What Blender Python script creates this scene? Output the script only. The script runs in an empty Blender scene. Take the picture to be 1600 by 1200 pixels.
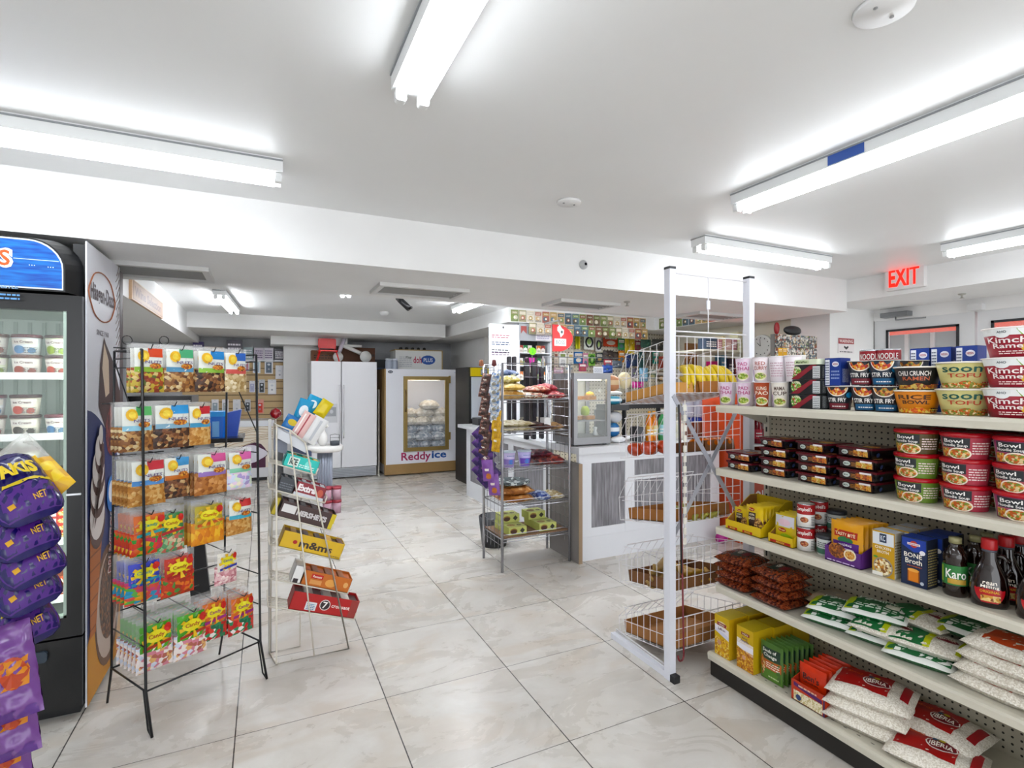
import bpy, math, random
from math import sin, cos, pi, radians, atan2, sqrt, hypot
from mathutils import Vector, Matrix

random.seed(7)
SC = bpy.context.scene
COL = SC.collection

# ------------------------------------------------------------ camera, world, exposure
YAW, CAM_H, FPX = radians(25.45), 1.44, 813.0
cam_data = bpy.data.cameras.new('camera')
cam_data.sensor_width = 36.0
cam_data.lens = FPX * 36.0 / 1600.0
cam_data.clip_start = 0.05
cam = bpy.data.objects.new('camera', cam_data)
cam.location = (0, 0, CAM_H)
cam.rotation_euler = (radians(90), 0, -YAW)
COL.objects.link(cam)
SC.camera = cam

world = bpy.data.worlds.new('world')
SC.world = world
world.use_nodes = True
world.node_tree.nodes['Background'].inputs[0].default_value = (0.93, 0.96, 1.0, 1)
world.node_tree.nodes['Background'].inputs[1].default_value = 1.8
SC.view_settings.view_transform = 'Standard'
SC.view_settings.look = 'None'
SC.view_settings.gamma = 1.0
SC.view_settings.use_curve_mapping = False
SC.view_settings.exposure = 0.75
TUBE_POWER = 11.0          # emission strength of the fluorescent tubes

# ------------------------------------------------------------ helpers
def ray(u, v):
    r, w = (u - 800) / FPX, -(v - 600) / FPX
    return (r * cos(YAW) + sin(YAW), -r * sin(YAW) + cos(YAW), w)

def at(u, v, x=None, y=None, z=None):
    """world point seen at pixel (u, v) on the plane x=, y= or z="""
    d = ray(u, v)
    t = x / d[0] if x is not None else y / d[1] if y is not None else (z - CAM_H) / d[2]
    return Vector((d[0] * t, d[1] * t, CAM_H + d[2] * t))

def lin(c):
    if isinstance(c, str):
        c = c.lstrip('#')
        c = [int(c[i:i + 2], 16) / 255 for i in (0, 2, 4)]
    c = tuple(x / 12.92 if x <= 0.04045 else ((x + 0.055) / 1.055) ** 2.4 for x in c)
    hi, lo = max(c), min(c)
    if hi > 0 and (hi - lo) / hi > 0.45:          # strong colours darkened and saturated to offset the bright lamps
        m = sum(c) / 3
        c = tuple(min(1.0, max(0.0, m + (x - m) * 1.12)) * 0.82 for x in c)
    return c

_M = {}
def mat(c, rough=0.5, metal=0.0, emit=0.0, var=0.0, scale=8.0, coat=0.0, bump=0.0):
    key = (c if isinstance(c, str) else tuple(c), rough, metal, emit, var, scale, coat, bump)
    if key in _M: return _M[key]
    m = bpy.data.materials.new('surface_' + str(len(_M)))
    m.use_nodes = True
    nt = m.node_tree; b = nt.nodes['Principled BSDF']
    col = lin(c)
    b.inputs['Base Color'].default_value = (*col, 1)
    b.inputs['Roughness'].default_value = rough
    b.inputs['Metallic'].default_value = metal
    if coat: b.inputs['Coat Weight'].default_value = coat; b.inputs['Coat Roughness'].default_value = 0.08
    if emit:
        b.inputs['Emission Color'].default_value = (*col, 1)
        b.inputs['Emission Strength'].default_value = emit
    if var or bump:
        tc = nt.nodes.new('ShaderNodeTexCoord'); n = nt.nodes.new('ShaderNodeTexNoise')
        n.inputs['Scale'].default_value = scale; n.inputs['Detail'].default_value = 4
        nt.links.new(tc.outputs['Object'], n.inputs['Vector'])
        if var:
            r = nt.nodes.new('ShaderNodeValToRGB')
            r.color_ramp.elements[0].position = 0.3; r.color_ramp.elements[1].position = 0.7
            r.color_ramp.elements[0].color = (*[max(0, x * (1 - var)) for x in col], 1)
            r.color_ramp.elements[1].color = (*[min(1, x * (1 + var * 0.6)) for x in col], 1)
            nt.links.new(n.outputs['Fac'], r.inputs[0]); nt.links.new(r.outputs[0], b.inputs['Base Color'])
        if bump:
            bp = nt.nodes.new('ShaderNodeBump'); bp.inputs['Strength'].default_value = bump; bp.inputs['Distance'].default_value = 0.02
            nt.links.new(n.outputs['Fac'], bp.inputs['Height']); nt.links.new(bp.outputs[0], b.inputs['Normal'])
    _M[key] = m
    return m

def speckle(cols, scale=60.0, rough=0.45, stretch=(1, 1, 1), bump=0.4):
    """loose pieces (nuts, sweets, noodles) as coloured cells"""
    key = ('sp', tuple(cols), scale, rough, stretch)
    if key in _M: return _M[key]
    m = bpy.data.materials.new('contents_' + str(len(_M))); m.use_nodes = True
    nt = m.node_tree; b = nt.nodes['Principled BSDF']; b.inputs['Roughness'].default_value = rough
    tc = nt.nodes.new('ShaderNodeTexCoord'); mp = nt.nodes.new('ShaderNodeMapping'); mp.inputs['Scale'].default_value = stretch
    v = nt.nodes.new('ShaderNodeTexVoronoi'); v.inputs['Scale'].default_value = scale
    s = nt.nodes.new('ShaderNodeSeparateColor'); r = nt.nodes.new('ShaderNodeValToRGB'); r.color_ramp.interpolation = 'CONSTANT'
    nt.links.new(tc.outputs['Object'], mp.inputs['Vector']); nt.links.new(mp.outputs[0], v.inputs['Vector'])
    nt.links.new(v.outputs['Color'], s.inputs[0]); nt.links.new(s.outputs[0], r.inputs[0])
    el = r.color_ramp.elements
    for i, c in enumerate(cols):
        e = el[i] if i < 2 else el.new(i / len(cols))
        e.position = i / len(cols); e.color = (*lin(c), 1)
    nt.links.new(r.outputs[0], b.inputs['Base Color'])
    bp = nt.nodes.new('ShaderNodeBump'); bp.inputs['Strength'].default_value = bump; bp.inputs['Distance'].default_value = 0.006; bp.invert = True
    nt.links.new(v.outputs['Distance'], bp.inputs['Height']); nt.links.new(bp.outputs[0], b.inputs['Normal'])
    _M[key] = m
    return m

def film(c='#ffffff', alpha=0.25, rough=0.08):
    key = ('film', c, alpha, rough)
    if key in _M: return _M[key]
    m = bpy.data.materials.new('clear_film_' + str(len(_M))); m.use_nodes = True
    nt = m.node_tree; b = nt.nodes['Principled BSDF']
    b.inputs['Base Color'].default_value = (*lin(c), 1); b.inputs['Roughness'].default_value = rough
    b.inputs['Alpha'].default_value = alpha
    _M[key] = m
    return m

# text outlines, triangulated once per string
_T = {}
def glyphs(s, bold=0.015):
    if (s, bold) in _T: return _T[(s, bold)]
    cu = bpy.data.curves.new('t', 'FONT'); cu.body = s; cu.size = 1; cu.resolution_u = 2; cu.offset = bold; cu.fill_mode = 'FRONT'
    o = bpy.data.objects.new('t', cu)
    me = bpy.data.meshes.new_from_object(o)
    vs = [(v.co.x, v.co.y) for v in me.vertices]; fs = [tuple(p.vertices) for p in me.polygons]
    bpy.data.objects.remove(o); bpy.data.meshes.remove(me); bpy.data.curves.remove(cu)
    if vs:
        x0, x1 = min(v[0] for v in vs), max(v[0] for v in vs); y0, y1 = min(v[1] for v in vs), max(v[1] for v in vs)
        vs = [((x - x0) / (x1 - x0) - 0.5, (y - y0) / (y1 - y0) - 0.5) for x, y in vs]
    _T[(s, bold)] = (vs, fs)
    return vs, fs

def flat(o, ux, uy, eps=0.0006):
    """decal frame on a plane: (x, y, layer) -> point"""
    o, ux, uy = Vector(o), Vector(ux).normalized(), Vector(uy).normalized()
    n = ux.cross(uy)
    return lambda x, y, l=1: o + ux * x + uy * y + n * (eps * l)

def curved(c, r0, r1, h, ang, eps=0.0006):
    """decal frame round a cup: x arc length about angle ang, y height above the base"""
    c = Vector(c); rm = (r0 + r1) / 2
    def f(x, y, l=1):
        r = r0 + (r1 - r0) * y / h + eps * l
        a = ang + x / rm
        return c + Vector((cos(a) * r, sin(a) * r, y))
    return f

class Mesh:
    def __init__(s, T=None):
        s.v, s.f, s.mi, s.sm, s.mats, s.T = [], [], [], [], [], T
    def m(s, m):
        if isinstance(m, str): m = mat(m)
        if m not in s.mats: s.mats.append(m)
        return s.mats.index(m)
    def add(s, pts, faces, m, smooth=False):
        b = len(s.v); k = s.m(m)
        if s.T is not None: pts = [s.T @ Vector(p) for p in pts]
        s.v.extend(tuple(p) for p in pts)
        for f in faces:
            s.f.append(tuple(b + i for i in f)); s.mi.append(k); s.sm.append(smooth)
        return s
    def poly(s, pts, m): return s.add(pts, [tuple(range(len(pts)))], m)
    def box(s, a, b, m, top=None, front=None):
        (x0, y0, z0), (x1, y1, z1) = a, b
        x0, x1 = min(x0, x1), max(x0, x1); y0, y1 = min(y0, y1), max(y0, y1); z0, z1 = min(z0, z1), max(z0, z1)
        P = [(x0, y0, z0), (x1, y0, z0), (x1, y1, z0), (x0, y1, z0), (x0, y0, z1), (x1, y0, z1), (x1, y1, z1), (x0, y1, z1)]
        return s.add(P, [(0, 3, 2, 1), (4, 5, 6, 7), (0, 1, 5, 4), (2, 3, 7, 6), (1, 2, 6, 5), (3, 0, 4, 7)], m)
    def rbox(s, a, b, r, m, seg=3, axis='z'):
        """box with rounded edges along one axis"""
        (x0, y0, z0), (x1, y1, z1) = a, b
        if axis == 'z': A, B, lo, hi, mk = (x0, x1), (y0, y1), z0, z1, lambda p, q, t: (p, q, t)
        elif axis == 'y': A, B, lo, hi, mk = (x0, x1), (z0, z1), y0, y1, lambda p, q, t: (p, t, q)
        else: A, B, lo, hi, mk = (y0, y1), (z0, z1), x0, x1, lambda p, q, t: (t, p, q)
        ring = []
        for cx, cy, a0 in ((A[1] - r, B[1] - r, 0), (A[0] + r, B[1] - r, 90), (A[0] + r, B[0] + r, 180), (A[1] - r, B[0] + r, 270)):
            for k in range(seg + 1):
                t = radians(a0 + 90 * k / seg); ring.append((cx + r * cos(t), cy + r * sin(t)))
        n = len(ring)
        P = [mk(p, q, lo) for p, q in ring] + [mk(p, q, hi) for p, q in ring]
        F = [(i, (i + 1) % n, n + (i + 1) % n, n + i) for i in range(n)] + [tuple(reversed(range(n))), tuple(range(n, 2 * n))]
        return s.add(P, F, m)
    def prism(s, pts, d, m):
        """polygon pts extruded by vector d"""
        n = len(pts); d = Vector(d)
        P = [Vector(p) for p in pts]; P += [p + d for p in P]
        return s.add(P, [(i, (i + 1) % n, n + (i + 1) % n, n + i) for i in range(n)] + [tuple(reversed(range(n))), tuple(range(n, 2 * n))], m)
    def tube(s, pts, r, m, n=6, closed=False):
        pts = [Vector(p) for p in pts]; N = len(pts); rings = []
        up = None
        for i, p in enumerate(pts):
            if closed: d = pts[(i + 1) % N] - pts[i - 1]
            else: d = pts[min(i + 1, N - 1)] - pts[max(i - 1, 0)]
            if d.length < 1e-9: d = Vector((0, 0, 1))
            d.normalize()
            if up is None: up = Vector((0, 0, 1)) if abs(d.z) < 0.9 else Vector((1, 0, 0))
            a = d.cross(up)
            if a.length < 1e-4: a = d.cross(Vector((1, 0.3, 0)))
            a.normalize(); b = d.cross(a).normalized(); up = -b if False else up
            rr = r[i] if isinstance(r, (list, tuple)) else r
            rings.append([p + (a * cos(2 * pi * k / n) + b * sin(2 * pi * k / n)) * rr for k in range(n)])
        P = [q for R in rings for q in R]; F = []
        for i in range(N if closed else N - 1):
            j = (i + 1) % N
            for k in range(n):
                l = (k + 1) % n
                F.append((i * n + k, j * n + k, j * n + l, i * n + l))
        if not closed: F += [tuple(range(n)), tuple(reversed(range((N - 1) * n, N * n)))]
        return s.add(P, F, m, n > 5)
    def lathe(s, prof, m, c=(0, 0, 0), seg=20, smooth=True, ax=None):
        """profile [(radius, height)] turned about z through c"""
        c = Vector(c); P = []; n = len(prof)
        R = Vector((0, 0, 1)).rotation_difference(Vector(ax)).to_matrix() if ax else None
        for r, z in prof:
            for k in range(seg):
                q = Vector((r * cos(2 * pi * k / seg), r * sin(2 * pi * k / seg), z))
                P.append(c + (R @ q if R else q))
        F = [(i * seg + k, i * seg + (k + 1) % seg, (i + 1) * seg + (k + 1) % seg, (i + 1) * seg + k) for i in range(n - 1) for k in range(seg)]
        s.add(P, F, m, smooth)
        caps = []
        if prof[0][0] > 1e-5: caps.append(tuple(reversed(range(seg))))
        if prof[-1][0] > 1e-5: caps.append(tuple(range((n - 1) * seg, n * seg)))
        if caps:
            b = len(s.v) - len(P); k = s.m(m)
            for f in caps: s.f.append(tuple(b + i for i in f)); s.mi.append(k); s.sm.append(False)
        return s
    def grid(s, fn, nu, nv, m, smooth=True):
        """fn(a, b) with a, b in 0..1; m a material or a function (a, b) -> material"""
        P = [fn(i / nu, j / nv) for j in range(nv + 1) for i in range(nu + 1)]
        if callable(m):
            b = len(s.v)
            if s.T is not None: P = [s.T @ Vector(p) for p in P]
            s.v.extend(tuple(p) for p in P)
            for j in range(nv):
                for i in range(nu):
                    a = b + j * (nu + 1) + i
                    s.f.append((a, a + 1, a + nu + 2, a + nu + 1)); s.mi.append(s.m(m((i + .5) / nu, (j + .5) / nv))); s.sm.append(smooth)
            return s
        return s.add(P, [(j * (nu + 1) + i, j * (nu + 1) + i + 1, (j + 1) * (nu + 1) + i + 1, (j + 1) * (nu + 1) + i) for j in range(nv) for i in range(nu)], m, smooth)
    # decals, laid on a frame
    def rect(s, fr, x0, y0, x1, y1, m, l=1, nx=1):
        P = []; F = []
        for i in range(nx + 1):
            x = x0 + (x1 - x0) * i / nx; P += [fr(x, y0, l), fr(x, y1, l)]
        F = [(2 * i, 2 * i + 2, 2 * i + 3, 2 * i + 1) for i in range(nx)]
        return s.add(P, F, m)
    def shape(s, fr, pts, m, l=1): return s.poly([fr(x, y, l) for x, y in pts], m)
    def disc(s, fr, cx, cy, rx, ry, m, l=1, n=14, a0=0, a1=360):
        k = n if a1 - a0 == 360 else n + 1
        pts = [(cx + rx * cos(radians(a0 + (a1 - a0) * i / n)), cy + ry * sin(radians(a0 + (a1 - a0) * i / n))) for i in range(k)]
        P = [fr(cx, cy, l)] + [fr(x, y, l) for x, y in pts]
        F = [(0, i + 1, (i + 1) % k + 1) for i in range(k if a1 - a0 == 360 else k - 1)]
        return s.add(P, F, m)
    def text(s, fr, t, cx, cy, w, h, m, l=3, rot=0, bold=0.015):
        vs, fs = glyphs(t, bold); c_, s_ = cos(radians(rot)), sin(radians(rot))
        if not vs: return s
        P = []
        for x, y in vs:
            x, y = x * w, y * h
            P.append(fr(cx + x * c_ - y * s_, cy + x * s_ + y * c_, l))
        return s.add(P, fs, m)
    def lines(s, fr, x0, y0, x1, y1, n, m, l=3, fill=0.45):
        """rows of small print as broken bars"""
        rnd = random.Random(int((x0 + y0 * 3 + x1 * 7) * 1e4))
        dy = (y1 - y0) / n
        for i in range(n):
            x = x0; y = y0 + dy * i
            while x < x1:
                w = (x1 - x0) * rnd.uniform(0.08, 0.25); e = min(x + w, x1)
                s.rect(fr, x, y, e, y + dy * fill, m, l); x = e + (x1 - x0) * 0.04
        return s
    def make(s, name, parent=None, loc=None):
        me = bpy.data.meshes.new(name)
        me.from_pydata(s.v, [], s.f)
        for m in s.mats: me.materials.append(m)
        me.polygons.foreach_set('material_index', s.mi)
        me.polygons.foreach_set('use_smooth', s.sm)
        me.update()
        o = bpy.data.objects.new(name, me)
        COL.objects.link(o)
        if loc is not None: o.location = loc
        if parent is not None: o.parent = parent
        return o

def tag(o, label=None, cat=None, group=None, kind=None):
    if label: o['label'] = label
    if cat: o['category'] = cat
    if group: o['group'] = group
    if kind: o['kind'] = kind
    return o

def empty(name, label=None, cat=None, loc=(0, 0, 0), rz=0, group=None):
    o = bpy.data.objects.new(name, None); COL.objects.link(o)
    o.location = loc; o.rotation_euler = (0, 0, rz); o.empty_display_size = 0.05
    return tag(o, label, cat, group)

def copy_tree(o, parent=None):
    c = o.copy(); COL.objects.link(c)
    if parent is not None: c.parent = parent
    for ch in list(o.children): copy_tree(ch, c)
    return c

def place(src, used, loc, rot=None, label=None, cat=None, group=None, scale=None):
    """first use moves the model itself, later uses copy it"""
    o = copy_tree(src) if used.get(src) else src
    used[src] = True
    o.location = loc
    if rot is not None: o.rotation_euler = rot if isinstance(rot, (tuple, list)) else (0, 0, rot)
    if scale: o.scale = (scale,) * 3 if isinstance(scale, (int, float)) else scale
    for k in ('label', 'category', 'group'):
        if k in o: del o[k]
    return tag(o, label, cat, group)
USED = {}

def struct(name, mb):
    o = mb.make(name); o['kind'] = 'structure'; return o
# ------------------------------------------------------------ the setting
ZC, ZS, YB, YS, YK, YW = 2.36, 2.083, 2.887, 3.90, 7.74, 9.25   # ceiling, soffit, beam face, soffit end, rear beam, back wall
XL, XR, XD = -0.89, 4.66, 5.50
white_wall = mat('#e6e6e5', 0.6, var=0.03, scale=3, bump=0.02)
white_ceil = mat('#e4e5e5', 0.45, var=0.02, scale=2)
grey_wall = mat('#a9abae', 0.7, var=0.04)
def tile_material():
    m = bpy.data.materials.new('floor_tile'); m.use_nodes = True
    nt = m.node_tree; N = nt.nodes; L = nt.links; b = N['Principled BSDF']
    g = N.new('ShaderNodeNewGeometry')
    sep = N.new('ShaderNodeSeparateXYZ'); L.new(g.outputs['Position'], sep.inputs[0])
    def math_(op, a, b_=None):
        n = N.new('ShaderNodeMath'); n.operation = op
        for i, q in enumerate((a, b_)):
            if q is None: continue
            if isinstance(q, (int, float)): n.inputs[i].default_value = q
            else: L.new(q, n.inputs[i])
        return n.outputs[0]
    T = 0.6096
    ux = math_('DIVIDE', math_('SUBTRACT', sep.outputs[0], TX0), T); uy = math_('DIVIDE', math_('SUBTRACT', sep.outputs[1], TY0), T)
    fx, fy = math_('FRACT', ux), math_('FRACT', uy)
    dx = math_('MINIMUM', fx, math_('SUBTRACT', 1.0, fx)); dy = math_('MINIMUM', fy, math_('SUBTRACT', 1.0, fy))
    grout = math_('MAXIMUM', math_('LESS_THAN', dx, 0.0042), math_('LESS_THAN', dy, 0.0028))
    # each tile has its own cut of veined stone
    idv = N.new('ShaderNodeCombineXYZ'); L.new(math_('FLOOR', ux), idv.inputs[0]); L.new(math_('FLOOR', uy), idv.inputs[1])
    wn = N.new('ShaderNodeTexWhiteNoise'); L.new(idv.outputs[0], wn.inputs['Vector'])
    off = N.new('ShaderNodeVectorMath'); off.operation = 'SCALE'; L.new(wn.outputs['Color'], off.inputs[0]); off.inputs['Scale'].default_value = 9.0
    ps = N.new('ShaderNodeVectorMath'); ps.operation = 'ADD'; L.new(g.outputs['Position'], ps.inputs[0]); L.new(off.outputs[0], ps.inputs[1])
    mp = N.new('ShaderNodeMapping'); mp.inputs['Rotation'].default_value = (0, 0, radians(35)); mp.inputs['Scale'].default_value = (1.0, 1.7, 1); L.new(ps.outputs[0], mp.inputs['Vector'])
    n1 = N.new('ShaderNodeTexNoise'); n1.inputs['Scale'].default_value = 2.2; n1.inputs['Detail'].default_value = 8; n1.inputs['Roughness'].default_value = 0.62; n1.inputs['Distortion'].default_value = 0.9
    L.new(mp.outputs[0], n1.inputs['Vector'])
    r1 = N.new('ShaderNodeValToRGB'); e = r1.color_ramp.elements
    e[0].position = 0.3; e[0].color = (*lin('#c2bdb4'), 1); e[1].position = 0.66; e[1].color = (*lin('#d9d6d0'), 1)
    k = e.new(0.42); k.color = (*lin('#cbc6be'), 1); k = e.new(0.52); k.color = (*lin('#d0ccc5'), 1)
    L.new(n1.outputs['Fac'], r1.inputs[0])
    n2 = N.new('ShaderNodeTexNoise'); n2.inputs['Scale'].default_value = 1.4; n2.inputs['Detail'].default_value = 5; n2.inputs['Distortion'].default_value = 1.6; L.new(mp.outputs[0], n2.inputs['Vector'])
    r2 = N.new('ShaderNodeValToRGB'); r2.color_ramp.elements[0].position = 0.52; r2.color_ramp.elements[1].position = 0.62
    r2.color_ramp.elements[0].color = (0, 0, 0, 1); r2.color_ramp.elements[1].color = (.5, .5, .5, 1); L.new(n2.outputs['Fac'], r2.inputs[0])
    mx = N.new('ShaderNodeMixRGB'); mx.inputs[2].default_value = (*lin('#c4b8a9'), 1); L.new(r2.outputs[0], mx.inputs[0]); L.new(r1.outputs[0], mx.inputs[1])
    m2 = N.new('ShaderNodeMixRGB'); m2.inputs[2].default_value = (*lin('#3d3935'), 1); L.new(grout, m2.inputs[0]); L.new(mx.outputs[0], m2.inputs[1])
    L.new(m2.outputs[0], b.inputs['Base Color'])
    b.inputs['Roughness'].default_value = 0.22
    rr = N.new('ShaderNodeMapRange'); rr.inputs['To Min'].default_value = 0.2; rr.inputs['To Max'].default_value = 0.36; L.new(n1.outputs['Fac'], rr.inputs['Value'])
    L.new(rr.outputs[0], b.inputs['Roughness'])
    return m
TX0, TY0 = 0.3485 * CAM_H, 1.2467 * CAM_H
struct('floor', Mesh().box((-4, -3.5, -0.08), (5.62, 10, 0), tile_material()))
struct('ground', Mesh().box((5.62, -12, -.08), (30, 24, -.01), mat('#8f8d8a', .8, var=.1)))

struct('ceiling', Mesh().box((-4, -3.5, ZC), (XD + .2, YW + .2, ZC + .1), white_ceil))
struct('wall_back', Mesh().box((-4, YW, 0), (XD + .2, YW + .15, ZC), grey_wall))
struct('wall_left', Mesh().box((-4, -3.5, 0), (-3.85, YW, ZC), white_wall))
struct('trim_1', Mesh().box((-3.85, YB, ZS), (XR, YS, ZC), white_wall))                       # broad beam across the room
struct('trim_2', Mesh().box((XL, YK, 2.165), (2.54, YW, ZC), white_wall))                    # beam over the fridges
struct('trim_3', Mesh().box((-3.85, YS, 2.06), (XL, YW, ZC), white_wall))                     # left soffit
cream = mat('#cfc9b8', 0.6)
struct('trim_4', Mesh().box((2.64, 5.65, 2.185), (XD, YW, ZC), white_wall))                   # soffit over the counter
struct('trim_5', Mesh().box((XR, -1.5, 2.166), (XD, 3.12, ZC), white_wall))                   # beam above the entrance
struct('wall_pier', Mesh().box((4.78, 3.12, 0), (XD, 3.52, ZC), white_wall))
# white wall boxes at the back, left of the fridge
a = at(443, 600, y=8.95); b = at(500, 600, y=8.95)
struct('wall_rear_left', Mesh().box((a.x, 8.95, 0), (b.x, YW, 2.165), white_wall))
a = at(423, 520, y=8.6); b = at(543, 541, y=8.6)
struct('trim_6', Mesh().box((a.x, 8.6, b.z), (b.x, YW, 2.165), white_wall))
# column between the ice merchandiser and the counter
a = at(727, 560, y=7.9)
struct('wall_rear_right', Mesh().box((3.14, 7.62, 0), (4.4, YW, 2.185), white_wall))
# partition behind the counter goods (pegboard)
peg = bpy.data.materials.new('pegboard'); peg.use_nodes = True
def pegboard_material(m, base, hole, step=0.0254, r=0.17):
    nt = m.node_tree; N = nt.nodes; L = nt.links; b = N['Principled BSDF']
    tc = N.new('ShaderNodeTexCoord'); mp = N.new('ShaderNodeMapping'); mp.inputs['Scale'].default_value = (1 / step,) * 3
    L.new(tc.outputs['Object'], mp.inputs[0])
    fr = N.new('ShaderNodeVectorMath'); fr.operation = 'FRACTION'; L.new(mp.outputs[0], fr.inputs[0])
    sb = N.new('ShaderNodeVectorMath'); sb.operation = 'SUBTRACT'; L.new(fr.outputs[0], sb.inputs[0]); sb.inputs[1].default_value = (.5, .5, .5)
    sp = N.new('ShaderNodeSeparateXYZ'); L.new(sb.outputs[0], sp.inputs[0])
    cb = N.new('ShaderNodeCombineXYZ')
    L.new(sp.outputs[2], cb.inputs[1])
    # faces are flat in x or in y: take the in-plane pair
    g = N.new('ShaderNodeNewGeometry'); sg = N.new('ShaderNodeSeparateXYZ'); L.new(g.outputs['Normal'], sg.inputs[0])
    ab = N.new('ShaderNodeMath'); ab.operation = 'ABSOLUTE'; L.new(sg.outputs[0], ab.inputs[0])
    mi = N.new('ShaderNodeMix'); mi.data_type = 'FLOAT'; L.new(ab.outputs[0], mi.inputs[0]); L.new(sp.outputs[0], mi.inputs[2]); L.new(sp.outputs[1], mi.inputs[3])
    L.new(mi.outputs[0], cb.inputs[0])
    ln = N.new('ShaderNodeVectorMath'); ln.operation = 'LENGTH'; L.new(cb.outputs[0], ln.inputs[0])
    lt = N.new('ShaderNodeMath'); lt.operation = 'LESS_THAN'; lt.inputs[1].default_value = r; L.new(ln.outputs['Value'], lt.inputs[0])
    mx = N.new('ShaderNodeMixRGB'); mx.inputs[1].default_value = (*lin(base), 1); mx.inputs[2].default_value = (*lin(hole), 1); L.new(lt.outputs[0], mx.inputs[0])
    L.new(mx.outputs[0], b.inputs['Base Color']); b.inputs['Roughness'].default_value = 0.5
pegboard_material(peg, '#cfc8b4', '#4a463c', 0.05)
struct('wall_counter', Mesh().box((2.64, 6.12, 0), (XD, 6.2, 2.185), peg))
struct('wall_counter_side', Mesh().box((XD - .02, 3.5, 0), (XD + .1, 6.2, 2.185), cream))

# right wall with the entrance: frames round two glass doors
def frame_x(name, x, y0, y1, z0, z1, m, th=0.05):
    return struct(name, Mesh().box((x, y0, z0), (x + th, y1, z1), m))
wf = mat('#d9dadb', 0.4)
X = 5.46
dz = lambda v, u: at(u, v, x=X).z
yA, yB, yC = at(1365, 560, x=X).y, at(1522, 560, x=X).y, -1.5
wr = Mesh()
ztop = at(1522, 492, x=X).z + 0.03
wr.box((X, yA, 0), (X + .12, 3.12, ZC), white_wall); wr.box((X, -1.5, ztop), (X + .12, yA, ZC), white_wall)
struct('wall_right', wr)
def door(name, y0, y1, z1, glass_left, glass_right, glass_top):
    d = empty(name); d['kind'] = 'structure'
    f = Mesh(); g0, g1 = glass_left, glass_right
    f.box((X + .01, y1, 0), (X + .06, g1, z1), wf); f.box((X + .01, g0, 0), (X + .06, y0, z1), wf)
    f.box((X + .01, g0, glass_top), (X + .06, g1, z1), wf); f.box((X + .01, g0, 0), (X + .06, g1, 0.12), wf)
    fo = f.make('door_leaf', d)
    k = Mesh(); bk = mat('#26282b', .4)
    for (a0, a1, c0, c1) in ((g0 - .0, g0 + .02, .12, glass_top), (g1 - .02, g1, .12, glass_top), (g0, g1, glass_top - .02, glass_top)):
        k.box((X, a0, c0), (X + .012, a1, c1), bk)
    k.make('door_gasket', d)
    Mesh().box((X + .03, g0, .12), (X + .036, g1, glass_top), film('#eef4f4', 0.12)).make('door_glass', d)
    return d
gl0, gl1 = at(1498, 520, x=X).y, at(1384, 520, x=X).y
door('door_1', yB, yA, ztop, gl0, gl1, at(1440, 511, x=X).z)
g0, g1 = -0.9, at(1548, 520, x=X).y
door('door_2', -1.2, yB - .02, ztop, g0, g1, at(1570, 499, x=X).z)

# seen through the door glass
bl = empty('street_building', 'pale building with red awning seen through the entrance glass', 'building', (10.5, 0, 0))
Mesh().box((0, -6, 0), (3, 14, 4.2), mat('#d5cfc4', .7, var=.05)).make('facade', bl)
for y in (-3, .2, 3.4, 6.6, 9.8):
    w_ = Mesh().box((-.04, y, 1.0), (0, y + 2.4, 2.7), mat('#aeb9bd', .2)).make('window_pane', bl)
    s = Mesh()
    for k in range(7): s.box((-.08, y + k * .4 - .03, 1.0), (-.04, y + k * .4 + .03, 2.7), mat('#ececec', .5))
    s.box((-.08, y, 1.75), (-.04, y + 2.4, 1.82), mat('#ececec', .5)); s.make('window_bars', bl)
s = Mesh().prism([(-1.4, -5, 2.22), (0, -5, 2.75), (0, -5, 2.85), (-1.4, -5, 2.34)], (0, 17, 0), mat('#c2452f', .6)); s.make('awning', bl)
# ------------------------------------------------------------ ceiling fixtures
fix_white = mat('#e4e6e6', 0.35)
glow = mat('#f6faff', 0.4, emit=TUBE_POWER)
def tube_light(L=1.22, tubes=2, W=0.115, glow=glow):
    r = empty('ceiling_light')
    Mesh().box((-W / 2, 0, -.055), (W / 2, L, 0), fix_white).box((-W / 2 - .004, 0, -.012), (W / 2 + .004, L, -.006), mat('#8d9194', .4)).make('housing', r)
    for k in range(tubes):
        x = (k - (tubes - 1) / 2) * 0.068
        Mesh().lathe([(0.0, .03), (.0135, .031), (.0135, L - .031), (0, L - .03)], glow, (x, 0, -.075), 12, ax=(0, 1, 0)).make('tube', r)
        for e in (.006, L - .03):
            Mesh().rbox((x - .016, e, -.093), (x + .016, e + .024, -.055), .008, fix_white, axis='y').make('lamp_socket', r)
    return r
two = tube_light()
bright = tube_light(glow=mat('#f6faff', 0.4, emit=34.0))        # stronger tubes for the seen back room lights and the added hidden ones
def put_light(p, rz, label, src=two, z=ZC, extra=None):
    return place(src, USED, (p[0], p[1], z), rz, label, 'light', 'fluorescent ceiling lights')
kz = ZC
p = at(442, 249, z=kz); put_light((p.x, p.y + .05), pi / 2, 'two-tube fluorescent ceiling light above the ice cream cooler')
put_light((p.x - 1.24, p.y + .05), pi / 2, 'second ceiling light in line with the one above the cooler')
p = at(636, 119, z=kz); put_light((p.x + .01, p.y - 1.22), 0, 'two-tube fluorescent ceiling light at the top edge, pointing into the shop')
p = at(1141, 302, z=kz); L3 = put_light((p.x + .06, p.y - 1.22), 0, 'long fluorescent ceiling light with a small blue sticker on its housing')
Mesh().box((-.0595, .60, -.05), (-.0585, .74, -.012), mat('#3d5fae')).make('sticker', L3)
p = at(1100, 366, z=kz); put_light((p.x + 1.22, p.y + .05), pi / 2, 'fluorescent ceiling light in front of the beam, left of the exit sign')
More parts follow.
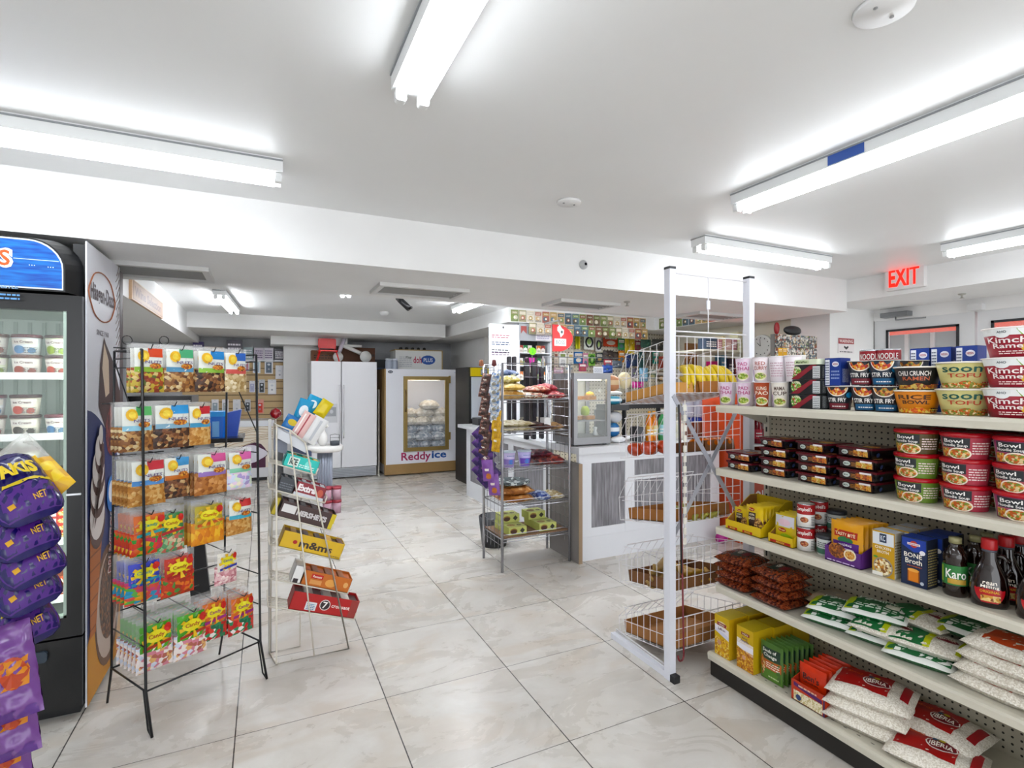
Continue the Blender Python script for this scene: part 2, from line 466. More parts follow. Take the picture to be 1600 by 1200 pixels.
p = at(1471, 380, z=kz); put_light((p.x + .05, p.y - 1.22), 0, 'fluorescent ceiling light beside the exit sign near the entrance')
p = at(343, 452, z=kz); q = at(362, 484, z=2.29); put_light((p.x, p.y), -atan2(q.x - p.x, q.y - p.y), 'bright ceiling light in the back room above the phone cases', bright)
p = at(728, 477, z=kz); put_light((p.x - .1, p.y - 1.15), 0, 'ceiling light in the back room in front of the ice merchandiser', bright)
# extra unseen fixtures behind the camera and soffit, added to even out the light
for i, (x, y, rz) in enumerate(((-1.2, -1.2, 0), (1.2, -1.9, 0), (3.2, -1.5, 0), (-2.2, .2, 0), (0.2, -3.2, 0), (2.4, -3.2, 0))):
    put_light((x, y), rz, 'added unseen ceiling light behind the camera')
put_light((4.2, 4.05), pi / 2, 'added hidden ceiling light brightening the clerk area', bright)  # hidden lamps from here on, added to lift the back room and clerk area
put_light((1.0, 4.1), pi / 2, 'added ceiling light hidden behind the soffit, left', bright)
put_light((2.45, 4.1), pi / 2, 'added ceiling light hidden behind the soffit, middle', bright)
put_light((4.35, 4.22), pi / 2, 'added ceiling light hidden behind the soffit, clerk area')
# ------------------------------------------------------------ packaging builders
# every package stands with its base centre at the origin and its front towards local -y
def _patch(s, fr, x0, y0, x1, y1, m, l=1, nx=4, ny=4):
    return s.grid(lambda a, b: fr(x0 + (x1 - x0) * a, y0 + (y1 - y0) * b, l), nx, ny, m, True)
Mesh.patch = _patch

def pillow(s, w, h, t, m, back=None, crinkle=0.0, n=12, seal=0.0, z0=0.0, p=3.0, seed=1):
    """standing inflated pouch; returns the decal frame of its front (x from the middle, y from the bottom)"""
    rnd = random.Random(seed); ph = [rnd.uniform(0, 6) for _ in range(6)]
    def bulge(x, y):
        a, b = min(1, abs(2 * x / w)), y / h
        sb = seal / h
        b = (b - sb) / (1 - 2 * sb) if sb else b
        b = min(1, max(0, b)); b = abs(2 * b - 1)
        k = max(0.0, (1 - a ** p)) ** 0.6 * max(0.0, (1 - b ** p)) ** 0.6
        c = crinkle * (sin(x * 95 + ph[0] + y * 40) + sin(y * 120 + ph[1] - x * 30) + .6 * sin((x + y) * 210 + ph[2])) * (0.3 + k)
        return t / 2 * k + c
    def fr(x, y, l=1): return Vector((x, -bulge(x, y) - 0.0009 * l, z0 + y))
    def bk(x, y, l=1): return Vector((x, bulge(x, y) * .9 + .0006, z0 + y))
    s.grid(lambda a, b: fr((a - .5) * w, b * h, 0), n, n, m)
    s.grid(lambda a, b: bk((.5 - a) * w, b * h, 0), n, n, back or m)
    return fr

def box_pack(s, w, d, h, m, side=None, top=None):
    s.box((-w / 2, -d / 2, 0), (w / 2, d / 2, h), m)
    R = flat((w / 2, 0, 0), (0, 1, 0), (0, 0, 1)); T = flat((0, 0, h), (1, 0, 0), (0, 1, 0)); L_ = flat((-w / 2, 0, 0), (0, -1, 0), (0, 0, 1))
    if side: s.rect(R, -d / 2, 0, d / 2, h, side); s.rect(L_, -d / 2, 0, d / 2, h, side)
    if top: s.rect(T, -w / 2, -d / 2, w / 2, d / 2, top)
    return flat((0, -d / 2, 0), (1, 0, 0), (0, 0, 1)), R, T

def food(s, fr, cx, cy, rx, ry, cols, l=2, rim='#f3efe6', scale=150):
    if rim: s.disc(fr, cx, cy, rx, ry, rim, l)
    s.disc(fr, cx, cy, rx * .86, ry * .84, speckle(cols, scale), l + 1)

def noodle_bowl(R=.075, h=.075, body='#7a9b3a', side=None, lid='#b3202c', lid_top='#b3202c', name='Bowl', food_cols=('#c8622f', '#e2a24a', '#7f8f35', '#e8d2a0'), panel='#1d2227', off=0.0):
    r = empty('noodle_bowl'); rb = R * .84
    b = Mesh(); b.lathe([(rb, 0), (R * .97, h * .86)], mat(body, .35), seg=28)
    f = curved((0, 0, 0), rb, R * .97, h * .86, -pi / 2 + off)
    P = pi / 2 * R
    if side: b.rect(f, P * .30, 0.001, P * .95, h * .85, side, 1, 6); b.lines(f, P * .36, h * .2, P * .85, h * .7, 5, '#e9d7d2', 2)
    b.rect(f, -P * .95, 0.001, -P * .62, h * .85, '#d9dccb', 1, 4); b.lines(f, -P * .9, h * .15, -P * .68, h * .75, 7, '#6b6b60', 2)
    if panel: b.rect(f, -P * .45, h * .42, P * .30, h * .80, panel, 2, 6)
    b.text(f, name.split('|')[0], -P * .1, h * .68, P * .5, h * .15, '#f4f2ee', 4)
    if '|' in name: b.text(f, name.split('|')[1], -P * .08, h * .50, P * .66, h * .14, '#f4f2ee', 4)
    b.disc(f, P * .05, h * .2, P * .30, h * .23, '#f1e2cf', 3); b.disc(f, P * .05, h * .2, P * .26, h * .18, speckle(food_cols, 160), 4)
    b.rect(f, -P * .5, h * .05, -P * .2, h * .38, speckle(food_cols, 130), 2, 3)
    b.make('bowl_body', r)
    l = Mesh(); l.lathe([(R * .99, h * .83), (R * 1.03, h * .85), (R * 1.03, h * .96), (R * .93, h), (0, h)], mat(lid, .25), seg=28)
    if lid_top != lid: l.disc(flat((0, 0, h), (1, 0, 0), (0, 1, 0)), 0, 0, R * .9, R * .9, lid_top)
    l.make('lid', r)
    return r

def paper_bowl(name1, name2, body, R=.078, h=.068, rim='#efe8dd', text1='#1f5a4c', text2='#c0392b', accent=None, food_cols=('#c8622f', '#e2a24a', '#f0d9a8', '#7f8f35'), top_band=None, kind='noodle_bowl'):
    r = empty(kind); rb = R * .76
    b = Mesh(); b.lathe([(rb, 0), (R, h * .95)], mat(body, .35), seg=30)
    f = curved((0, 0, 0), rb, R, h * .95, -pi / 2); P = pi / 2 * R * .88
    if top_band:
        b.rect(f, -P * .95, h * .72, P * .95, h * .94, '#e9ebea', 1, 14)
        b.shape(f, [(P * .1, h * .93), (P * .2, h * .72), (P * .4, h * .70), (P * .6, h * .78), (P * .6, h * .93)], top_band, 2)
        b.text(f, 'AHO', -P * .18, h * .83, P * .2, h * .08, '#4b5a63', 3)
        b.disc(f, -P * .18, h * .8, P * .18, h * .17, '#e9ebea', 2)
    b.text(f, name1, -P * .08, h * (.56 if top_band else .70), P * .95, h * .2, text1, 5)
    b.text(f, name2, -P * .02, h * (.37 if top_band else .48), P * .8, h * .16, text2, 5)
    if accent: b.disc(f, P * .34, h * .30, P * .14, h * .14, accent, 4); b.text(f, '12', P * .34, h * .3, P * .1, h * .1, '#8a2a1a', 6)
    b.disc(f, (P * .68 if top_band else P * .05), h * (.36 if top_band else .14), P * .24, h * .24 if top_band else h * .14, speckle(food_cols, 150), 3)
    b.rect(f, -P * .75, h * .03, P * .75, h * .20, speckle(food_cols, 170), 2, 10) if not top_band else b.lines(f, -P * .3, h * .1, P * .3, h * .24, 2, '#f2d9d2', 4)
    b.lines(f, P * .45, h * .1, P * .9, h * .3, 2, text2, 4)
    b.make('bowl_body', r)
    Mesh().lathe([(R * .98, h * .93), (R * 1.035, h * .945), (R * 1.035, h * .985), (R * .9, h), (0, h)], mat(rim, .4), seg=30).make('lid', r)
    return r

def wok_cup(name='STIR FRY', body='#20242b', low='#7a2632', badge='#2b86b8', R=.05, h=.085, food_cols=('#d9702c', '#e8a33d', '#c03a2b', '#f2d7a0'), kind='noodle_cup'):
    r = empty(kind); rb = R * .74
    b = Mesh(); b.lathe([(rb, 0), (R, h * .97)], mat(body, .3), seg=24)
    f = curved((0, 0, 0), rb, R, h * .97, -pi / 2); P = pi / 2 * R * .87
    b.rect(f, -P * .6, h * .05, P * .62, h * .28, low, 1, 8); b.lines(f, -P * .35, h * .13, P * .4, h * .22, 1, '#e8e4e0', 3)
    b.disc(f, -P * .05, h * .93, P * .52, h * .36, '#f0e6da', 2, 16, 180, 360); b.disc(f, -P * .05, h * .93, P * .46, h * .32, speckle(food_cols, 140), 3, 16, 180, 360)
    b.text(f, name, -P * .08, h * .42, P * .98, h * .17, '#f1efec', 4); b.disc(f, P * .55, h * .62, P * .17, h * .12, badge, 4)
    b.make('cup_body', r)
    Mesh().lathe([(R * .97, h * .96), (R * 1.04, h * .965), (R * 1.04, h * .99), (0, h)], mat('#ded9d2', .35), seg=24).make('rim', r)
    return r

def pink_cup(body='#e4cfe0', ink='#c2578c', dish='#8fae2c', kind='noodle_cup', R=.036, h=.076, txt=('PAD', 'THAI'), blank=False):
    r = empty(kind); b = Mesh(); rb = R * .8
    b.lathe([(rb, 0), (R, h * .98)], mat(body, .4), seg=22); f = curved((0, 0, 0), rb, R, h * .98, -pi / 2); P = pi / 2 * R * .9
    b.rect(f, P * .55, h * .02, P * 1.1, h * .96, '#d8d4d6', 1, 4)
    if not blank:
        b.text(f, txt[0], 0, h * .74, P * .7, h * .15, ink, 3); b.text(f, txt[1], 0, h * .55, P * .95, h * .15, ink, 3)
        b.disc(f, 0, h * .22, P * .5, h * .17, '#efe7c8', 2); b.disc(f, 0, h * .23, P * .42, h * .12, speckle((dish, '#b7c95a', '#6e8f22', '#dfe3a0'), 170), 3)
        b.rect(f, -P * .95, 0.001, -P * .55, h * .5, '#b79cc4', 1, 3)
    else: b.lines(f, -P * .5, h * .2, P * .4, h * .8, 6, '#c9a9b5', 2)
    b.make('cup_body', r)
    Mesh().lathe([(R, h * .97), (R * 1.04, h * .975), (R * 1.04, h), (0, h)], mat('#ece9ea', .3), seg=22).make('rim', r)
    return r

def soup_can(r_=.034, h=.10, band='#a81c24', body='#e9e6e2', word='Campbell\'s', kind='soup_can'):
    r = empty(kind); b = Mesh(); steel = mat('#b9bcc0', .25, 1)
    b.lathe([(r_, .003), (r_, h - .003)], mat(body, .4), seg=24)
    f = curved((0, 0, 0), r_, r_, h, -pi / 2); P = pi / 2 * r_
    b.rect(f, -P * 1.9, h * .55, P * 1.9, h * .97, band, 1, 24); b.text(f, word, -P * .05, h * .76, P * 1.2, h * .2, '#f4efe9', 3)
    b.disc(f, 0, h * .33, P * .3, h * .12, speckle(('#a8452f', '#c98a5a', '#6e3a26'), 200), 2); b.lines(f, P * .5, h * .1, P * .95, h * .5, 6, '#555555', 2)
    b.make('can_body', r)
    Mesh().lathe([(0, h - .004), (r_ * .93, h - .004), (r_ * .97, h), (r_ * 1.02, h - .001), (r_ * 1.02, h - .004), (r_, h - .006)], steel, seg=24).make('can_rim', r)
    return r

def carton(w, d, h, kind, fn, body='#f0ece4', side=None, top=None):
    r = empty(kind); s = Mesh(); fr, R, T = box_pack(s, w, d, h, mat(body, .4), side, top); fn(s, fr, R, T); s.make('carton_body', r); return r

def lying_bag(L, W, H, m, fn, kind, under=None, crinkle=.0015, seed=1, p=3.2):
    """bag lying flat: x length, y width, base at z = 0; decal frame on its top (x, y from the middle)"""
    r = None; s = Mesh(); rnd = random.Random(seed); ph = [rnd.uniform(0, 6) for _ in range(4)]
    def k(x, y):
        a, b = min(1, abs(2 * x / L)), min(1, abs(2 * y / W))
        return max(0, 1 - a ** p) ** .5 * max(0, 1 - b ** p) ** .5
    def c(x, y): return crinkle * (sin(x * 70 + ph[0] + y * 50) + sin(y * 90 + ph[1] - x * 25) + .5 * sin((x - y) * 160 + ph[2]))
    def fr(x, y, l=1): return Vector((x, y, H * .38 + H * .62 * k(x, y) + c(x, y) * (.3 + k(x, y)) + .0012 * l))
    def bt(x, y, l=1): return Vector((x, y, H * .38 * (1 - min(1, k(x, y) * 1.4))))
    s.grid(lambda a, b: fr((a - .5) * L, (b - .5) * W, 0), 16, 12, m)
    s.grid(lambda a, b: bt((a - .5) * L, (.5 - b) * W, 0), 16, 12, under or m)
    fn(s, fr)
    return s.make(kind)
# ------------------------------------------------------------ shelf unit on the right
GX, GB, GY = 2.03, 2.39, 1.905
SZ = [1.335, 1.022, 0.730, 0.442, 0.120]
shelf_m = mat('#c9c4b4', 0.4, var=.03); lip_m = mat('#d2cdbd', 0.35)
perf = bpy.data.materials.new('perforated_back'); perf.use_nodes = True
pegboard_material(perf, '#b5ae9b', '#24221d', .0254, .16)
gon = empty('shelf_unit', 'long cream metal shelf unit with five shelves of packaged food and black kick plate', 'shelf unit', (0, 0, 0))
G0 = -0.55
for i, z in enumerate(SZ):
    s = Mesh(); x0 = GX if i < 4 else 1.975
    s.box((x0 + .012, G0, z - .022), (GB, GY, z), shelf_m)
    s.prism([(x0 + .014, GY, z + .001), (x0 + .002, GY, z - .002), (x0, GY, z - .012), (x0 + .004, GY, z - .036), (x0 + .02, GY, z - .036), (x0 + .02, GY, z + .001)], (0, G0 - GY, 0), lip_m)
    s.box((x0 + .001, G0, z - .0125), (x0 + .004, GY, z - .0105), mat('#8f8a7a'))
    fr = flat((x0, 0, z), (0, -1, 0), (1, 0, 0))
    if i == 4:
        for q in range(40): s.disc(flat((x0 + .04, GY - .05 - q * .05, z), (0, -1, 0), (1, 0, 0)), 0, 0, .008, .0025, '#3b3830', 1, 6)
    if i < 4:
        for y in (GY - .01, GY - 1.22, ): s.prism([(GB, y, z - .022), (x0 + .06, y, z - .022), (GB, y, z - .11)], (0, -.004, 0), shelf_m)
    s.make('shelf', gon)
s = Mesh()
s.box((GB, G0, .06), (GB + .012, GY - .03, 1.37), perf); s.make('back_panel', gon)
for y in (GY - .03, GY - 1.25):
    s = Mesh().box((GB - .012, y, 0), (GB + .03, y + .032, 1.38), shelf_m)
    for k in range(24): s.box((GB - .0132, y + .011, .14 + k * .05), (GB - .0115, y + .02, .165 + k * .05), '#1f1e1b')
    s.make('upright', gon)
Mesh().rbox((1.992, G0, 0), (GB + .02, GY - .004, .085), .01, mat('#1d1a17', .5), axis='y').make('kick_plate', gon)
Mesh().box((1.985, G0, .085), (GB, GY, .098), shelf_m).make('base_deck', gon)

FACE = -pi / 2
def ty(u, x): return at(u, 600, x=x).y
def depth(x, y): return x * sin(YAW) + y * cos(YAW)
def gput(src, u, z, xf, d, label, cat, group=None, rz=None, dz=0.0, y=None, scale=None):
    """stand a package on a shelf with its front face at x = xf, centred on pixel column u"""
    yy = ty(u, xf) if y is None else y
    if rz is None: rz = .42 if src.name.split('.')[0] in ('noodle_cup', 'soup_can', 'food_tub', 'syrup_bottle', 'noodle_bowl', 'red_soup_tub') else 0.0
    return place(src, USED, (xf + d / 2, yy, z + .0006 + dz), FACE + rz, label, cat, group, scale)

# --- top shelf
A = SZ[0]
CK = dict(R=.042, h=.114)
pc = pink_cup(**CK); pw = pink_cup('#efe3e6', '#b9685f', '#b9a58a', txt=('RED', 'CURRY'), **CK); pb = pink_cup('#e8dfe4', blank=True, **CK)
oc = pink_cup('#b8502e', '#f1e4cf', '#d98b32', txt=('KUNG', 'PAO'), **CK); bc = pink_cup('#e6dfd4', '#5b4236', '#a8683a', txt=('MAMA', 'CUP'), **CK)
low = [(1127, pc, 'pale pink noodle cup at the left end of the top shelf, bottom row'), (1155, pc, 'pale pink noodle cup, bottom row, touching the orange one'),
       (1183, oc, 'orange noodle cup in the bottom row of the top shelf'), (1211, bc, 'white noodle cup with brown band right of the orange cup')]
for u, m, l in low: gput(m, u, A, 2.05, .084, l, 'noodle cup', 'small noodle cups on the top shelf')
up = [(1154, pc, 'pink noodle cup stacked at the left, upper row'), (1181, pw, 'white noodle cup with red print, upper row'),
      (1207, pb, 'plain pale cup turned sideways in the upper row'), (1232, pb, 'plain pale cup at the end of the upper row, by the black trays')]
for u, m, l in up: gput(m, u, A + .115, 2.05, .084, l, 'noodle cup', 'small noodle cups on the top shelf')
for k, u in enumerate((1170, 1200, 1228)): gput(pb, u, A, 2.155, .084, 'pale noodle cup in the second row behind the small cups', 'noodle cup', 'pale noodle cups in the second row', y=ty(u, 2.15))

def f_black(s, f, R, T):
    s.shape(f, [(-.05, .001), (-.02, .001), (.045, .044), (.022, .044)], '#8e2430', 2); s.disc(f, -.03, .022, .02, .019, speckle(('#5da03a', '#d9d2b0', '#b7452f', '#8bbf45'), 220), 1)
    s.text(f, 'KANA', -.03, .036, .03, .007, '#d8e6c0', 4); s.rect(f, .03, .003, .055, .040, '#d9dcdc', 3); s.lines(f, .032, .005, .053, .038, 6, '#5b6063', 4)
    s.rect(R, -.05, .004, -.005, .04, '#c8cccc', 1); s.rect(R, .0, .008, .045, .040, '#3c4042', 1); s.lines(R, -.048, .006, -.01, .038, 6, '#5b6063', 3)
bk = carton(.115, .12, .044, 'black_noodle_box', f_black, '#15181a', '#1a1e20', '#c9d3c4')
for k, l in enumerate(('black meal tray with a red stripe, bottom of the stack of three', 'black meal tray with a red stripe, middle of the stack', 'black meal tray with a red stripe, on top under a pale lid')):
    gput(bk, 1257, A + k * .062, 2.06, .12, l, 'meal tray', 'black meal trays with red stripe', scale=(1.25, 1, 1.36))
s = Mesh().rbox((-.062, -.066, 0), (.062, .066, .022), .01, mat('#dfe6cc', .35)); s.rect(flat((0, -.066, 0), (1, 0, 0), (0, 0, 1)), -.05, .004, .02, .018, '#c6d7a6', 1); s.text(flat((0, -.066, 0), (1, 0, 0), (0, 0, 1)), 'MariaFlor', -.012, .011, .05, .009, '#2c4a2a', 2)
pl = s.make('pale_food_box'); gput(pl, 1257, A + .186, 2.06, .13, 'pale green flat box lying on top of the black trays', 'food box')

def f_blue(s, f, R, T):
    s.rect(f, -.03, .002, -.012, .078, '#e6e9ee', 1); s.lines(f, -.029, .006, -.014, .075, 9, '#4e5a78', 2); s.disc(f, .012, .064, .014, .008, '#e4e8f2', 2); s.text(f, 'NISSIN', .012, .064, .02, .006, '#b22a3a', 4)
    s.rect(R, -.02, .01, .02, .05, '#dfe3e8', 1); s.lines(f, -.006, .02, .028, .05, 3, '#9fb2e0', 2)
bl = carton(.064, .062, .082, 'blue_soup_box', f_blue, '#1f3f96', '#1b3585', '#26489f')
gput(bl, 1301, A + .098, 2.075, .062, 'tall blue tub carton left of the stir fry cups', 'soup carton', scale=(1, 1, 1.35))
wk = [wok_cup(), wok_cup(low='#1f5f8c'), wok_cup(low='#1f5f8c', body='#1c2c40'), wok_cup(low='#1f5f8c', food_cols=('#b5652f', '#7a4a2a', '#e0a050', '#8f9f45'))]
for u, k, row, l in ((1300, 0, 0, 'dark noodle cup with maroon base, first of the lower stir fry row'), (1341, 1, 0, 'black noodle cup with blue base, second of the lower row'),
                     (1373, 3, 0, 'dark blue noodle cup half hidden by the orange bowl, lower row'),
                     (1335, 0, 1, 'black noodle cup with maroon base, first of the upper row'), (1369, 2, 1, 'navy noodle cup with blue band, second of the upper row'),
                     (1414, 3, 1, 'navy noodle cup behind the black chilli bowl')):
    gput(wk[k], u, A + row * .0985, 2.07 + (.12 if u in (1414,) else 0), .1, l, 'noodle cup', 'tall black stir fry noodle cups', scale=(1, 1, 1.14))
for u, dx, z2, l in ((1437, .2, .085, 'blue carton at the left of the three behind the bowls'), (1470, .2, .085, 'blue carton behind the first yellow bowl'), (1510, .2, .085, 'blue carton close to the stacked red bowls')):
    gput(bl, u, A, 2.07 + dx, .062, l + ', lower one', 'soup carton', 'blue cartons at the back', scale=(1, 1, 1.46)); gput(bl, u, A + .121, 2.07 + dx, .062, l + ', on top', 'soup carton', 'blue cartons at the back', scale=(1, 1, 1.46))
rd = soup_can(.04, .085, '#a5252f', '#a5252f', 'NOODLE', 'red_soup_tub')
for u in (1352, 1380):
    gput(rd, u, A, 2.26, .08, 'red tub in the back row, bottom', 'soup tub', 'red tubs behind the stir fry cups', scale=(1, 1, 1.45)); gput(rd, u, A + .124, 2.26, .08, 'red tub standing on another behind the stir fry cups', 'soup tub', 'red tubs behind the stir fry cups', scale=(1, 1, 1.45))
ob_ = paper_bowl('RICE', 'BOWL', '#e08a2a', R=.07, h=.083, text1='#4a2a12', text2='#3b2212', food_cols=('#f2c23a', '#e88a1c', '#f7dd7a', '#d9601c'))
cb = paper_bowl('CHILI CRUNCH', 'RAMEN', '#17181a', R=.07, h=.083, text1='#e9e5df', text2='#c96a4a', food_cols=('#b9702a', '#8a3f1c', '#e0a548', '#c8b060'))
gput(ob_, 1416, A, 2.06, .14, 'orange bowl with lemon print under the black chilli bowl', 'noodle bowl'); gput(cb, 1416, A + .084, 2.06, .14, 'black bowl reading chili crunch stacked on the orange bowl', 'noodle bowl')
so = paper_bowl('soon', 'TOFU', '#d8cf8e', R=.077, h=.089, text1='#1d5a4e', text2='#c2452f')
gput(so, 1488, A, 2.06, .154, 'pale yellow tofu noodle bowl, lower of two', 'noodle bowl', 'pale yellow noodle bowls'); gput(so, 1488, A + .09, 2.06, .154, 'pale yellow tofu noodle bowl, upper of two', 'noodle bowl', 'pale yellow noodle bowls')
ki = paper_bowl('Kimchi', 'Ramen', '#a52535', R=.08, h=.093, text1='#f3e7e4', text2='#f3e7e4', accent='#e6b52a', top_band='#86b13a', rim='#ece5e2')
for k, l in enumerate(('bottom', 'middle', 'top')): gput(ki, 1568, A + k * .094, 2.05, .16, 'red kimchi ramen bowl at the right edge, %s of the stack' % l, 'noodle bowl', 'red kimchi ramen bowls', rz=.2)
for k in range(2): gput(ki, 0, A + k * .094, 2.05, .16, 'red kimchi ramen bowl beyond the picture edge', 'noodle bowl', 'kimchi bowls past the edge', y=ty(1582, 2.05) - .19)

# --- second shelf: maroon trays and bowl noodle soups
B_ = SZ[1]
def tray(cols, band='#5a1a22'):
    r = empty('meal_tray'); s = Mesh(); w, d, h = .145, .15, .042
    q = .012
    P = [(-w / 2 + q, -d / 2 + q, 0), (w / 2 - q, -d / 2 + q, 0), (w / 2 - q, d / 2 - q, 0), (-w / 2 + q, d / 2 - q, 0), (-w / 2, -d / 2, h * .8), (w / 2, -d / 2, h * .8), (w / 2, d / 2, h * .8), (-w / 2, d / 2, h * .8)]
    s.add(P, [(0, 3, 2, 1), (0, 1, 5, 4), (1, 2, 6, 5), (2, 3, 7, 6), (3, 0, 4, 7), (4, 5, 6, 7)], mat('#17171a', .25)); s.make('tray', r)
    s = Mesh(); s.box((-w / 2 - .003, -d / 2 - .003, h * .8), (w / 2 + .003, d / 2 + .003, h), mat(band, .25))
    f = flat((0, -d / 2 + .0015, 0), (1, 0, 0), (0, .13, 1)); f0 = flat((0, -d / 2 - .0045, 0), (1, 0, 0), (0, 0, 1))
    s.box((-w / 2 + .01, -d / 2 - .0045, .006), (w / 2 - .01, -d / 2, h * .85), mat('#2a1216', .35))
    s.rect(f0, .0, .008, .06, .030, speckle(cols, 170), 2); s.rect(f0, .015, .029, .058, .036, '#e9e4e6', 3); s.disc(f0, -.035, .02, .014, .009, '#c9d3cd', 3); s.text(f0, 'MEAL', -.035, .02, .02, .006, '#3b5a4a', 5); s.lines(f0, -.018, .012, .0, .028, 3, '#c98a4a', 3)
    s.rect(f0, -.06, .031, .012, .036, band, 2)
    t = flat((0, 0, h), (1, 0, 0), (0, 1, 0)); s.disc(t, .03, -.02, .03, .03, speckle(cols, 120), 1); s.text(t, 'MEAL', -.03, .02, .05, .02, '#d9d3cf', 2)
    R = flat((w / 2 - .004, 0, 0), (0, 1, 0), (0, 0, 1)); s.make('sleeve', r)
    k = Mesh(); k.disc(flat((w / 2 - .0025, -.04, .016), (0, 1, 0), (.25, 0, 1)), 0, 0, .009, .009, '#33426b', 2); k.make('seal', r)
    return r
trs = [tray(('#c77b34', '#e0a64a', '#8a4a22', '#d9c07a')), tray(('#a5502a', '#c9702f', '#6e2f1a', '#c99a4a')), tray(('#c9a84a', '#d9892f', '#b5652a', '#e6cf8a'))]
n_ = 0
for u, cnt, xf in ((1155, 2, 2.07), (1209, 3, 2.07), (1270, 3, 2.07), (1338, 3, 2.07)):
    where = {1155: 'leftmost stack', 1209: 'second stack', 1270: 'third stack', 1338: 'stack beside the green bowls'}[u]
    for k in range(cnt + (1 if u > 1200 else 0)):
        top = k == cnt
        gput(trs[(n_ + k) % 3], u, B_ + k * .0425, xf + (.03 if top else .012 * ((k * 7 + n_) % 2)), .15, 'maroon and black ready meal tray, %s, %s' % (where, ('bottom', 'second', 'third', 'fourth and top')[k]), 'meal tray', 'maroon ready meal trays', rz=(-.12 if top else .02 * (k - 1)))
    n_ += 1
bn = {'g': noodle_bowl(.068, .085, '#7d9a3c', '#6f8f34', name='Bowl|Noodle Soup'), 'r': noodle_bowl(.068, .085, '#b5545c', '#b03a4a', name='Bowl|Noodle Soup'),
      'p': noodle_bowl(.068, .085, '#b5557f', '#a8487a', name='Bowl|Noodle Soup'), 'd': noodle_bowl(.068, .085, '#6f7a33', '#5a4a26', name='Bowl|Noodle Soup')}
for u, seq, w1 in ((1416, 'ggd', 'green'), (1492, 'rrr', 'rose red'), (1580, 'prp', 'pink')):
    for k, c in enumerate(seq):
        gput(bn[c], u, B_ + k * .0856, 2.06, .136, '%s noodle soup bowl with red lid, %s of its stack' % (w1 if c != 'd' else 'olive', ('bottom', 'middle', 'top')[k]), 'noodle bowl', 'noodle soup bowls with red lids', rz=(.12, -.1, .05)[k])
for k in range(3): gput(bn['p'], 0, B_ + k * .0856, 2.06, .136, 'pink noodle soup bowl beyond the picture edge', 'noodle bowl', 'bowls past the edge', y=ty(1580, 2.06) - .16)
for u in (1416, 1492, 1580):
    for k in range(3): gput(bn['g'], u, B_ + k * .0856, 2.21, .136, 'noodle soup bowl with red lid in the back row', 'noodle bowl', 'back row of noodle soup bowls', y=ty(u, 2.06) - .01)

# --- third shelf
C_ = SZ[2]
def packet(w, h, t, body, fn, kind, crinkle=.0008, seed=1, rough=.3):
    s = Mesh(); f = pillow(s, w, h, t, mat(body, rough), crinkle=crinkle, seed=seed); fn(s, f); return s.make(kind)
def f_maggi(s, f):
    s.disc(f, -.012, .112, .016, .008, '#b22222', 2); s.text(f, 'Maggi', -.012, .112, .024, .007, '#f6e6a0', 4)
    s.patch(f, -.028, .02, .012, .098, '#3a2418', 1); s.text(f, 'SOPA', -.008, .088, .03, .009, '#efe3c8', 3); s.text(f, 'CALDO', -.008, .072, .032, .012, '#efe3c8', 3)
    s.disc(f, .026, .045, .022, .035, speckle(('#7a4526', '#b5834a', '#4f2c18', '#d9b06a'), 150), 2)
mg = packet(.095, .13, .018, '#e6c51e', f_maggi, 'seasoning_packet')
def display(w, d, h, hf, body, fn, kind, inner='#a5743f'):
    """open cardboard display with a low front and high back"""
    s = Mesh(); m = mat(body, .5); im = mat(inner, .7); t = .003
    s.box((-w / 2, -d / 2, 0), (w / 2, d / 2, t), im)
    s.box((-w / 2, -d / 2, 0), (w / 2, -d / 2 + t, hf), m); s.box((-w / 2, d / 2 - t, 0), (w / 2, d / 2, h), m)
    for sx in (-1, 1):
        x = sx * (w / 2 - t / 2)
        s.prism([(x - t / 2, -d / 2, 0), (x - t / 2, d / 2, 0), (x - t / 2, d / 2, h), (x - t / 2, d / 2 - .05, h), (x - t / 2, -d / 2 + .01, hf)], (t, 0, 0), m)
        xi = x - sx * (t / 2 + .0004)
        s.poly([(xi, -d / 2, t), (xi, d / 2, t), (xi, d / 2, h - .002), (xi, d / 2 - .05, h - .002), (xi, -d / 2 + .01, hf - .002)], im)
    fn(s, flat((0, -d / 2, 0), (1, 0, 0), (0, 0, 1)), flat((w / 2, 0, 0), (0, 1, 0), (0, 0, 1)))
    return s.make(kind)
def f_m2(s, f, R):
    s.rect(f, -.085, .004, -.03, .016, '#b5301c', 1); s.rect(f, .0, .004, .055, .016, '#b5301c', 1); s.text(f, 'MAGGI', .028, .010, .03, .008, '#f3dc6a', 2); s.text(f, 'MAGGI', -.058, .010, .03, .008, '#f3dc6a', 2)
md = display(.20, .22, .15, .045, '#e0bf22', f_m2, 'display_box')
y0 = ty(1160, 2.055)
gput(md, 0, C_, 2.055, .22, 'yellow display box of seasoning packets at the left end of the third shelf', 'display box', y=y0)
for k in range(7):
    gput(mg, 0, C_ + .006, 2.075 + k * .024, .02, ('yellow seasoning packet standing foremost in the display box' if k == 0 else 'yellow seasoning packet standing in the file of the first display box'), 'seasoning packet', 'yellow packets in the first display box', y=y0 - .045, rz=.03 * (k % 3 - 1)).rotation_euler[0] = 0
for k in range(4):
    gput(mg, 0, C_ + .006, 2.10 + k * .03, .02, 'yellow seasoning packet leaning in the left half of the display box', 'seasoning packet', 'packets in the left half', y=y0 + .05, scale=(.9, 1, .75))
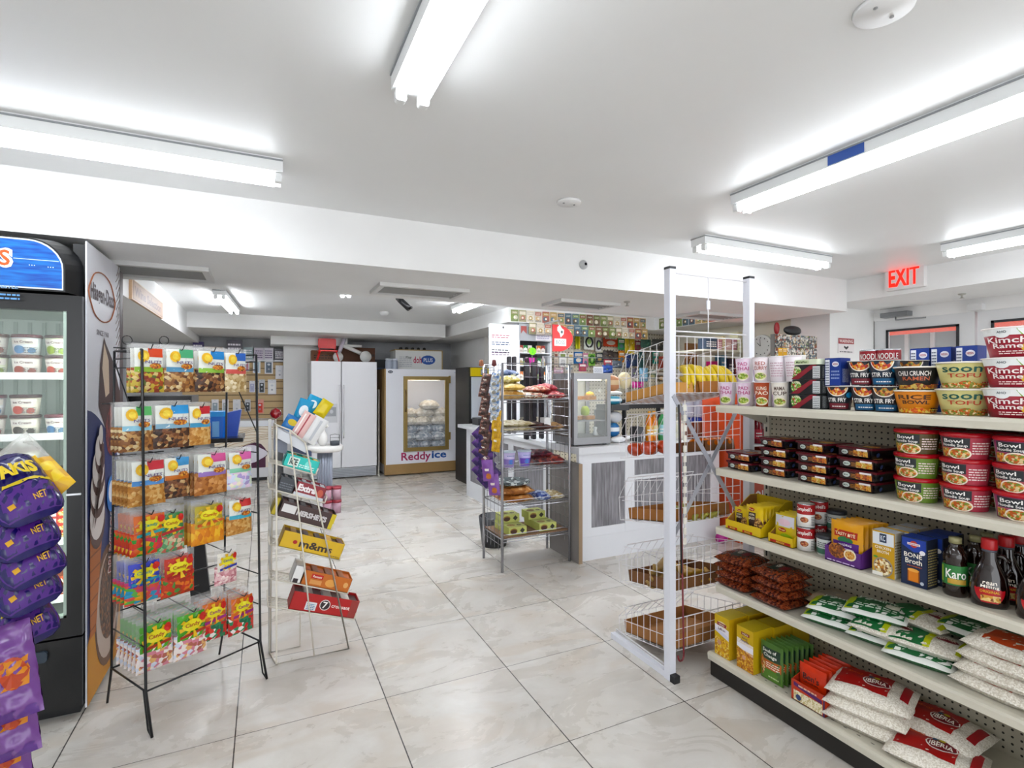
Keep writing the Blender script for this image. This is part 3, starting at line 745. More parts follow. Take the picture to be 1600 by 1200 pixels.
def f_m3(s, f):
    s.patch(f, -.045, .07, .045, .118, '#c9c8cf', 1); s.disc(f, -.01, .055, .02, .009, '#b22222', 2); s.text(f, 'Maggi', -.01, .055, .03, .008, '#f6e6a0', 4); s.disc(f, .01, .03, .028, .012, '#9fbf2a', 2); s.disc(f, .0, .09, .03, .015, '#d9b7c4', 2)
m3 = packet(.10, .125, .018, '#d9be2a', f_m3, 'seasoning_packet', seed=5)
md2 = display(.12, .18, .11, .04, '#dcbb24', lambda s, f, R: (s.rect(f, -.05, .004, .05, .016, '#b5301c', 1), s.text(f, 'MAGGI', 0, .010, .04, .008, '#f3dc6a', 2)), 'display_box')
y1 = ty(1219, 2.055); gput(md2, 0, C_, 2.055, .18, 'small yellow display box next to the soup cans', 'display box', y=y1)
for k in range(4): gput(m3, 0, C_ + .006, 2.08 + k * .03, .02, 'clear and yellow soup packet leaning in the small display box', 'seasoning packet', 'soup packets in the small display box', y=y1)
can = soup_can()
for k in range(2): gput(can, 1251, C_ + k * .101, 2.06, .068, 'red and white soup can in front, %s of two' % ('lower', 'upper')[k], 'soup can', 'red and white soup cans')
for k in range(2): gput(can, 1276, C_ + k * .101, 2.16, .068, 'red and white soup can in the shade, %s of two' % ('lower', 'upper')[k], 'soup can', 'red and white soup cans', y=ty(1272, 2.16))
def tub():
    r = empty('food_tub'); s = Mesh(); s.lathe([(.035, 0), (.037, .07)], mat('#c9cdc9', .4), seg=22); f = curved((0, 0, 0), .035, .037, .07, -pi / 2)
    s.rect(f, -.05, .008, .05, .03, '#3f6f5a', 1, 10); s.lines(f, -.03, .036, .03, .06, 3, '#56605c', 2); s.make('tub_body', r)
    Mesh().lathe([(.038, .068), (.0395, .07), (.0395, .082), (.036, .084), (0, .084)], mat('#2a2d33', .35), seg=22).make('lid', r); return r
tb = tub()
gput(tb, 1282, C_, 2.075, .078, 'small pale tub with dark lid beside the soup cans', 'food tub'); gput(tb, 1300, C_, 2.18, .078, 'small pale tub with dark lid behind, lower one', 'food tub', y=ty(1298, 2.18)); gput(tb, 1300, C_ + .085, 2.18, .078, 'small pale tub with dark lid stacked behind the purple box', 'food tub', y=ty(1298, 2.18))
def f_tb(s, f, R):
    s.disc(f, -.02, .05, .035, .03, speckle(('#8a4a22', '#b5702f', '#5f2f18'), 170), 1); s.disc(f, .03, .045, .024, .022, '#e9dcc0', 2); s.disc(f, .03, .045, .019, .016, speckle(('#d9a04a', '#e8c98a', '#c2702a'), 170), 3); s.lines(f, -.06, .006, .05, .014, 1, '#d9c8e6', 2)
dd = display(.14, .17, .09, .06, '#5a2a7a', f_tb, 'display_box', '#4a2468')
def f_tp(s, f):
    s.patch(f, -.045, .095, .045, .122, '#b52f22', 1); s.text(f, 'TASTY BITE', 0, .108, .078, .012, '#f3e3c0', 4); s.disc(f, 0, .085, .03, .014, '#2f7a4a', 1); s.patch(f, -.05, .045, .05, .078, '#5a2a86', 2); s.text(f, 'MADRAS', 0, .066, .05, .009, '#f1e9f3', 4); s.lines(f, -.035, .05, .035, .058, 1, '#d9c8e6', 4)
tp = packet(.125, .155, .02, '#e6a51c', f_tp, 'meal_pouch', seed=3)
yd = ty(1316, 2.05); gput(dd, 0, C_, 2.05, .17, 'purple display box holding yellow meal pouches', 'display box', y=yd)
for k in range(6): gput(tp, 0, C_ + .008, 2.07 + k * .025, .02, ('yellow meal pouch with red banner, foremost in the purple box' if k == 0 else 'yellow meal pouch in the file behind the first, purple box'), 'meal pouch', 'yellow meal pouches in the purple box', y=yd - .004 * k)
def f_ch(s, f, R, T):
    s.rect(f, -.036, .115, .036, .16, '#d9dde2', 1); s.rect(f, -.012, .125, .012, .157, '#22354f', 2); s.text(f, 'KC', 0, .141, .016, .02, '#dfe5ee', 4); s.text(f, 'CHICKEN', 0, .105, .055, .010, '#f4ecd8', 4); s.text(f, 'BROTH', 0, .09, .04, .010, '#f4ecd8', 4)
    s.disc(f, 0, .035, .034, .035, '#8f8a80', 2); s.disc(f, 0, .035, .030, .031, speckle(('#c98a3a', '#e6d3a0', '#8a5a2a', '#f0e3c0'), 130), 3); s.rect(f, -.037, .0, .0, .014, '#ece8e0', 4); s.disc(f, -.025, .068, .008, .004, '#5a9a3a', 4); s.lines(R, -.03, .02, .03, .14, 12, '#8a7a55', 2)
ch = carton(.076, .062, .165, 'broth_carton', f_ch, '#d3a53a', '#cfc8b4', '#d9dde2')
gput(ch, 1380, C_, 2.06, .062, 'yellow and white chicken broth carton', 'broth carton')
def f_bo(s, f, R, T):
    s.shape(f, [(-.037, .165), (-.037, .138), (0, .118), (.037, .128), (.037, .165)], '#2743a0', 1); s.rect(f, -.02, .142, .02, .150, '#e8e6ea', 3); s.text(f, 'SWANSON', 0, .146, .034, .005, '#b52f3a', 5); s.disc(f, 0, .146, .012, .012, '#c2463a', 2)
    s.text(f, 'BONE', -.002, .107, .056, .016, '#f3efdf', 4); s.text(f, 'Broth', 0, .086, .052, .018, '#f3efdf', 4); s.lines(f, -.02, .068, .025, .074, 1, '#d96a3a', 4)
    s.rect(f, -.020, .014, .018, .058, '#8f4f22', 2); s.rect(f, -.016, .016, .014, .055, '#e0872c', 3); s.disc(f, -.001, .055, .018, .006, '#f0b05a', 4); s.disc(f, .026, .016, .006, .006, '#b9c3cf', 4); s.disc(f, .027, .122, .009, .008, '#e8e6ea', 4); s.lines(R, -.028, .01, .028, .14, 14, '#b9a874', 2)
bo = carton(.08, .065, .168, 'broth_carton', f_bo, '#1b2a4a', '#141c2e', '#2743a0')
gput(bo, 1428, C_, 2.06, .065, 'blue carton reading bone broth', 'broth carton')
for k in range(2): gput(bo, 0, C_, 2.14 + k * .07, .065, 'blue broth carton in line behind the front one', 'broth carton', 'blue broth cartons in the file', y=ty(1428, 2.06) - .01)
for k in range(2): gput(ch, 0, C_, 2.14 + k * .07, .062, 'yellow broth carton in line behind the front one', 'broth carton', 'yellow broth cartons in the file', y=ty(1380, 2.06) - .006)
def karo():
    r = empty('syrup_bottle'); s = Mesh(); g = mat('#1c0d08', .08, coat=.5)
    s.lathe([(.031, 0), (.034, .006), (.034, .085), (.031, .098), (.034, .104), (.03, .125), (.018, .14), (.015, .145), (.015, .152)], g, seg=26); s.make('bottle_body', r)
    l = Mesh(); f = curved((0, 0, 0), .0346, .0346, .2, -pi / 2); l.rect(f, -.045, .034, .045, .09, '#2f7a3a', 1, 12); l.text(f, 'Karo', .002, .066, .055, .026, '#f1f1ea', 3); l.rect(f, -.02, .038, .03, .052, '#c9a24a', 2, 6); l.rect(f, -.043, .04, -.034, .086, '#9fc04a', 2); l.make('label_wrap', r)
    Mesh().lathe([(.0175, .15), (.0175, .166), (0, .167)], mat('#9f9a72', .4), seg=20).make('cap', r); return r
kr = karo(); gput(kr, 1484, C_, 2.07, .068, 'dark corn syrup bottle with green label', 'syrup bottle', scale=(1, 1, 1.16))
for k in range(2): gput(kr, 0, C_, 2.155 + k * .075, .068, 'dark corn syrup bottle behind the front one', 'syrup bottle', 'corn syrup bottles in the file', y=ty(1484, 2.07) - .02)
def pancake():
    r = empty('syrup_bottle'); s = Mesh(); g = mat('#1a0a07', .08, coat=.6)
    prof = [(.040, 0), (.044, .008), (.045, .05), (.040, .08), (.026, .108), (.018, .128), (.017, .150), (.016, .155)]
    P = []; seg = 28
    s.lathe(prof, g, seg=seg); s.v = [(x, y * .72, z) for x, y, z in s.v]
    s.tube([(.036, 0, .085), (.046, 0, .10), (.044, 0, .125), (.03, 0, .137), (.016, 0, .135)], .006, g, 8); s.make('bottle_body', r)
    l = Mesh()
    def fr(x, y, k=1):
        rr = .0445 if y < .05 else .0445 - (y - .05) * .32
        a = -pi / 2 + x / .044; return Vector((cos(a) * (rr + .0006 * k), sin(a) * (rr * .72 + .0006 * k), y))
    l.grid(lambda a, b: fr((a - .5) * .074 * (sin(pi * min(1, b * .8 + .1)) ** .6), .014 + .07 * b), 10, 8, mat('#b5202a', .3)); l.patch(fr, -.02, .018, .024, .034, speckle(('#d9a04a', '#f0cf8a', '#8a4a1c'), 140), 2)
    l.text(fr, 'Pearl', 0, .068, .034, .012, '#f6ece0', 4); l.text(fr, 'Milling', 0, .056, .042, .010, '#f6ece0', 4); l.text(fr, 'ORIGINAL', 0, .044, .044, .007, '#f0c04a', 4); l.make('label_wrap', r)
    Mesh().lathe([(.0185, .153), (.019, .155), (.019, .178), (.0165, .182), (0, .182)], mat('#b51e28', .35), seg=20).lathe([(.0175, .147), (.0175, .153)], mat('#4a4a55', .3), seg=20).make('cap', r); return r
pk = pancake()
gput(pk, 1537, C_, 2.065, .07, 'dark pancake syrup bottle with red cap beside the corn syrup', 'syrup bottle', scale=(1.08, 1, 1.18)); gput(pk, 1612, C_, 2.065, .07, 'dark pancake syrup bottle cut by the right edge', 'syrup bottle', scale=(1.08, 1, 1.18))
for u in (1537, 1612):
    for k in range(2): gput(pk, 0, C_, 2.15 + k * .08, .07, 'pancake syrup bottle with red cap in the row behind', 'syrup bottle', 'pancake syrup bottles behind', y=ty(u, 2.065) - .01)

# --- fourth shelf and base: bags
D_, E_ = SZ[3], SZ[4]
def bagput(src, uv, z, label, cat, group, dz=0.0, rz=FACE, x=None, tilt=0.0, y=None):
    x = x if x is not None else 2.15
    y = ty(uv, 2.03) if y is None else y
    return place(src, USED, (x, y, z + .001 + dz), (tilt, 0, rz), label, cat, group)
def f_bean(s, f):
    s.patch(f, -.03, -.055, .045, .055, '#23352a', 1); s.patch(f, .015, -.03, .04, .03, '#7a2026', 2); s.text(f, 'BEANS', .0, 0, .04, .02, '#d9cfc0', 4, rot=90)
bean = lying_bag(.185, .19, .044, speckle(('#5f2a1c', '#7d3a24', '#8f4a30', '#4a1f16'), 110, .18), f_bean, 'bean_bag', seed=4)
for k in range(4): bagput(bean, 1136, D_, 'dark red bean bag in the left stack, %s' % ('bottom', 'second', 'third', 'top')[k], 'bag of beans', 'dark red bean bags', k * .039, FACE + .12 * (k % 2), 2.13)
for k in range(4): bagput(bean, 1196, D_, 'dark red bean bag in the stack beside the green rice, %s' % ('bottom', 'second', 'third', 'top')[k], 'bag of beans', 'dark red bean bags', k * .039, FACE - .1 * (k % 2), 2.13)
gbag = mat('#b9a58a', .35); bagput(lying_bag(.17, .2, .05, gbag, lambda s, f: s.patch(f, -.06, -.05, .05, .05, '#9a8f80', 1), 'grain_bag', seed=8), 1248, D_, 'plain pale grain bag behind the bean bags', 'bag of grain', None, .02, FACE, 2.28)
clear_rice = speckle(('#d9d2c4', '#e6e0d3', '#cfc6b5', '#ece7dc'), 260, .25, bump=.15)
def f_jas(s, f):
    s.patch(f, -.095, -.07, .095, .07, '#1f6a38', 1, 8, 6); s.text(f, 'JASMINE', 0, .035, .13, .022, '#cfe0cf', 4); s.patch(f, -.095, -.072, -.07, .072, '#b5c92a', 2); s.lines(f, -.06, -.05, .07, -.02, 2, '#cfe0cf', 3)
    s.patch(f, .03, -.02, .075, .02, '#d9dcc8', 3)
jas = lying_bag(.21, .16, .045, mat('#e6e8e2', .25), f_jas, 'rice_bag', mat('#1f6a38', .25), seed=11)
def f_ib(s, f):
    s.patch(f, -.1, -.075, .0, .075, '#1f6e3a', 1, 8, 6); s.patch(f, .0, -.075, .02, .075, '#c9d02a', 1, 3, 6); s.disc(f, .055, .0, .032, .018, '#7a1c26', 2); s.text(f, 'IBERIA', .055, 0, .05, .016, '#e8dcc8', 4); s.patch(f, .09, -.07, .105, .07, '#c9d02a', 2, 3, 6)
ibg = lying_bag(.22, .16, .045, clear_rice, f_ib, 'rice_bag', mat('#d9d6c8', .25), seed=12)
for k, (u, m, dx, rz, l) in enumerate(((1275, jas, .0, .25, 'green jasmine rice bag at the bottom beside the beans'), (1345, jas, .02, .2, 'green rice bag lying low in the middle of the fourth shelf'), (1410, jas, .0, .25, 'green rice bag at the bottom next to the white bags'))):
    bagput(m, u, D_, l, 'bag of rice', 'green rice bags on the fourth shelf', 0, FACE + rz, 2.15 + dx)
for k, (u, m, dx, rz, l) in enumerate(((1280, jas, .01, .3, 'glossy green rice bag on the left of the pile, lettering up'), (1358, ibg, .0, .15, 'clear and green rice bag with maroon badge in the middle of the pile'), (1415, ibg, .02, .22, 'clear and yellow rice bag with maroon badge nearest the white bags'))):
    bagput(m, u, D_, l, 'bag of rice', 'green rice bags on the fourth shelf', .044, FACE + rz, 2.15 + dx)
bagput(jas, 1335, D_, 'green rice bag on top of the pile with a yellow edge', 'bag of rice', 'green rice bags on the fourth shelf', .088, FACE + .35, 2.17)
bagput(ibg, 1385, D_, 'rice bag with yellow rounded panel leaning at the back of the pile', 'bag of rice', None, .088, FACE - .1, 2.26)
bagput(jas, 1465, D_, 'dark green jasmine rice bag at the back behind the white bags', 'bag of rice', None, .10, FACE, 2.29)
def f_or(s, f): s.patch(f, -.05, -.06, .06, .06, '#c24a22', 1, 5, 6); s.patch(f, -.054, -.064, -.05, .064, '#f0e6dc', 2, 1, 6)
orr = lying_bag(.2, .17, .048, clear_rice, f_or, 'rice_bag', seed=21)
for k in range(4): bagput(orr, 1530, D_, 'white bag with orange panel in the stack of four, %s' % ('bottom', 'second', 'third', 'top')[k], 'bag of rice', 'white bags with orange panels', k * .046, FACE + .08 * (k % 2) - .05, 2.15, y=ty(1530, 2.03) - .01 * k)
for k in range(4): bagput(orr, 0, D_, 'white bag with orange panel in the stack at the right edge, %s' % ('bottom', 'second', 'third', 'top')[k], 'bag of rice', 'white bags with orange panels', k * .045, FACE - .06 * (k % 2), 2.15, y=ty(1530, 2.03) - .215)

def f_mah(s, f, R, T, a='#e0bc1c'):
    s.disc(f, 0, .13, .03, .013, '#ece0b5', 2); s.rect(f, -.028, .124, .028, .138, '#8f2a2a', 3); s.text(f, 'VIGO', 0, .131, .034, .008, '#f3ead0', 5); s.text(f, 'Saffron', 0, .112, .045, .010, '#5a2a4a', 5); s.shape(f, [(-.042, .112), (.042, .092), (.042, .118), (0, .125), (-.042, .125)], '#e9e6ee', 2); s.shape(f, [(-.042, .112), (.042, .092), (.042, .075), (-.042, .098)], '#d8d8ea', 2)
    s.rect(f, -.042, .0, .042, .075, speckle(('#e0a51c', '#f0c43a', '#c9861c', '#f6dd7a'), 150), 1); s.disc(f, -.015, .055, .012, .01, '#d8a58a', 3)
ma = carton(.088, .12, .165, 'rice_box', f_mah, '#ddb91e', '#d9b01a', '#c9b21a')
def f_mah2(s, f, R, T):
    s.rect(f, -.045, .10, .045, .165, '#d9b422', 1); s.rect(f, -.02, .138, .025, .150, '#8f2a2a', 2); s.text(f, 'VIGO', .002, .144, .034, .008, '#f3ead0', 4); s.text(f, 'Arroz', .0, .128, .03, .009, '#5a2a4a', 4); s.text(f, 'Amarillo', .0, .116, .045, .009, '#5a2a4a', 4); s.shape(f, [(-.045, .085), (.045, .065), (.045, .11), (-.045, .12)], '#e9e6ee', 1)
    s.rect(f, -.045, .0, .045, .078, speckle(('#d99a22', '#c27a1c', '#eec35a', '#a85f18'), 170), 1); s.disc(f, -.005, .05, .01, .009, '#d8a58a', 3)
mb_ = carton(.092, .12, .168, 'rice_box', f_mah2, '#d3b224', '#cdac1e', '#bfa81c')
gput(ma, 1128, E_, 2.0, .12, 'yellow saffron rice box at the left end of the bottom shelf', 'rice box', scale=(1, 1, 1.17)); gput(mb_, 1164, E_, 2.0, .12, 'larger yellow rice box second from the left end', 'rice box', scale=(1, 1, 1.15))
for k in range(2):
    gput(ma, 1128, E_, 2.125 + .125 * k, .12, 'yellow rice box standing behind the front pair', 'rice box', 'yellow rice boxes behind', y=ty(1128, 2.0) - .008); gput(mb_, 1164, E_, 2.125 + .125 * k, .12, 'yellow rice box standing behind the front pair', 'rice box', 'yellow rice boxes behind', y=ty(1164, 2.0) - .01)
def f_seed(s, f):
    s.patch(f, -.042, .098, .046, .148, '#1d3a2c', 1); s.text(f, 'Seeds of', -.004, .136, .066, .015, '#eef0e6', 4); s.text(f, 'Change', .0, .114, .066, .018, '#eef0e6', 4); s.patch(f, -.05, .055, .05, .095, '#c2622f', 1); s.lines(f, -.02, .062, .044, .09, 3, '#f0e0cc', 3); s.patch(f, -.052, .004, .052, .055, '#5c8a34', 1); s.disc(f, -.045, .065, .02, .045, speckle(('#c98a4a', '#e6d0a0', '#a0522a'), 160), 2, a0=-90, a1=90); s.lines(f, -.01, .02, .04, .034, 1, '#cfe0a8', 3)
sd = packet(.112, .168, .022, '#4a6e30', f_seed, 'grain_pouch', seed=9)
for k in range(7): gput(sd, 1206, E_, 2.02 + k * .026, .022, ('green grain pouch with dark label, front of its file' if k == 0 else 'green grain pouch in the file behind the dark-labelled one'), 'grain pouch', 'green grain pouches', y=ty(1206, 2.03) - .005 * k)
def f_ben(s, f, R):
    s.shape(f, [(-.062, .078), (.06, .06), (.06, .045), (-.062, .062)], '#5a2a6a', 1); s.rect(f, -.062, .004, .062, .045, speckle(('#e6d9b5', '#d9c790', '#f0e8cc'), 170), 1); s.disc(f, -.04, .02, .012, .012, '#3a4a78', 2); s.rect(f, .066, .0, .072, .085, '#3a2a5a', 2); s.lines(f, -.04, .066, .04, .08, 1, '#f2c8b0', 3)
    s.text(R, '6', -.05, .1, .02, .026, '#f0d9c8', 3); s.text(R, "Ben's", .03, .10, .06, .024, '#3a1a1c', 3)
bd = display(.145, .23, .135, .085, '#c2401c', f_ben, 'display_box', '#b5381a')
def f_bp(s, f): s.text(f, "Ben's", 0, .1, .07, .026, '#3a1a1c', 3); s.text(f, 'ORIGINAL', 0, .078, .07, .009, '#3a1a1c', 3); s.patch(f, -.04, .02, .04, .055, '#e6d9b5', 1)
bp_ = packet(.115, .145, .022, '#d6421c', f_bp, 'rice_pouch', seed=14)
yb = ty(1262, 2.0); gput(bd, 0, E_, 2.0, .23, 'orange display box of rice pouches on the bottom shelf', 'display box', y=yb)
for k in range(6): gput(bp_, 0, E_ + .008, 2.03 + k * .03, .022, ('orange rice pouch at the front of the display box' if k == 0 else 'orange rice pouch further back in the display box'), 'rice pouch', 'orange rice pouches in the display box', y=yb + .006, rz=.1 * (k % 2))
def f_red(s, f):
    s.patch(f, -.11, -.07, .06, .08, '#b01c20', 1, 8, 8); s.disc(f, .015, .0, .045, .032, '#e9e0d8', 2); s.disc(f, .015, .0, .041, .028, '#7a1620', 3); s.text(f, 'IBERIA', .015, -.006, .066, .022, '#eee6da', 5); s.disc(f, .012, .018, .012, .008, '#c9b02a', 5); s.disc(f, -.003, .018, .01, .008, '#2f5a7a', 5); s.text(f, 'ARROZ', -.06, .03, .05, .014, '#e0622c', 4)
    s.patch(f, .095, -.05, .12, .07, '#a8242a', 2, 2, 4)
red = lying_bag(.27, .22, .06, clear_rice, f_red, 'rice_bag', seed=31)
for k, (u, l) in enumerate(((1338, 'bottom'), (1338, 'middle'), (1340, 'top, red panel showing'))):
    bagput(red, u, E_, 'large clear rice bag with red panel, left stack, %s' % l, 'bag of rice', 'clear rice bags with red panels', k * .055, FACE + .2 + .06 * k, 2.12)
bagput(red, 1440, E_, 'large clear rice bag with red panel lying alone in front', 'bag of rice', 'clear rice bags with red panels', .0, FACE + .28, 2.12)
bagput(red, 1415, E_, 'rice bag with red panel underneath, between the two piles', 'bag of rice', 'clear rice bags with red panels', .03, FACE + .05, 2.25)
def f_yel(s, f): s.patch(f, -.08, -.05, .08, .06, '#dcbb22', 1, 6, 4); s.disc(f, .02, -.01, .035, .02, '#7a1620', 3); s.text(f, 'IBERIA', .02, -.012, .05, .016, '#eee6da', 5)
yel = lying_bag(.22, .18, .05, clear_rice, f_yel, 'rice_bag', seed=33)
bagput(yel, 1545, E_, 'clear rice bag with yellow panel at the bottom right', 'bag of rice', None, 0, FACE + .2, 2.10)
for k in range(4): bagput(jas, 0, E_, 'green jasmine rice bag in the bottom right stack, %s' % ('bottom', 'second', 'third', 'top')[k], 'bag of rice', 'green jasmine bags, bottom right', k * .046, FACE + .1, 2.2, y=ty(1560, 2.0) - .17 + .004 * k)
# ------------------------------------------------------------ white wire produce rack at the end of the shelf unit
wire_w = mat('#e2e0e4', .35); steel_w = mat('#dfe1ea', .35)
PXA, PXB, PY = 1.79, 2.335, 1.965
rack = empty('produce_rack', 'tall white metal produce rack with five wire baskets and diagonal braces', 'rack', (0, 0, 0))
for x in (PXA, PXB):
    p = Mesh().box((x - .019, PY - .02, 0), (x + .019, PY + .02, 2.0), steel_w); p.make('post', rack)
    Mesh().box((x - .0195, PY - .0205, 2.0), (x + .0195, PY + .0205, 2.012), mat('#22252a', .5)).make('post_cap', rack)
    s = Mesh().box((x - .015, PY - .02, 0), (x + .015, PY + .46, .03), steel_w); s.make('foot_bar', rack)
    Mesh().box((x - .018, PY - .05, 0), (x + .018, PY - .02, .034), mat('#1b1c1f', .5)).make('foot_cap', rack)
    for z in (1.86, 1.66): Mesh().box((x - .006, PY + .015, z), (x + .006, PY + .034, z + .07), steel_w).make('hook_plate', rack)
for a, b in (((PXA, 1.385), (PXB, .62)), ((PXB, 1.385), (PXA, .62))):
    d = Vector((b[0] - a[0], 0, b[1] - a[1])).normalized(); n = Vector((-d.z, 0, d.x)) * .011
    y = PY - .024 if a[0] == PXA else PY + .022
    A_, B2 = Vector((a[0], y, a[1])), Vector((b[0], y, b[1]))
    Mesh().prism([A_ - n, B2 - n, B2 + n, A_ + n], (0, .004, 0), mat('#b4b7c2', .4, .3)).make('brace', rack)
s = Mesh()
for z in (1.985, 1.70): s.tube([(PXA, PY, z), (PXB, PY, z)], .004, wire_w)
s.tube([((PXA + PXB) / 2 - .02, PY, 1.985), ((PXA + PXB) / 2 - .02, PY, 1.70)], .003, wire_w); s.box(((PXA + PXB) / 2 - .03, PY - .004, 1.82), ((PXA + PXB) / 2 - .01, PY + .004, 1.865), steel_w)
s.make('top_wires', rack)
BZ = [1.325, 1.02, .67, .32, .035]; XA, XB, YN, YF = 1.822, 2.305, 1.995, 2.40
def basket(z, hb):
    s = Mesh(); r = .0019; zn = z + .07
    bx = lambda a, b: (XA + (XB - XA) * a, YN + (YF - YN) * b, zn + (z - zn) * b)
    nx, ny = 9, 8
    for i in range(nx + 1): s.tube([bx(i / nx, 0), bx(i / nx, 1)], r, wire_w, 4)
    for j in range(ny + 1): s.tube([bx(0, j / ny), bx(1, j / ny)], r, wire_w, 4)
    # front panel: upright, then leaning back over the goods
    top = lambda a, k: [bx(a, 1), Vector(bx(a, 1)) + Vector((0, .012, hb * .5)), Vector(bx(a, 1)) + Vector((0, -.07, hb))][k]
    for i in range(nx + 1): s.tube([top(i / nx, 0), top(i / nx, 1), top(i / nx, 2)], r, wire_w, 4)
    for k, m in ((1, r), (2, .003)): s.tube([top(0, k), top(1, k)], m, wire_w, 5)
    # panel next to the frame and the two sides
    ht = hb * .95
    for i in range(nx + 1): s.tube([bx(i / nx, 0), Vector(bx(i / nx, 0)) + Vector((0, 0, ht))], r, wire_w, 4)
    for q in (.33, .66, 1): s.tube([Vector(bx(0, 0)) + Vector((0, 0, ht * q)), Vector(bx(1, 0)) + Vector((0, 0, ht * q))], r if q < 1 else .003, wire_w, 4)
    for a in (0, 1):
        for j in range(1, ny): 
            h = hb * (.95 - .45 * j / ny) if j < ny - 1 else hb * .6
            s.tube([bx(a, j / ny), Vector(bx(a, j / ny)) + Vector((0, 0, hb * .9))], r, wire_w, 4)
        for q in (.45, .9): s.tube([Vector(bx(a, 0)) + Vector((0, 0, hb * q)), Vector(bx(a, 1)) + Vector((0, -.04 * q, hb * q))], r, wire_w, 4)
    return s.make('basket', rack)
for z, hb in zip(BZ, (.30, .25, .25, .23, .17)): basket(z, hb)
for k, y in enumerate((2.05, 2.2, 2.36)):
    if k == 0: s = Mesh()
    s.tube([(1.80, PY + .02, .02 + .012 * k), (1.80 + .01, 2.42, .02 + .012 * k)], .004, wire_w)
s.make('base_rail', rack)
def zb(lv, y): return BZ[lv] + .07 * (YF - y) / (YF - YN) + .004
TILT = -atan2(.07, YF - YN)
def tray_box(x0, x1, y0, y1, lv, h, col, label, dz=0, name='cardboard_tray', cut=0.0):
    s = Mesh(); w, d = x1 - x0, y1 - y0; m = mat(col, .8, var=.08, scale=20); t = .004
    s.box((0, 0, 0), (w, d, t), m); s.box((0, 0, 0), (w, t, h), m); s.box((0, d - t, 0), (w, d, h), m)
    for x in (0, w - t): s.box((x, 0, 0), (x + t, d, h), m)
    o = s.make(name); o.location = (x0, y0, zb(lv, y0) + dz); o.rotation_euler = (TILT, 0, 0)
    return tag(o, label, 'cardboard tray')
tray_box(1.835, 2.0, 2.02, 2.37, 0, .055, '#d9a15c', 'pale orange cardboard tray in the top basket, left half')
tray_box(2.03, 2.29, 2.01, 2.36, 0, .06, '#b0743c', 'brown cardboard tray under the bananas in the top basket')
tray_box(2.08, 2.295, 2.02, 2.34, 1, .055, '#7a4f2c', 'dark cardboard tray of oranges in the second basket')
tray_box(1.86, 2.28, 2.04, 2.37, 2, .06, '#a9713c', 'cardboard tray under green plantains in the third basket')
tray_box(1.86, 2.29, 2.03, 2.37, 3, .06, '#7d5330', 'cardboard tray with brown plantains in the fourth basket')
tray_box(1.84, 2.29, 2.01, 2.38, 4, .065, '#a87647', 'empty cardboard tray lying in the bottom basket')
def banana(L=.17, R=.017, col='#e8c92e', tip='#5a4a22', bend=.9):
    s = Mesh(); n = 12; pts = []; rr = []
    for i in range(n + 1):
        a = (i / n - .5) * bend * 2; pts.append((sin(a) * L / bend / 2, 0, -(cos(a) - cos(bend)) * L / bend / 2)); f = i / n
        rr.append(R * max(.28, min(1, sin(pi * min(1, f * .93 + .05)) ** .5)) if f > .1 else R * .36)
    s.tube(pts, rr, mat(col, .45, var=.1, scale=30), 8); s.tube([pts[-1], (pts[-1][0] + .004, 0, pts[-1][2] + .004)], .005, mat(tip), 6)
    return s.make('banana')
rnd = random.Random(3)
def finger(L=.16, R=.0165, col='#e8c92e'):
    """one banana hanging from the crown: out towards local -y, then down"""
    s = Mesh(); pts = []; rr = []; n = 12
    for i in range(n + 1):
        f = i / n; a = f * 1.75
        pts.append((0, -L * .62 * sin(a), L * .62 * (cos(a) - 1))); rr.append(R * (.34 + .1 * f / .12 if f < .12 else min(1, .5 + (f - .12) * 4) if f < .8 else max(.3, 1 - ((f - .8) / .2) ** 2 * .75)))
    s.tube(pts, rr, mat(col, .45, var=.1, scale=30), 8)
    return s.make('banana')
fin = finger(); finb = finger(.10, .011, '#dcb822')
def hand(cx, cy, z, n, rz, where, src=fin, step=.02, name='yellow bananas'):
    for k in range(n):
        q = k - (n - 1) / 2; a = rz + q * .2
        place(src, USED, (cx + cos(rz) * q * step, cy + sin(rz) * q * step, z - abs(q) * .006), (.1 * (k % 2), 0, a), 'banana in %s' % where, 'banana', name)
z1 = zb(0, 2.12)
for hx, hy, hn, hr, wh, nm in ((2.06, 2.13, 6, .1, 'the yellow hand at the left of the top basket', 'yellow bananas in the left hand'), (2.22, 2.12, 6, .0, 'the yellow hand close to the pink cups', 'yellow bananas in the right hand'), (2.14, 2.26, 5, .3, 'the hand at the back of the top basket', 'yellow bananas in the rear hand')):
    hand(hx, hy, z1 + .165, hn, hr, wh, name=nm)
hand(1.985, 2.10, zb(0, 2.1) + .10, 4, .3, 'the little bunch beside the rack post', finb, .013, name='little bananas beside the post')
def round_fruit(R, col, name, stem='#5a5a2a', squash=.85):
    r = empty(name); s = Mesh(); P = []
    s.lathe([(R * sin(pi * i / 12) * (1 if i else 0), R * squash * (1 - cos(pi * i / 12)) - (0.0 if i < 11 else R * .12 * (i - 10))) for i in range(13)], mat(col, .22, var=.12, scale=12, coat=.4), seg=20); s.make('fruit_body', r)
    Mesh().lathe([(.0, R * squash * 1.72), (.006, R * squash * 1.76), (.003, R * squash * 1.9)], mat(stem), seg=8).make('stem', r); return r
tom = round_fruit(.047, '#c2461c', 'tomato')
for k, (x, y, l) in enumerate(((1.875, 2.33, 'front left'), (1.965, 2.31, 'front middle'), (2.05, 2.29, 'next to the rack post'), (1.885, 2.235, 'behind the front left one'), (1.98, 2.215, 'behind the middle one'))):
    place(tom, USED, (x, y, zb(1, y) + .001), k * .7, 'large orange-red tomato in the second basket, %s' % l, 'tomato', 'large tomatoes')
org = round_fruit(.037, '#d9702a', 'orange')
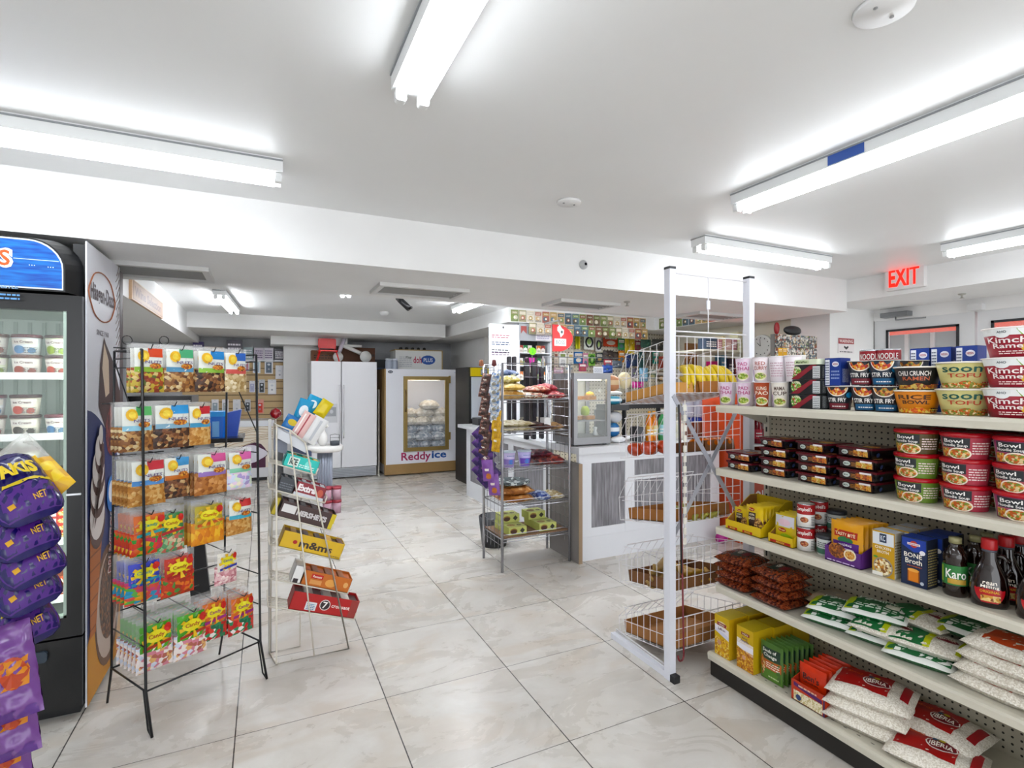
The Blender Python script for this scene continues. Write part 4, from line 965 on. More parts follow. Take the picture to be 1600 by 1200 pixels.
for k in range(7):
    x, y = 2.115 + .05 * (k % 4), 2.06 + .085 * (k // 4)
    place(org, USED, (x + .02 * (k // 4), y, zb(1, y) + .012), k, 'orange in the dark tray of the second basket', 'orange', 'oranges in the second basket')
plg = banana(.2, .021, '#a7a34a', bend=.6); plb = banana(.2, .022, '#b09057', bend=.7); ply = banana(.2, .022, '#b58a35', bend=.6)
for k in range(7):
    x, y = 2.04 + .05 * (k % 4), 2.1 + .1 * (k // 4)
    place(plg, USED, (x, y, zb(2, y) + .03 + .03 * (k // 4)), (0.1 * k, .1, 1.3 + .2 * (k % 3)), 'greenish yellow plantain in the third basket', 'plantain', 'greenish plantains')
for k in range(4):
    place(plb, USED, (1.93, 2.22 - .02 * (k % 2), zb(3, 2.22) + .028 + .033 * k), (0, .05, .25 + .1 * k), 'tan plantain stacked at the left of the fourth basket, %s' % ('bottom', 'second', 'third', 'top')[k], 'plantain', 'tan plantains')
for k in range(6):
    x, y = 2.10 + .045 * (k % 4), 2.12 + .07 * (k // 4)
    place(ply, USED, (x, y, zb(3, y) + .03 + .035 * (k // 4)), (.05 * k, .1, 1.2 + .15 * (k % 3)), 'brownish yellow plantain piled at the right of the fourth basket', 'plantain', 'brownish plantains')
# sticks and strips hanging on the near post
px_ = PXA + .03
s = Mesh(); pts = [(px_ + .005, PY - .03, 1.3), (px_ + .03, PY - .03, .12)] + [(px_ + .03 - .018 * (1 - cos(a)), PY - .03, .12 - .03 * sin(a)) for a in [radians(q) for q in range(20, 181, 20)]]
s.tube(pts, .0045, mat('#7d2a32', .4)); tag(s.make('hook_stick'), 'thin dark red stick with hooked end hanging on the rack post', 'stick')
s = Mesh(); s.tube([(px_ - .005, PY - .034, 1.34), (px_ + .012, PY - .034, .52)], .0045, mat('#1b1b20', .5)); tag(s.make('black_stick'), 'thin black stick hanging beside the red one', 'stick')
s = Mesh(); 
for k in range(14): s.box((px_ + .018, PY - .045, .66 + k * .05), (px_ + .034, PY - .038, .69 + k * .05), mat('#e6e3d8', .5)).box((px_ + .024, PY - .043, .66 + k * .05), (px_ + .028, PY - .040, .712 + k * .05), mat('#d9d6cb', .5))
tag(s.make('clip_strip'), 'empty white clip strip hanging on the rack post', 'clip strip')
# ------------------------------------------------------------ counter, goods on it, clerk area
CY, CX = 3.57, 2.38
cw = mat('#dfe1e6', .4); wood_g = bpy.data.materials.new('grey_wood'); wood_g.use_nodes = True
nt = wood_g.node_tree; b_ = nt.nodes['Principled BSDF']; tc = nt.nodes.new('ShaderNodeTexCoord'); mp = nt.nodes.new('ShaderNodeMapping'); mp.inputs['Scale'].default_value = (14, 14, 1.2)
nz = nt.nodes.new('ShaderNodeTexNoise'); nz.inputs['Scale'].default_value = 4; nz.inputs['Detail'].default_value = 8; rp = nt.nodes.new('ShaderNodeValToRGB')
rp.color_ramp.elements[0].position = .35; rp.color_ramp.elements[0].color = (*lin('#67656a'), 1); rp.color_ramp.elements[1].position = .7; rp.color_ramp.elements[1].color = (*lin('#96949a'), 1)
nt.links.new(tc.outputs['Object'], mp.inputs[0]); nt.links.new(mp.outputs[0], nz.inputs['Vector']); nt.links.new(nz.outputs['Fac'], rp.inputs[0]); nt.links.new(rp.outputs[0], b_.inputs['Base Color'])
cnt = empty('counter', 'white shop counter with grey wood panels and thick white top', 'counter')
x1 = 3.85; xw = 2.30
s = Mesh().box((xw, CY + .012, 0), (x1, CY + .04, .87), cw)
for a, c in ((xw, xw + .12), (2.76, 2.86), (3.2, 3.28), (x1 - .1, x1)): s.box((a, CY, .0), (c, CY + .012, .87), cw)
s.box((xw + .001, CY + .001, .79), (x1 - .001, CY + .011, .869), cw); s.box((xw + .001, CY + .001, .001), (x1 - .001, CY + .011, .26), cw); s.box((xw, CY - .006, 0), (x1, CY - .001, .19), cw)
s.make('front_panel', cnt)
for a, c in ((xw + .12, 2.76), (2.86, 3.2), (3.28, x1 - .1)): Mesh().box((a, CY + .008, .26), (c, CY + .0115, .79), wood_g).make('wood_inset', cnt)
Mesh().box((2.86, CY - .001, .62), (3.2, CY + .006, .66), cw).make('rail', cnt)
Mesh().box((xw - .035, CY - .05, 0), (xw - .003, CY + .42, .80), mat('#8b8683', .6)).make('end_board', cnt)
Mesh().box((xw - .0355, CY - .054, 0), (xw - .002, CY - .05, .80), mat('#a38c74', .7)).make('raw_edge', cnt)
Mesh().box((xw - .02, CY - .03, .87), (x1, CY + .6, .925), mat('#d8dade', .35)).make('counter_top', cnt)
s = Mesh().box((CX, CY + .6, 0), (CX + .03, 6.35, .87), cw)
s.make('side_panel', cnt)
s = Mesh()
for a in (CY + .6, 4.95, 6.23): s.box((CX - .012, a, 0), (CX, a + .12, .87), cw)
s.box((CX - .011, CY + .601, .001), (CX - .001, 6.349, .2), cw).box((CX - .011, CY + .601, .79), (CX - .001, 6.349, .869), cw); s.make('side_frame', cnt)
for a, c in ((CY + .72, 4.95), (5.07, 6.23)): Mesh().box((CX - .003, a, .2), (CX - .001, c, .79), wood_g).make('wood_inset', cnt)
Mesh().box((CX - .08, CY + .6, .87), (CX + .5, 6.5, .91), mat('#d8dade', .35)).make('side_top', cnt)
CT = .926
# glass food warmer
st = mat('#8f9093', .32, .85)
wm = empty('food_warmer', 'stainless steel food warmer with glass door standing on the counter', 'food warmer', (0, 0, 0))
wx0, wx1, wy0, wy1, wz0, wz1 = 2.29, 2.655, 3.63, 3.98, CT, 1.53
s = Mesh(); s.box((wx0, wy0, wz1 - .05), (wx1, wy1, wz1), st); s.box((wx0, wy0, wz0 + .012), (wx1, wy1, wz0 + .07), st)
for x in (wx0, wx1 - .035): s.box((x, wy0, wz0 + .07), (x + .035, wy0 + .03, wz1 - .05), st).box((x, wy1 - .03, wz0 + .07), (x + .035, wy1, wz1 - .05), st)
for x in (wx0 + .02, wx1 - .05):
    for y in (wy0 + .03, wy1 - .05): s.box((x, y, wz0), (x + .03, y + .02, wz0 + .012), mat('#222'[0:1] + '222222'))
s.make('warmer_body', wm)
Mesh().box((wx0 + .002, wy0 + .031, wz0 + .07), (wx0 + .008, wy1 - .031, wz1 - .05), mat('#4e4038', .5)).make('side_panel', wm)
Mesh().box((wx0 + .035, wy1 - .012, wz0 + .07), (wx1 - .035, wy1 - .008, wz1 - .05), mat('#b9bdb5', .3, .4)).make('back_panel', wm)
for z in (1.13, 1.30):
    s = Mesh()
    for k in range(13): s.tube([(wx0 + .03 + k * .025, wy0 + .03, z), (wx0 + .03 + k * .025, wy1 - .02, z)], .0015, 'c0c0c0' and mat('#b5b7b9', .3, .8), 4)
    s.box((wx0 + .03, wy0 + .025, z - .004), (wx1 - .03, wy0 + .03, z + .006), st); s.make('wire_shelf', wm)
Mesh().box((wx0 + .035, wy0 + .004, wz0 + .07), (wx1 - .035, wy0 + .008, wz1 - .05), film('#e8f0ee', .14)).make('glass_door', wm)
Mesh().box((wx0 + .06, wy0 + .05, wz1 - .058), (wx1 - .06, wy0 + .2, wz1 - .052), mat('#ffe9c0', .5, emit=6)).make('heat_lamp', wm)
s = Mesh(); s.rbox((-.06, -.05, 0), (.06, .05, .03), .02, mat('#c98a3a', .6, var=.2)); pie = s.make('pastry')
for x, y, z, l in ((2.40, 3.80, 1.305, 'golden pastry on the upper warmer shelf, left'), (2.53, 3.78, 1.305, 'golden pastry under the yellow cloth'), (2.40, 3.8, 1.135, 'golden pastry on the middle warmer shelf, left'), (2.53, 3.8, 1.135, 'golden pastry on the middle warmer shelf, right')):
    place(pie, USED, (x, y, z), .3, l, 'pastry', 'pastries in the warmer')
s = Mesh(); s.lathe([(0, 0), (.045, .004), (.03, .03), (0, .04)], mat('#e8c02a', .5), (2.545, 3.78, 1.337), 14); tag(s.make('yellow_bun'), 'yellow bun on the pastry in the warmer', 'bun')
s = Mesh(); s.lathe([(.005, 0), (.035, .01), (.04, .05), (.025, .08), (0, .085)], mat('#b8d82a', .4), (2.47, 3.74, 1.168), 14); tag(s.make('lime_pear'), 'lime green pear in the warmer', 'pear')
s = Mesh(); s.lathe([(.02, 0), (.03, .01), (.012, .04), (.02, .07), (0, .075)], mat('#cfd6da', .1, .2), (2.56, 3.72, 1.0), 14); tag(s.make('glass_ornament'), 'small clear glass piece at the bottom of the warmer', 'glass')
s = Mesh().box((0, 0, 0), (.10, .002, .055), '#e9eaee'); s.lines(flat((.05, 0, 0), (1, 0, 0), (0, 0, 1)), -.04, .01, .04, .045, 3, '#8a90a5', 1); o = s.make('card_sign', loc=(2.50, 3.66, 1.531)); tag(o, 'white card standing on top of the warmer', 'sign')

# goods right of the warmer
def blob(name, c, w, d, h, col, label, cat, seed=1, n=10, rough=.35, accent=None, crinkle=.003):
    s = Mesh(); rnd = random.Random(seed); ph = [rnd.uniform(0, 6) for _ in range(4)]
    def f(a, b):
        th, z = 2 * pi * a, b
        k = sin(pi * min(1, max(0, b * .98 + .01))) ** .35
        q = 1 + crinkle * 20 * (sin(th * 3 + ph[0] + b * 5) * .5 + sin(th * 7 + ph[1]) * .3)
        return Vector((w / 2 * k * q * cos(th), d / 2 * k * q * sin(th), h * b))
    m = mat(col, rough) if isinstance(col, str) else col
    am = mat(accent, rough) if accent else m
    s.grid(f, n * 2, n, lambda a, b: am if (.35 < b < .7 and .55 < a < .95) else m)
    o = s.make(name); o.location = c
    return tag(o, label, cat)
def bottle(name, c, R, h, col, capc, label, lab=None, neck=.35, kind='bottle'):
    r = empty(name, label, kind, c); s = Mesh(); m = mat(col, .12, coat=.3)
    s.lathe([(R * .9, 0), (R, h * .03), (R, h * .6), (R * .85, h * .7), (R * neck, h * .84), (R * neck, h * .92)], m, seg=18); s.make('bottle_body', r)
    if lab: 
        l = Mesh(); f = curved((0, 0, 0), R * 1.01, R * 1.01, h, -pi / 2 - .35); l.rect(f, -R * 1.2, h * .18, R * 1.2, h * .52, lab, 1, 8); l.lines(f, -R * .8, h * .25, R * .8, h * .45, 2, '#f2f2f2', 2); l.make('label_wrap', r)
    Mesh().lathe([(R * neck * 1.2, h * .9), (R * neck * 1.2, h), (0, h)], mat(capc, .4), seg=14).make('cap', r); return r
blob('snack_bag', (2.80, 3.72, CT), .15, .08, .055, '#e3e6ea', 'white plastic bag on the counter right of the warmer', 'bag', 3)
blob('snack_bag', (2.78, 3.76, CT + .05), .12, .09, .12, '#2a6fae', 'blue plastic bag on the counter beside the warmer', 'bag', 5, accent='#dfe6ee')
blob('snack_bag', (2.82, 3.80, CT + .17), .15, .1, .10, '#c9ccd2', 'silver grey bag heaped above the blue bag', 'bag', 7)
s = Mesh().rbox((2.74, 3.74, CT + .28), (2.95, 3.98, CT + .33), .02, mat('#3a3d40', .5)).box((2.74, 3.98, CT), (2.95, 4.0, CT + .28), mat('#55585b', .5)); tag(s.make('display_stand'), 'dark display stand behind the bags on the counter', 'stand')
blob('snack_bag', (2.83, 3.82, CT + .331), .17, .1, .075, '#4fa8cc', 'light blue wrapped pack on the dark stand', 'bag', 9, accent='#e2eff5')
blob('snack_bag', (2.86, 3.86, CT + .41), .18, .09, .04, '#dfe3e2', 'white pack lying on the light blue pack', 'bag', 11)
s = Mesh().rbox((2.99, 3.68, CT), (3.06, 3.80, CT + .13), .008, mat('#3f4247', .35)); tag(s.make('card_reader'), 'dark grey card terminal on the counter', 'card reader')
bottle('drink_bottle', (3.13, 3.70, CT), .036, .27, '#e08326', '#e0a040', 'orange drink bottle on the counter, left', '#f0b44a')
bottle('drink_bottle', (3.20, 3.72, CT), .036, .27, '#d9822a', '#e0a040', 'orange drink bottle on the counter, second', '#e8d9a0')
bottle('drink_bottle', (3.28, 3.70, CT), .038, .28, '#3f9f5f', '#dfe6e6', 'green bottle with round pale label on the counter', '#9fd8e0')
bottle('drink_bottle', (3.37, 3.70, CT), .038, .26, '#a8bf4a', '#7aa03a', 'yellow green bottle beside the rack post', '#cfd98a')
blob('plush_toy', (2.93, 3.80, CT + .47), .13, .1, .15, '#e6d8b0', 'cream plush toy above the counter', 'toy', 13, crinkle=.004)
blob('plush_toy', (2.80, 3.80, CT + .45), .14, .1, .14, '#c98f6a', 'brown and orange plush toy beside the cream one', 'toy', 14, accent='#e6c9a0', crinkle=.005)
s = Mesh().box((2.96, 3.80, CT + .29), (3.42, 3.98, CT + .37), mat('#191b20', .4)).box((2.98, 3.86, CT), (3.0, 3.9, CT + .29), mat('#191b20')).box((3.38, 3.86, CT), (3.4, 3.9, CT + .29), mat('#191b20')); tag(s.make('register_shelf'), 'black shelf unit standing on the counter', 'shelf')
s = Mesh(); s.lathe([(.05, 0), (.055, .02), (.055, .10), (.03, .12), (0, .12)], mat('#b9c2b5', .3), (3.37, 3.9, CT + .371), 18); s.disc(flat((3.37, 3.844, CT + .42), (1, 0, 0), (0, 0, 1)), 0, 0, .012, .012, '#1b1d20', 1); tag(s.make('pale_jar'), 'pale green jar on the black shelf', 'jar')
for k, (x, c, l) in enumerate(((3.05, '#7a3a5c', 'plum coloured pack on the black shelf'), (3.14, '#b05a7a', 'rose coloured pack on the black shelf'), (3.24, '#2f6a50', 'green triangular pack on the black shelf'))):
    blob('snack_bag', (x, 3.88, CT + .371), .08, .06, .07, c, l, 'bag', 20 + k)
def jug(name, c, col, label, R=.055, h=.2, cap='#d9d9d9'):
    r = empty(name, label, 'jug', c); s = Mesh(); s.lathe([(R * .95, 0), (R, .01), (R, h * .55), (R * .6, h * .8), (R * .3, h * .9), (R * .3, h * .95)], mat(col, .2), seg=18)
    s.tube([(R * .35, 0, h * .85), (R * 1.0, 0, h * .8), (R * 1.0, 0, h * .5)], .008, mat(col, .2), 8); s.make('jug_body', r); Mesh().lathe([(R * .35, h * .93), (R * .35, h), (0, h)], mat(cap, .4), seg=14).make('cap', r); return r
jug('milk_jug', (3.50, 3.72, CT), '#e3ded0', 'white jug on the counter behind the rack'); jug('pale_jug', (3.55, 3.9, CT + .0), '#d4d6c4', 'pale jug at the back of the counter', .06, .3)
for k, (x, z, l) in enumerate(((3.63, 0, 'lower left'), (3.74, 0, 'lower right'), (3.63, .2, 'upper left'), (3.74, .2, 'upper right'))):
    r = empty('candy_jar', 'clear jar with blue lid on the counter end, %s' % l, 'jar', (x, 3.74, CT + z), 0, 'blue lidded jars')
    Mesh().lathe([(.045, 0), (.05, .01), (.05, .15), (.045, .16)], mat('#7a3f2c' if z == 0 else '#a9a8b8', .25), seg=18).make('jar_body', r); Mesh().lathe([(.049, .158), (.049, .195), (0, .196)], mat('#2a3f9a', .35), seg=18).make('lid', r)
# red drinks cooler right of the counter
rc = empty('drinks_cooler', 'red drinks cooler with open black interior behind the shelf unit', 'cooler', (0, 0, 0))
X0, X1, Y0, Y1 = 3.88, 4.62, 3.35, 3.95; redm = mat('#c24a2a', .4)
s = Mesh(); s.box((X0, Y0, 0), (X1, Y1, .55), redm).box((X0, Y0, 1.28), (X1, Y1, 1.36), redm).box((X0, Y0, .55), (X0 + .06, Y1, 1.28), redm).box((X1 - .06, Y0, .55), (X1, Y1, 1.28), redm).box((X0 + .06, Y1 - .03, .55), (X1 - .06, Y1, 1.28), mat('#17181c')); s.make('cooler_body', rc)
Mesh().box((X0 + .06, Y0 + .03, .86), (X1 - .06, Y1 - .03, .875), mat('#c9cdd2', .4)).make('wire_shelf', rc)
s = Mesh(); f = flat((X0 + .1, Y0, 0), (1, 0, 0), (0, 0, 1)); s.text(f, 'COLD', .15, .4, .3, .12, '#f2ece8', 2); s.rect(f, -.04, 0, -.015, 1.36, '#e9e9ec', 1); s.make('front_graphic', rc)
for k in range(5):
    bottle('drink_bottle', (X0 + .13 + k * .115, Y0 + .12, .876), .042, .26, ('#8a1f2c', '#c9bfc4')[k % 2], '#e3e3e6', 'red and clear drink bottle on the cooler shelf, %s' % ('first', 'second', 'third', 'fourth', 'fifth')[k] + ' along', '#c23a4a')
    bottle('drink_bottle', (X0 + .13 + k * .115, Y0 + .12, .551), .042, .26, ('#d9d4d9', '#a82a2c')[k % 2], '#c23a2c', 'drink bottle in the bottom of the cooler, %s' % ('first', 'second', 'third', 'fourth', 'fifth')[k] + ' along', '#d9d9e2')
for k in range(3): Mesh().box((X0 + .12 + k * .2, Y0 + .02, 1.19), (X0 + .19 + k * .2, Y0 + .024, 1.235), mat('#e8c52a')).make('price_tag', rc)
blob('pink_plush', (3.74, 3.44, .0), .13, .09, .10, '#b52a8a', 'magenta plush bag standing by the foot of the counter', 'toy', 31)

# fascia with cards, soffits by the clerk area
struct('trim_7', Mesh().box((4.87, 3.53, 2.185), (XD, 5.65, ZC), white_wall))
rnd = random.Random(11)
pal = ['#7d8f4a', '#c2a566', '#8a4f3a', '#c9c2b0', '#5f7a8a', '#a8a37a', '#d9b98a', '#6f5a3a', '#b56a5a', '#8fa86a', '#e0d6c2', '#4f6a7a']
def scratch_ticket(k):
    r = random.Random(k); w, h = .1, .14; s = Mesh(); s.box((-w / 2, -.001, 0), (w / 2, .001, h), mat(pal[k % 12], .4)); f = flat((0, -.001, 0), (1, 0, 0), (0, 0, 1))
    s.rect(f, -w * .42, h * .62, w * .42, h * .9, pal[(k + 5) % 12], 1); s.disc(f, r.uniform(-.02, .02), h * .35, .028, .028, pal[(k + 3) % 12], 1); s.disc(f, 0, h * .35, .014, .014, '#efe8d8', 2); s.lines(f, -w * .4, .01, w * .4, .035, 2, '#3a3a3a', 2); s.text(f, ('WIN', '$500', 'CASH', 'LUCKY')[k % 4], 0, h * .76, w * .6, h * .14, '#f4efe0', 3)
    return s.make('lottery_ticket')
tk = [scratch_ticket(k) for k in range(12)]
n = 0
for row in range(2):
    for k in range(19):
        x = 2.72 + k * .108 + (0 if row == 0 else .03)
        if row == 0 or k > 1:
            if x < 4.82: place(tk[(k * 5 + row * 7) % 12], USED, (x, 5.645, 2.34 - .145 * (row + 1) + .0), 0, 'printed lottery ticket pinned on the fascia above the counter, %s row' % ('upper', 'lower')[row], 'ticket', 'lottery tickets, %s row of the fascia' % ('upper', 'lower')[row])
for k in range(9):
    place(tk[(k * 7) % 12], USED, (4.866, 5.5 - k * .11, 2.19), -pi / 2, 'printed lottery ticket on the short side of the fascia', 'ticket', 'lottery tickets on the fascia side')
# cigarette cabinet
def bxp(u0, v0, u1, v1, y):
    a, c = at(u0, v1, y=y), at(u1, v0, y=y); return a.x, c.x, a.z, c.z
KY = 5.7
x0, x1_, z0, z1 = bxp(810, 505, 862, 655, KY)
cab = empty('cigarette_cabinet', 'white wall cabinet of cigarette packs behind the chrome rack', 'cabinet')
s = Mesh().box((x0, KY + .35, z0), (x1_, KY + .38, z1), mat('#5a5c5f')).box((x0, KY, z1 - .02), (x1_, KY + .36, z1), cw).box((x0, KY, z0), (x0 + .02, KY + .36, z1), cw).box((x1_ - .02, KY, z0), (x1_, KY + .36, z1), cw); s.make('cabinet_body', cab)
a = bxp(810, 508, 862, 532, KY)
s = Mesh().box((a[0], KY - .01, a[2]), (a[1], KY + .02, a[3]), mat('#a9adb2', .4)); f = flat((a[0], KY - .01, a[2]), (1, 0, 0), (0, 0, 1)); W, H = a[1] - a[0], a[3] - a[2]
s.shape(f, [(.03, H * .85), (.03, H * .4), (W * .13, H * .6), (W * .23, H * .4), (W * .23, H * .85)], '#a8504a', 1); s.text(f, 'Ma', W * .36, H * .62, W * .16, H * .42, '#4a4d52', 1); s.rect(f, W * .5, .01, W * .98, H * .95, '#e9e8ee', 1); s.lines(f, W * .54, H * .15, W * .92, H * .85, 6, '#a9a9c5', 2); s.make('sign_panel', cab)
zs = [at(836, v, y=KY).z for v in (551, 571, 592, 613)]
pack = []
for c1, c2 in (('#b5463a', '#e9e4dc'), ('#2f8a4a', '#e9efe6'), ('#dcd8d0', '#a89a6a'), ('#3a4a5a', '#9fc07a'), ('#e8884a', '#f0e4d4')):
    s = Mesh().box((-.028, 0, 0), (.028, .02, .09), mat(c2, .35)); f = flat((0, 0, 0), (1, 0, 0), (0, 0, 1)); s.shape(f, [(-.028, .09), (.028, .09), (.028, .045), (0, .065), (-.028, .045)], c1, 1); s.lines(f, -.018, .015, .018, .035, 2, '#55585a', 1); pack.append(s.make('cigarette_pack'))
for i, z in enumerate(zs):
    Mesh().box((x0 + .02, KY + .01, z - .012), (x1_ - .02, KY + .34, z), cw).make('shelf', cab)
    Mesh().lines(flat((x0 + .03, KY + .009, z - .035), (1, 0, 0), (0, 0, 1)), 0, 0, x1_ - x0 - .06, .03, 1, '#c9d0b0', 1).make('price_strip', cab) if False else None
    for k in range(6):
        if (i, k) in ((0, 3),): continue
        place(pack[(k + 2 * i) % 5], USED, (x0 + .055 + k * .062, KY + .04, z + .001), 0, 'cigarette pack on shelf %s of the white cabinet' % ('one', 'two', 'three', 'four')[i], 'cigarette pack', 'cigarette packs, shelf %d' % (i + 1))
# hookah display board left of it
x2 = at(769, 520, y=5.2).x; x3 = x0 - .01
s = Mesh().box((at(769, 520, y=5.6).x, 5.66, .95), (x3, 5.70, at(780, 507, y=5.7).z), mat('#dcdde1', .4)); f = flat((at(769, 520, y=5.6).x, 5.66, 0), (1, 0, 0), (0, 0, 1))
for v, c in ((524, '#a85a6a'), (535, '#3a4a6a'), (547, '#2a2f3a'), (551, '#5a3a5a')):
    z = at(780, v, y=5.66).z; s.lines(f, .02, z - .03, .25, z + .02, 2, c, 1)
s.disc(f, .17, at(795, 512, y=5.66).z, .01, .015, '#15161a', 1); tag(s.make('vape_board'), 'pale display board with vape pictures behind the chrome rack', 'board')
for k, (u0, u1, v, l) in enumerate(((794, 799, 557, 'leftmost'), (802, 807, 557, 'second from the left'), (821, 827, 566, 'third from the left'), (832, 838, 566, 'fourth from the left'), (845, 850, 575, 'rightmost'))):
    yk = 5.0 if k < 2 else 4.4; a = bxp(u0, v, u1, 700, yk); s = Mesh().rbox((a[0], yk, .911), (a[1], yk + .04, a[3]), .012, mat('#17131a', .25), axis='y'); tag(s.make('black_hookah_tube'), 'tall round-topped black tube standing behind the chrome rack, %s' % l, 'tube')
# red round sign
a = bxp(864, 509, 895, 549, 5.3)
s = Mesh(); pts = [(a[0], a[3]), (a[0], a[2])]; cx, cz, rx, rz = (a[0] + .06), (a[2] + a[3]) / 2, a[1] - a[0] - .06, (a[3] - a[2]) / 2
pts = [(a[0], 5.3, a[3]), (a[0], 5.3, a[2])] + [(cx + rx * cos(radians(q)), 5.3, cz + rz * sin(radians(q))) for q in range(-90, 91, 12)]
s.prism(pts, (0, .012, 0), mat('#d42410', .5)); f = flat((0, 5.3, 0), (1, 0, 0), (0, 0, 1)); s.rect(f, cx - .04, cz - .09, cx + .12, cz - .005, '#f0e9e6', 1); s.text(f, 'BOSS', cx + .04, cz - .047, .12, .045, '#5a6a6a', 2)
s.shape(f, [(cx + .0, cz + .13), (cx + .035, cz + .16), (cx + .06, cz + .12), (cx + .09, cz + .10), (cx + .085, cz + .05), (cx + .045, cz + .01), (cx + .03, cz + .06), (cx - .0, cz + .09)], '#f0e9e6', 1); s.disc(f, cx + .06, cz + .075, .015, .018, '#2f4a4a', 2)
s.box((cx + .02, 5.302, a[3] - .02), (cx + .03, 5.31, 2.2), mat('#9a9a9a')); s.box((cx + .02, 5.302, 2.18), (cx + .03, 5.66, 2.2), mat('#9a9a9a')); tag(s.make('shop_sign'), 'red rounded sign with white emblem hanging above the warmer', 'sign')
# hanging goods on the pegboard and on a rail before it
goods = [(898, 525, 908, 546, '#cfd22a', 'yellow green cable pack high on the pegboard', 'loop'), (913, 524, 928, 546, '#e3e6dc', 'white pack with black headphones on the pegboard', 'ring'), (931, 529, 940, 549, '#d9d9d6', 'pack with a dark round earphone case', 'ring'),
 (943, 523, 966, 541, '#c2452a', 'red carded goods in the upper pegboard row', 'card'), (966, 529, 976, 546, '#3f9a5a', 'green and red card in the upper pegboard row', 'card'), (976, 529, 983, 552, '#d9c02a', 'yellow strip hanging in the upper row', 'strip'), (983, 528, 992, 553, '#e0c22a', 'broader yellow pack hanging in the upper row', 'strip'),
 (993, 533, 1001, 548, '#8a3a4a', 'wine red card right of the yellow packs', 'card'), (1001, 530, 1017, 543, '#3f6a5a', 'green glove pack at the right of the upper row', 'blob'), (1019, 530, 1042, 546, '#4a4a45', 'dark hanging pack beside the rack post', 'blob'),
 (897, 550, 911, 568, '#2f6fae', 'blue charger box in the second row', 'card'), (911, 552, 919, 574, '#c98aa0', 'pink carded goods in the second row', 'card'), (920, 553, 930, 571, '#62b83a', 'lime green oval pack in the second row', 'ring'), (932, 552, 942, 566, '#3a4a52', 'dark grey card in the second row', 'card'),
 (942, 547, 958, 562, '#3a2f2c', 'bunch of dark caps in the second row', 'blob'), (958, 549, 967, 562, '#4a3d33', 'brown hanging cap in the second row', 'blob'), (967, 549, 976, 566, '#e0892a', 'orange card in the middle of the pegboard', 'card'), (977, 553, 985, 575, '#2a3f7a', 'navy pack under the yellow strips', 'strip'),
 (985, 553, 996, 572, '#3a4a6a', 'slate blue pack in the second row', 'blob'), (998, 550, 1008, 575, '#2f5a58', 'dark teal pack behind the wire basket', 'strip'), (1009, 548, 1019, 572, '#4f4a42', 'olive pack behind the wire basket', 'blob'), (1020, 549, 1030, 568, '#1f9a86', 'bright teal pack behind the wire basket', 'card'), (1029, 556, 1041, 576, '#a8402c', 'brick red pack beside the rack post', 'blob'),
 (944, 562, 956, 573, '#a03a48', 'crimson pack in the third row', 'card'), (941, 570, 957, 583, '#2f4f9a', 'royal blue blister pack in the third row', 'blob'), (957, 563, 972, 575, '#48525e', 'dark grey cap in the third row', 'blob'), (905, 568, 916, 580, '#8a2a4a', 'magenta pack right above the warmer', 'card'),
 (987, 575, 996, 590, '#3f3a4a', 'dark violet pack in the third row', 'blob'), (999, 574, 1012, 596, '#7fa8c0', 'pale blue toy pack behind the basket', 'blob'), (1013, 578, 1026, 592, '#5a6a5a', 'grey green pack behind the basket', 'card'), (1027, 580, 1040, 596, '#6a5a4a', 'brown pack behind the basket', 'card'), (988, 596, 1006, 606, '#c03a8a', 'magenta plush pack above the cardboard tray', 'blob')]
for i, (u0, v0, u1, v1, c, l, k) in enumerate(goods):
    y = 6.05 - .03 * (i % 3) if v0 < 562 else 5.6
    a = bxp(u0, v0, u1, v1, y); w, h = a[1] - a[0], a[3] - a[2]; s = Mesh(); rd_ = random.Random(i); f = flat((w / 2, 0, 0), (1, 0, 0), (0, 0, 1))
    s.tube([(w / 2, 0, h * .95), (w / 2, 6.118 - y, h * .97)], .003, mat('#9a9a9a', .3, .8), 4)
    if k == 'card':
        s.box((0, 0, 0), (w, .012, h), mat(c, .35)); s.rect(f, -w * .4, h * .6, w * .4, h * .86, '#e9e4da', 1); s.disc(f, 0, h * .3, w * .3, h * .18, pal[i % 12], 1); s.lines(f, -w * .35, h * .62, w * .35, h * .82, 2, '#33363a', 2)
    elif k == 'ring':
        s.box((0, .004, 0), (w, .010, h), mat(c if c != '#62b83a' else '#8fce5a', .3)); ring = [(w / 2 + w * .34 * cos(radians(q)), -.004, h * .5 + h * .33 * sin(radians(q))) for q in range(0, 360, 24)]; s.tube(ring, .012, mat('#1c1f22' if c != '#62b83a' else '#2f7a2a', .4), 6, True); s.disc(f, 0, h * .55, w * .22, h * .2, '#b9dc8a', 1)
    elif k == 'loop':
        for q in (.3, .5, .7): s.rbox((w * q - w * .12, 0, h * .05), (w * q + w * .12, .02, h), w * .1, mat((c, '#e8d23a', '#b9c22a')[int(q * 10) % 3], .3), axis='y')
    elif k == 'strip':
        fr = pillow(s, w * .9, h, .03, mat(c, .3), crinkle=.004, seed=i); s.v = [(x + w / 2, y_, z) for x, y_, z in s.v]; s.rect(f, -w * .3, h * .5, w * .3, h * .7, '#efe6c0', 14)
    else:
        fr = pillow(s, w, h * .95, .06, mat(c, .5), crinkle=.008, seed=i, n=9); s.v = [(x + w / 2, y_, z) for x, y_, z in s.v]
        s.rect(f, -w * .3, h * .35, w * .2, h * .6, pal[(i * 3) % 12], 28)
    o = s.make({'card': 'carded_pack', 'ring': 'carded_pack', 'loop': 'cable_pack', 'strip': 'hanging_pack', 'blob': 'hanging_pack'}[k]); o.location = (a[0], y, a[2]); tag(o, l, 'hanging pack')
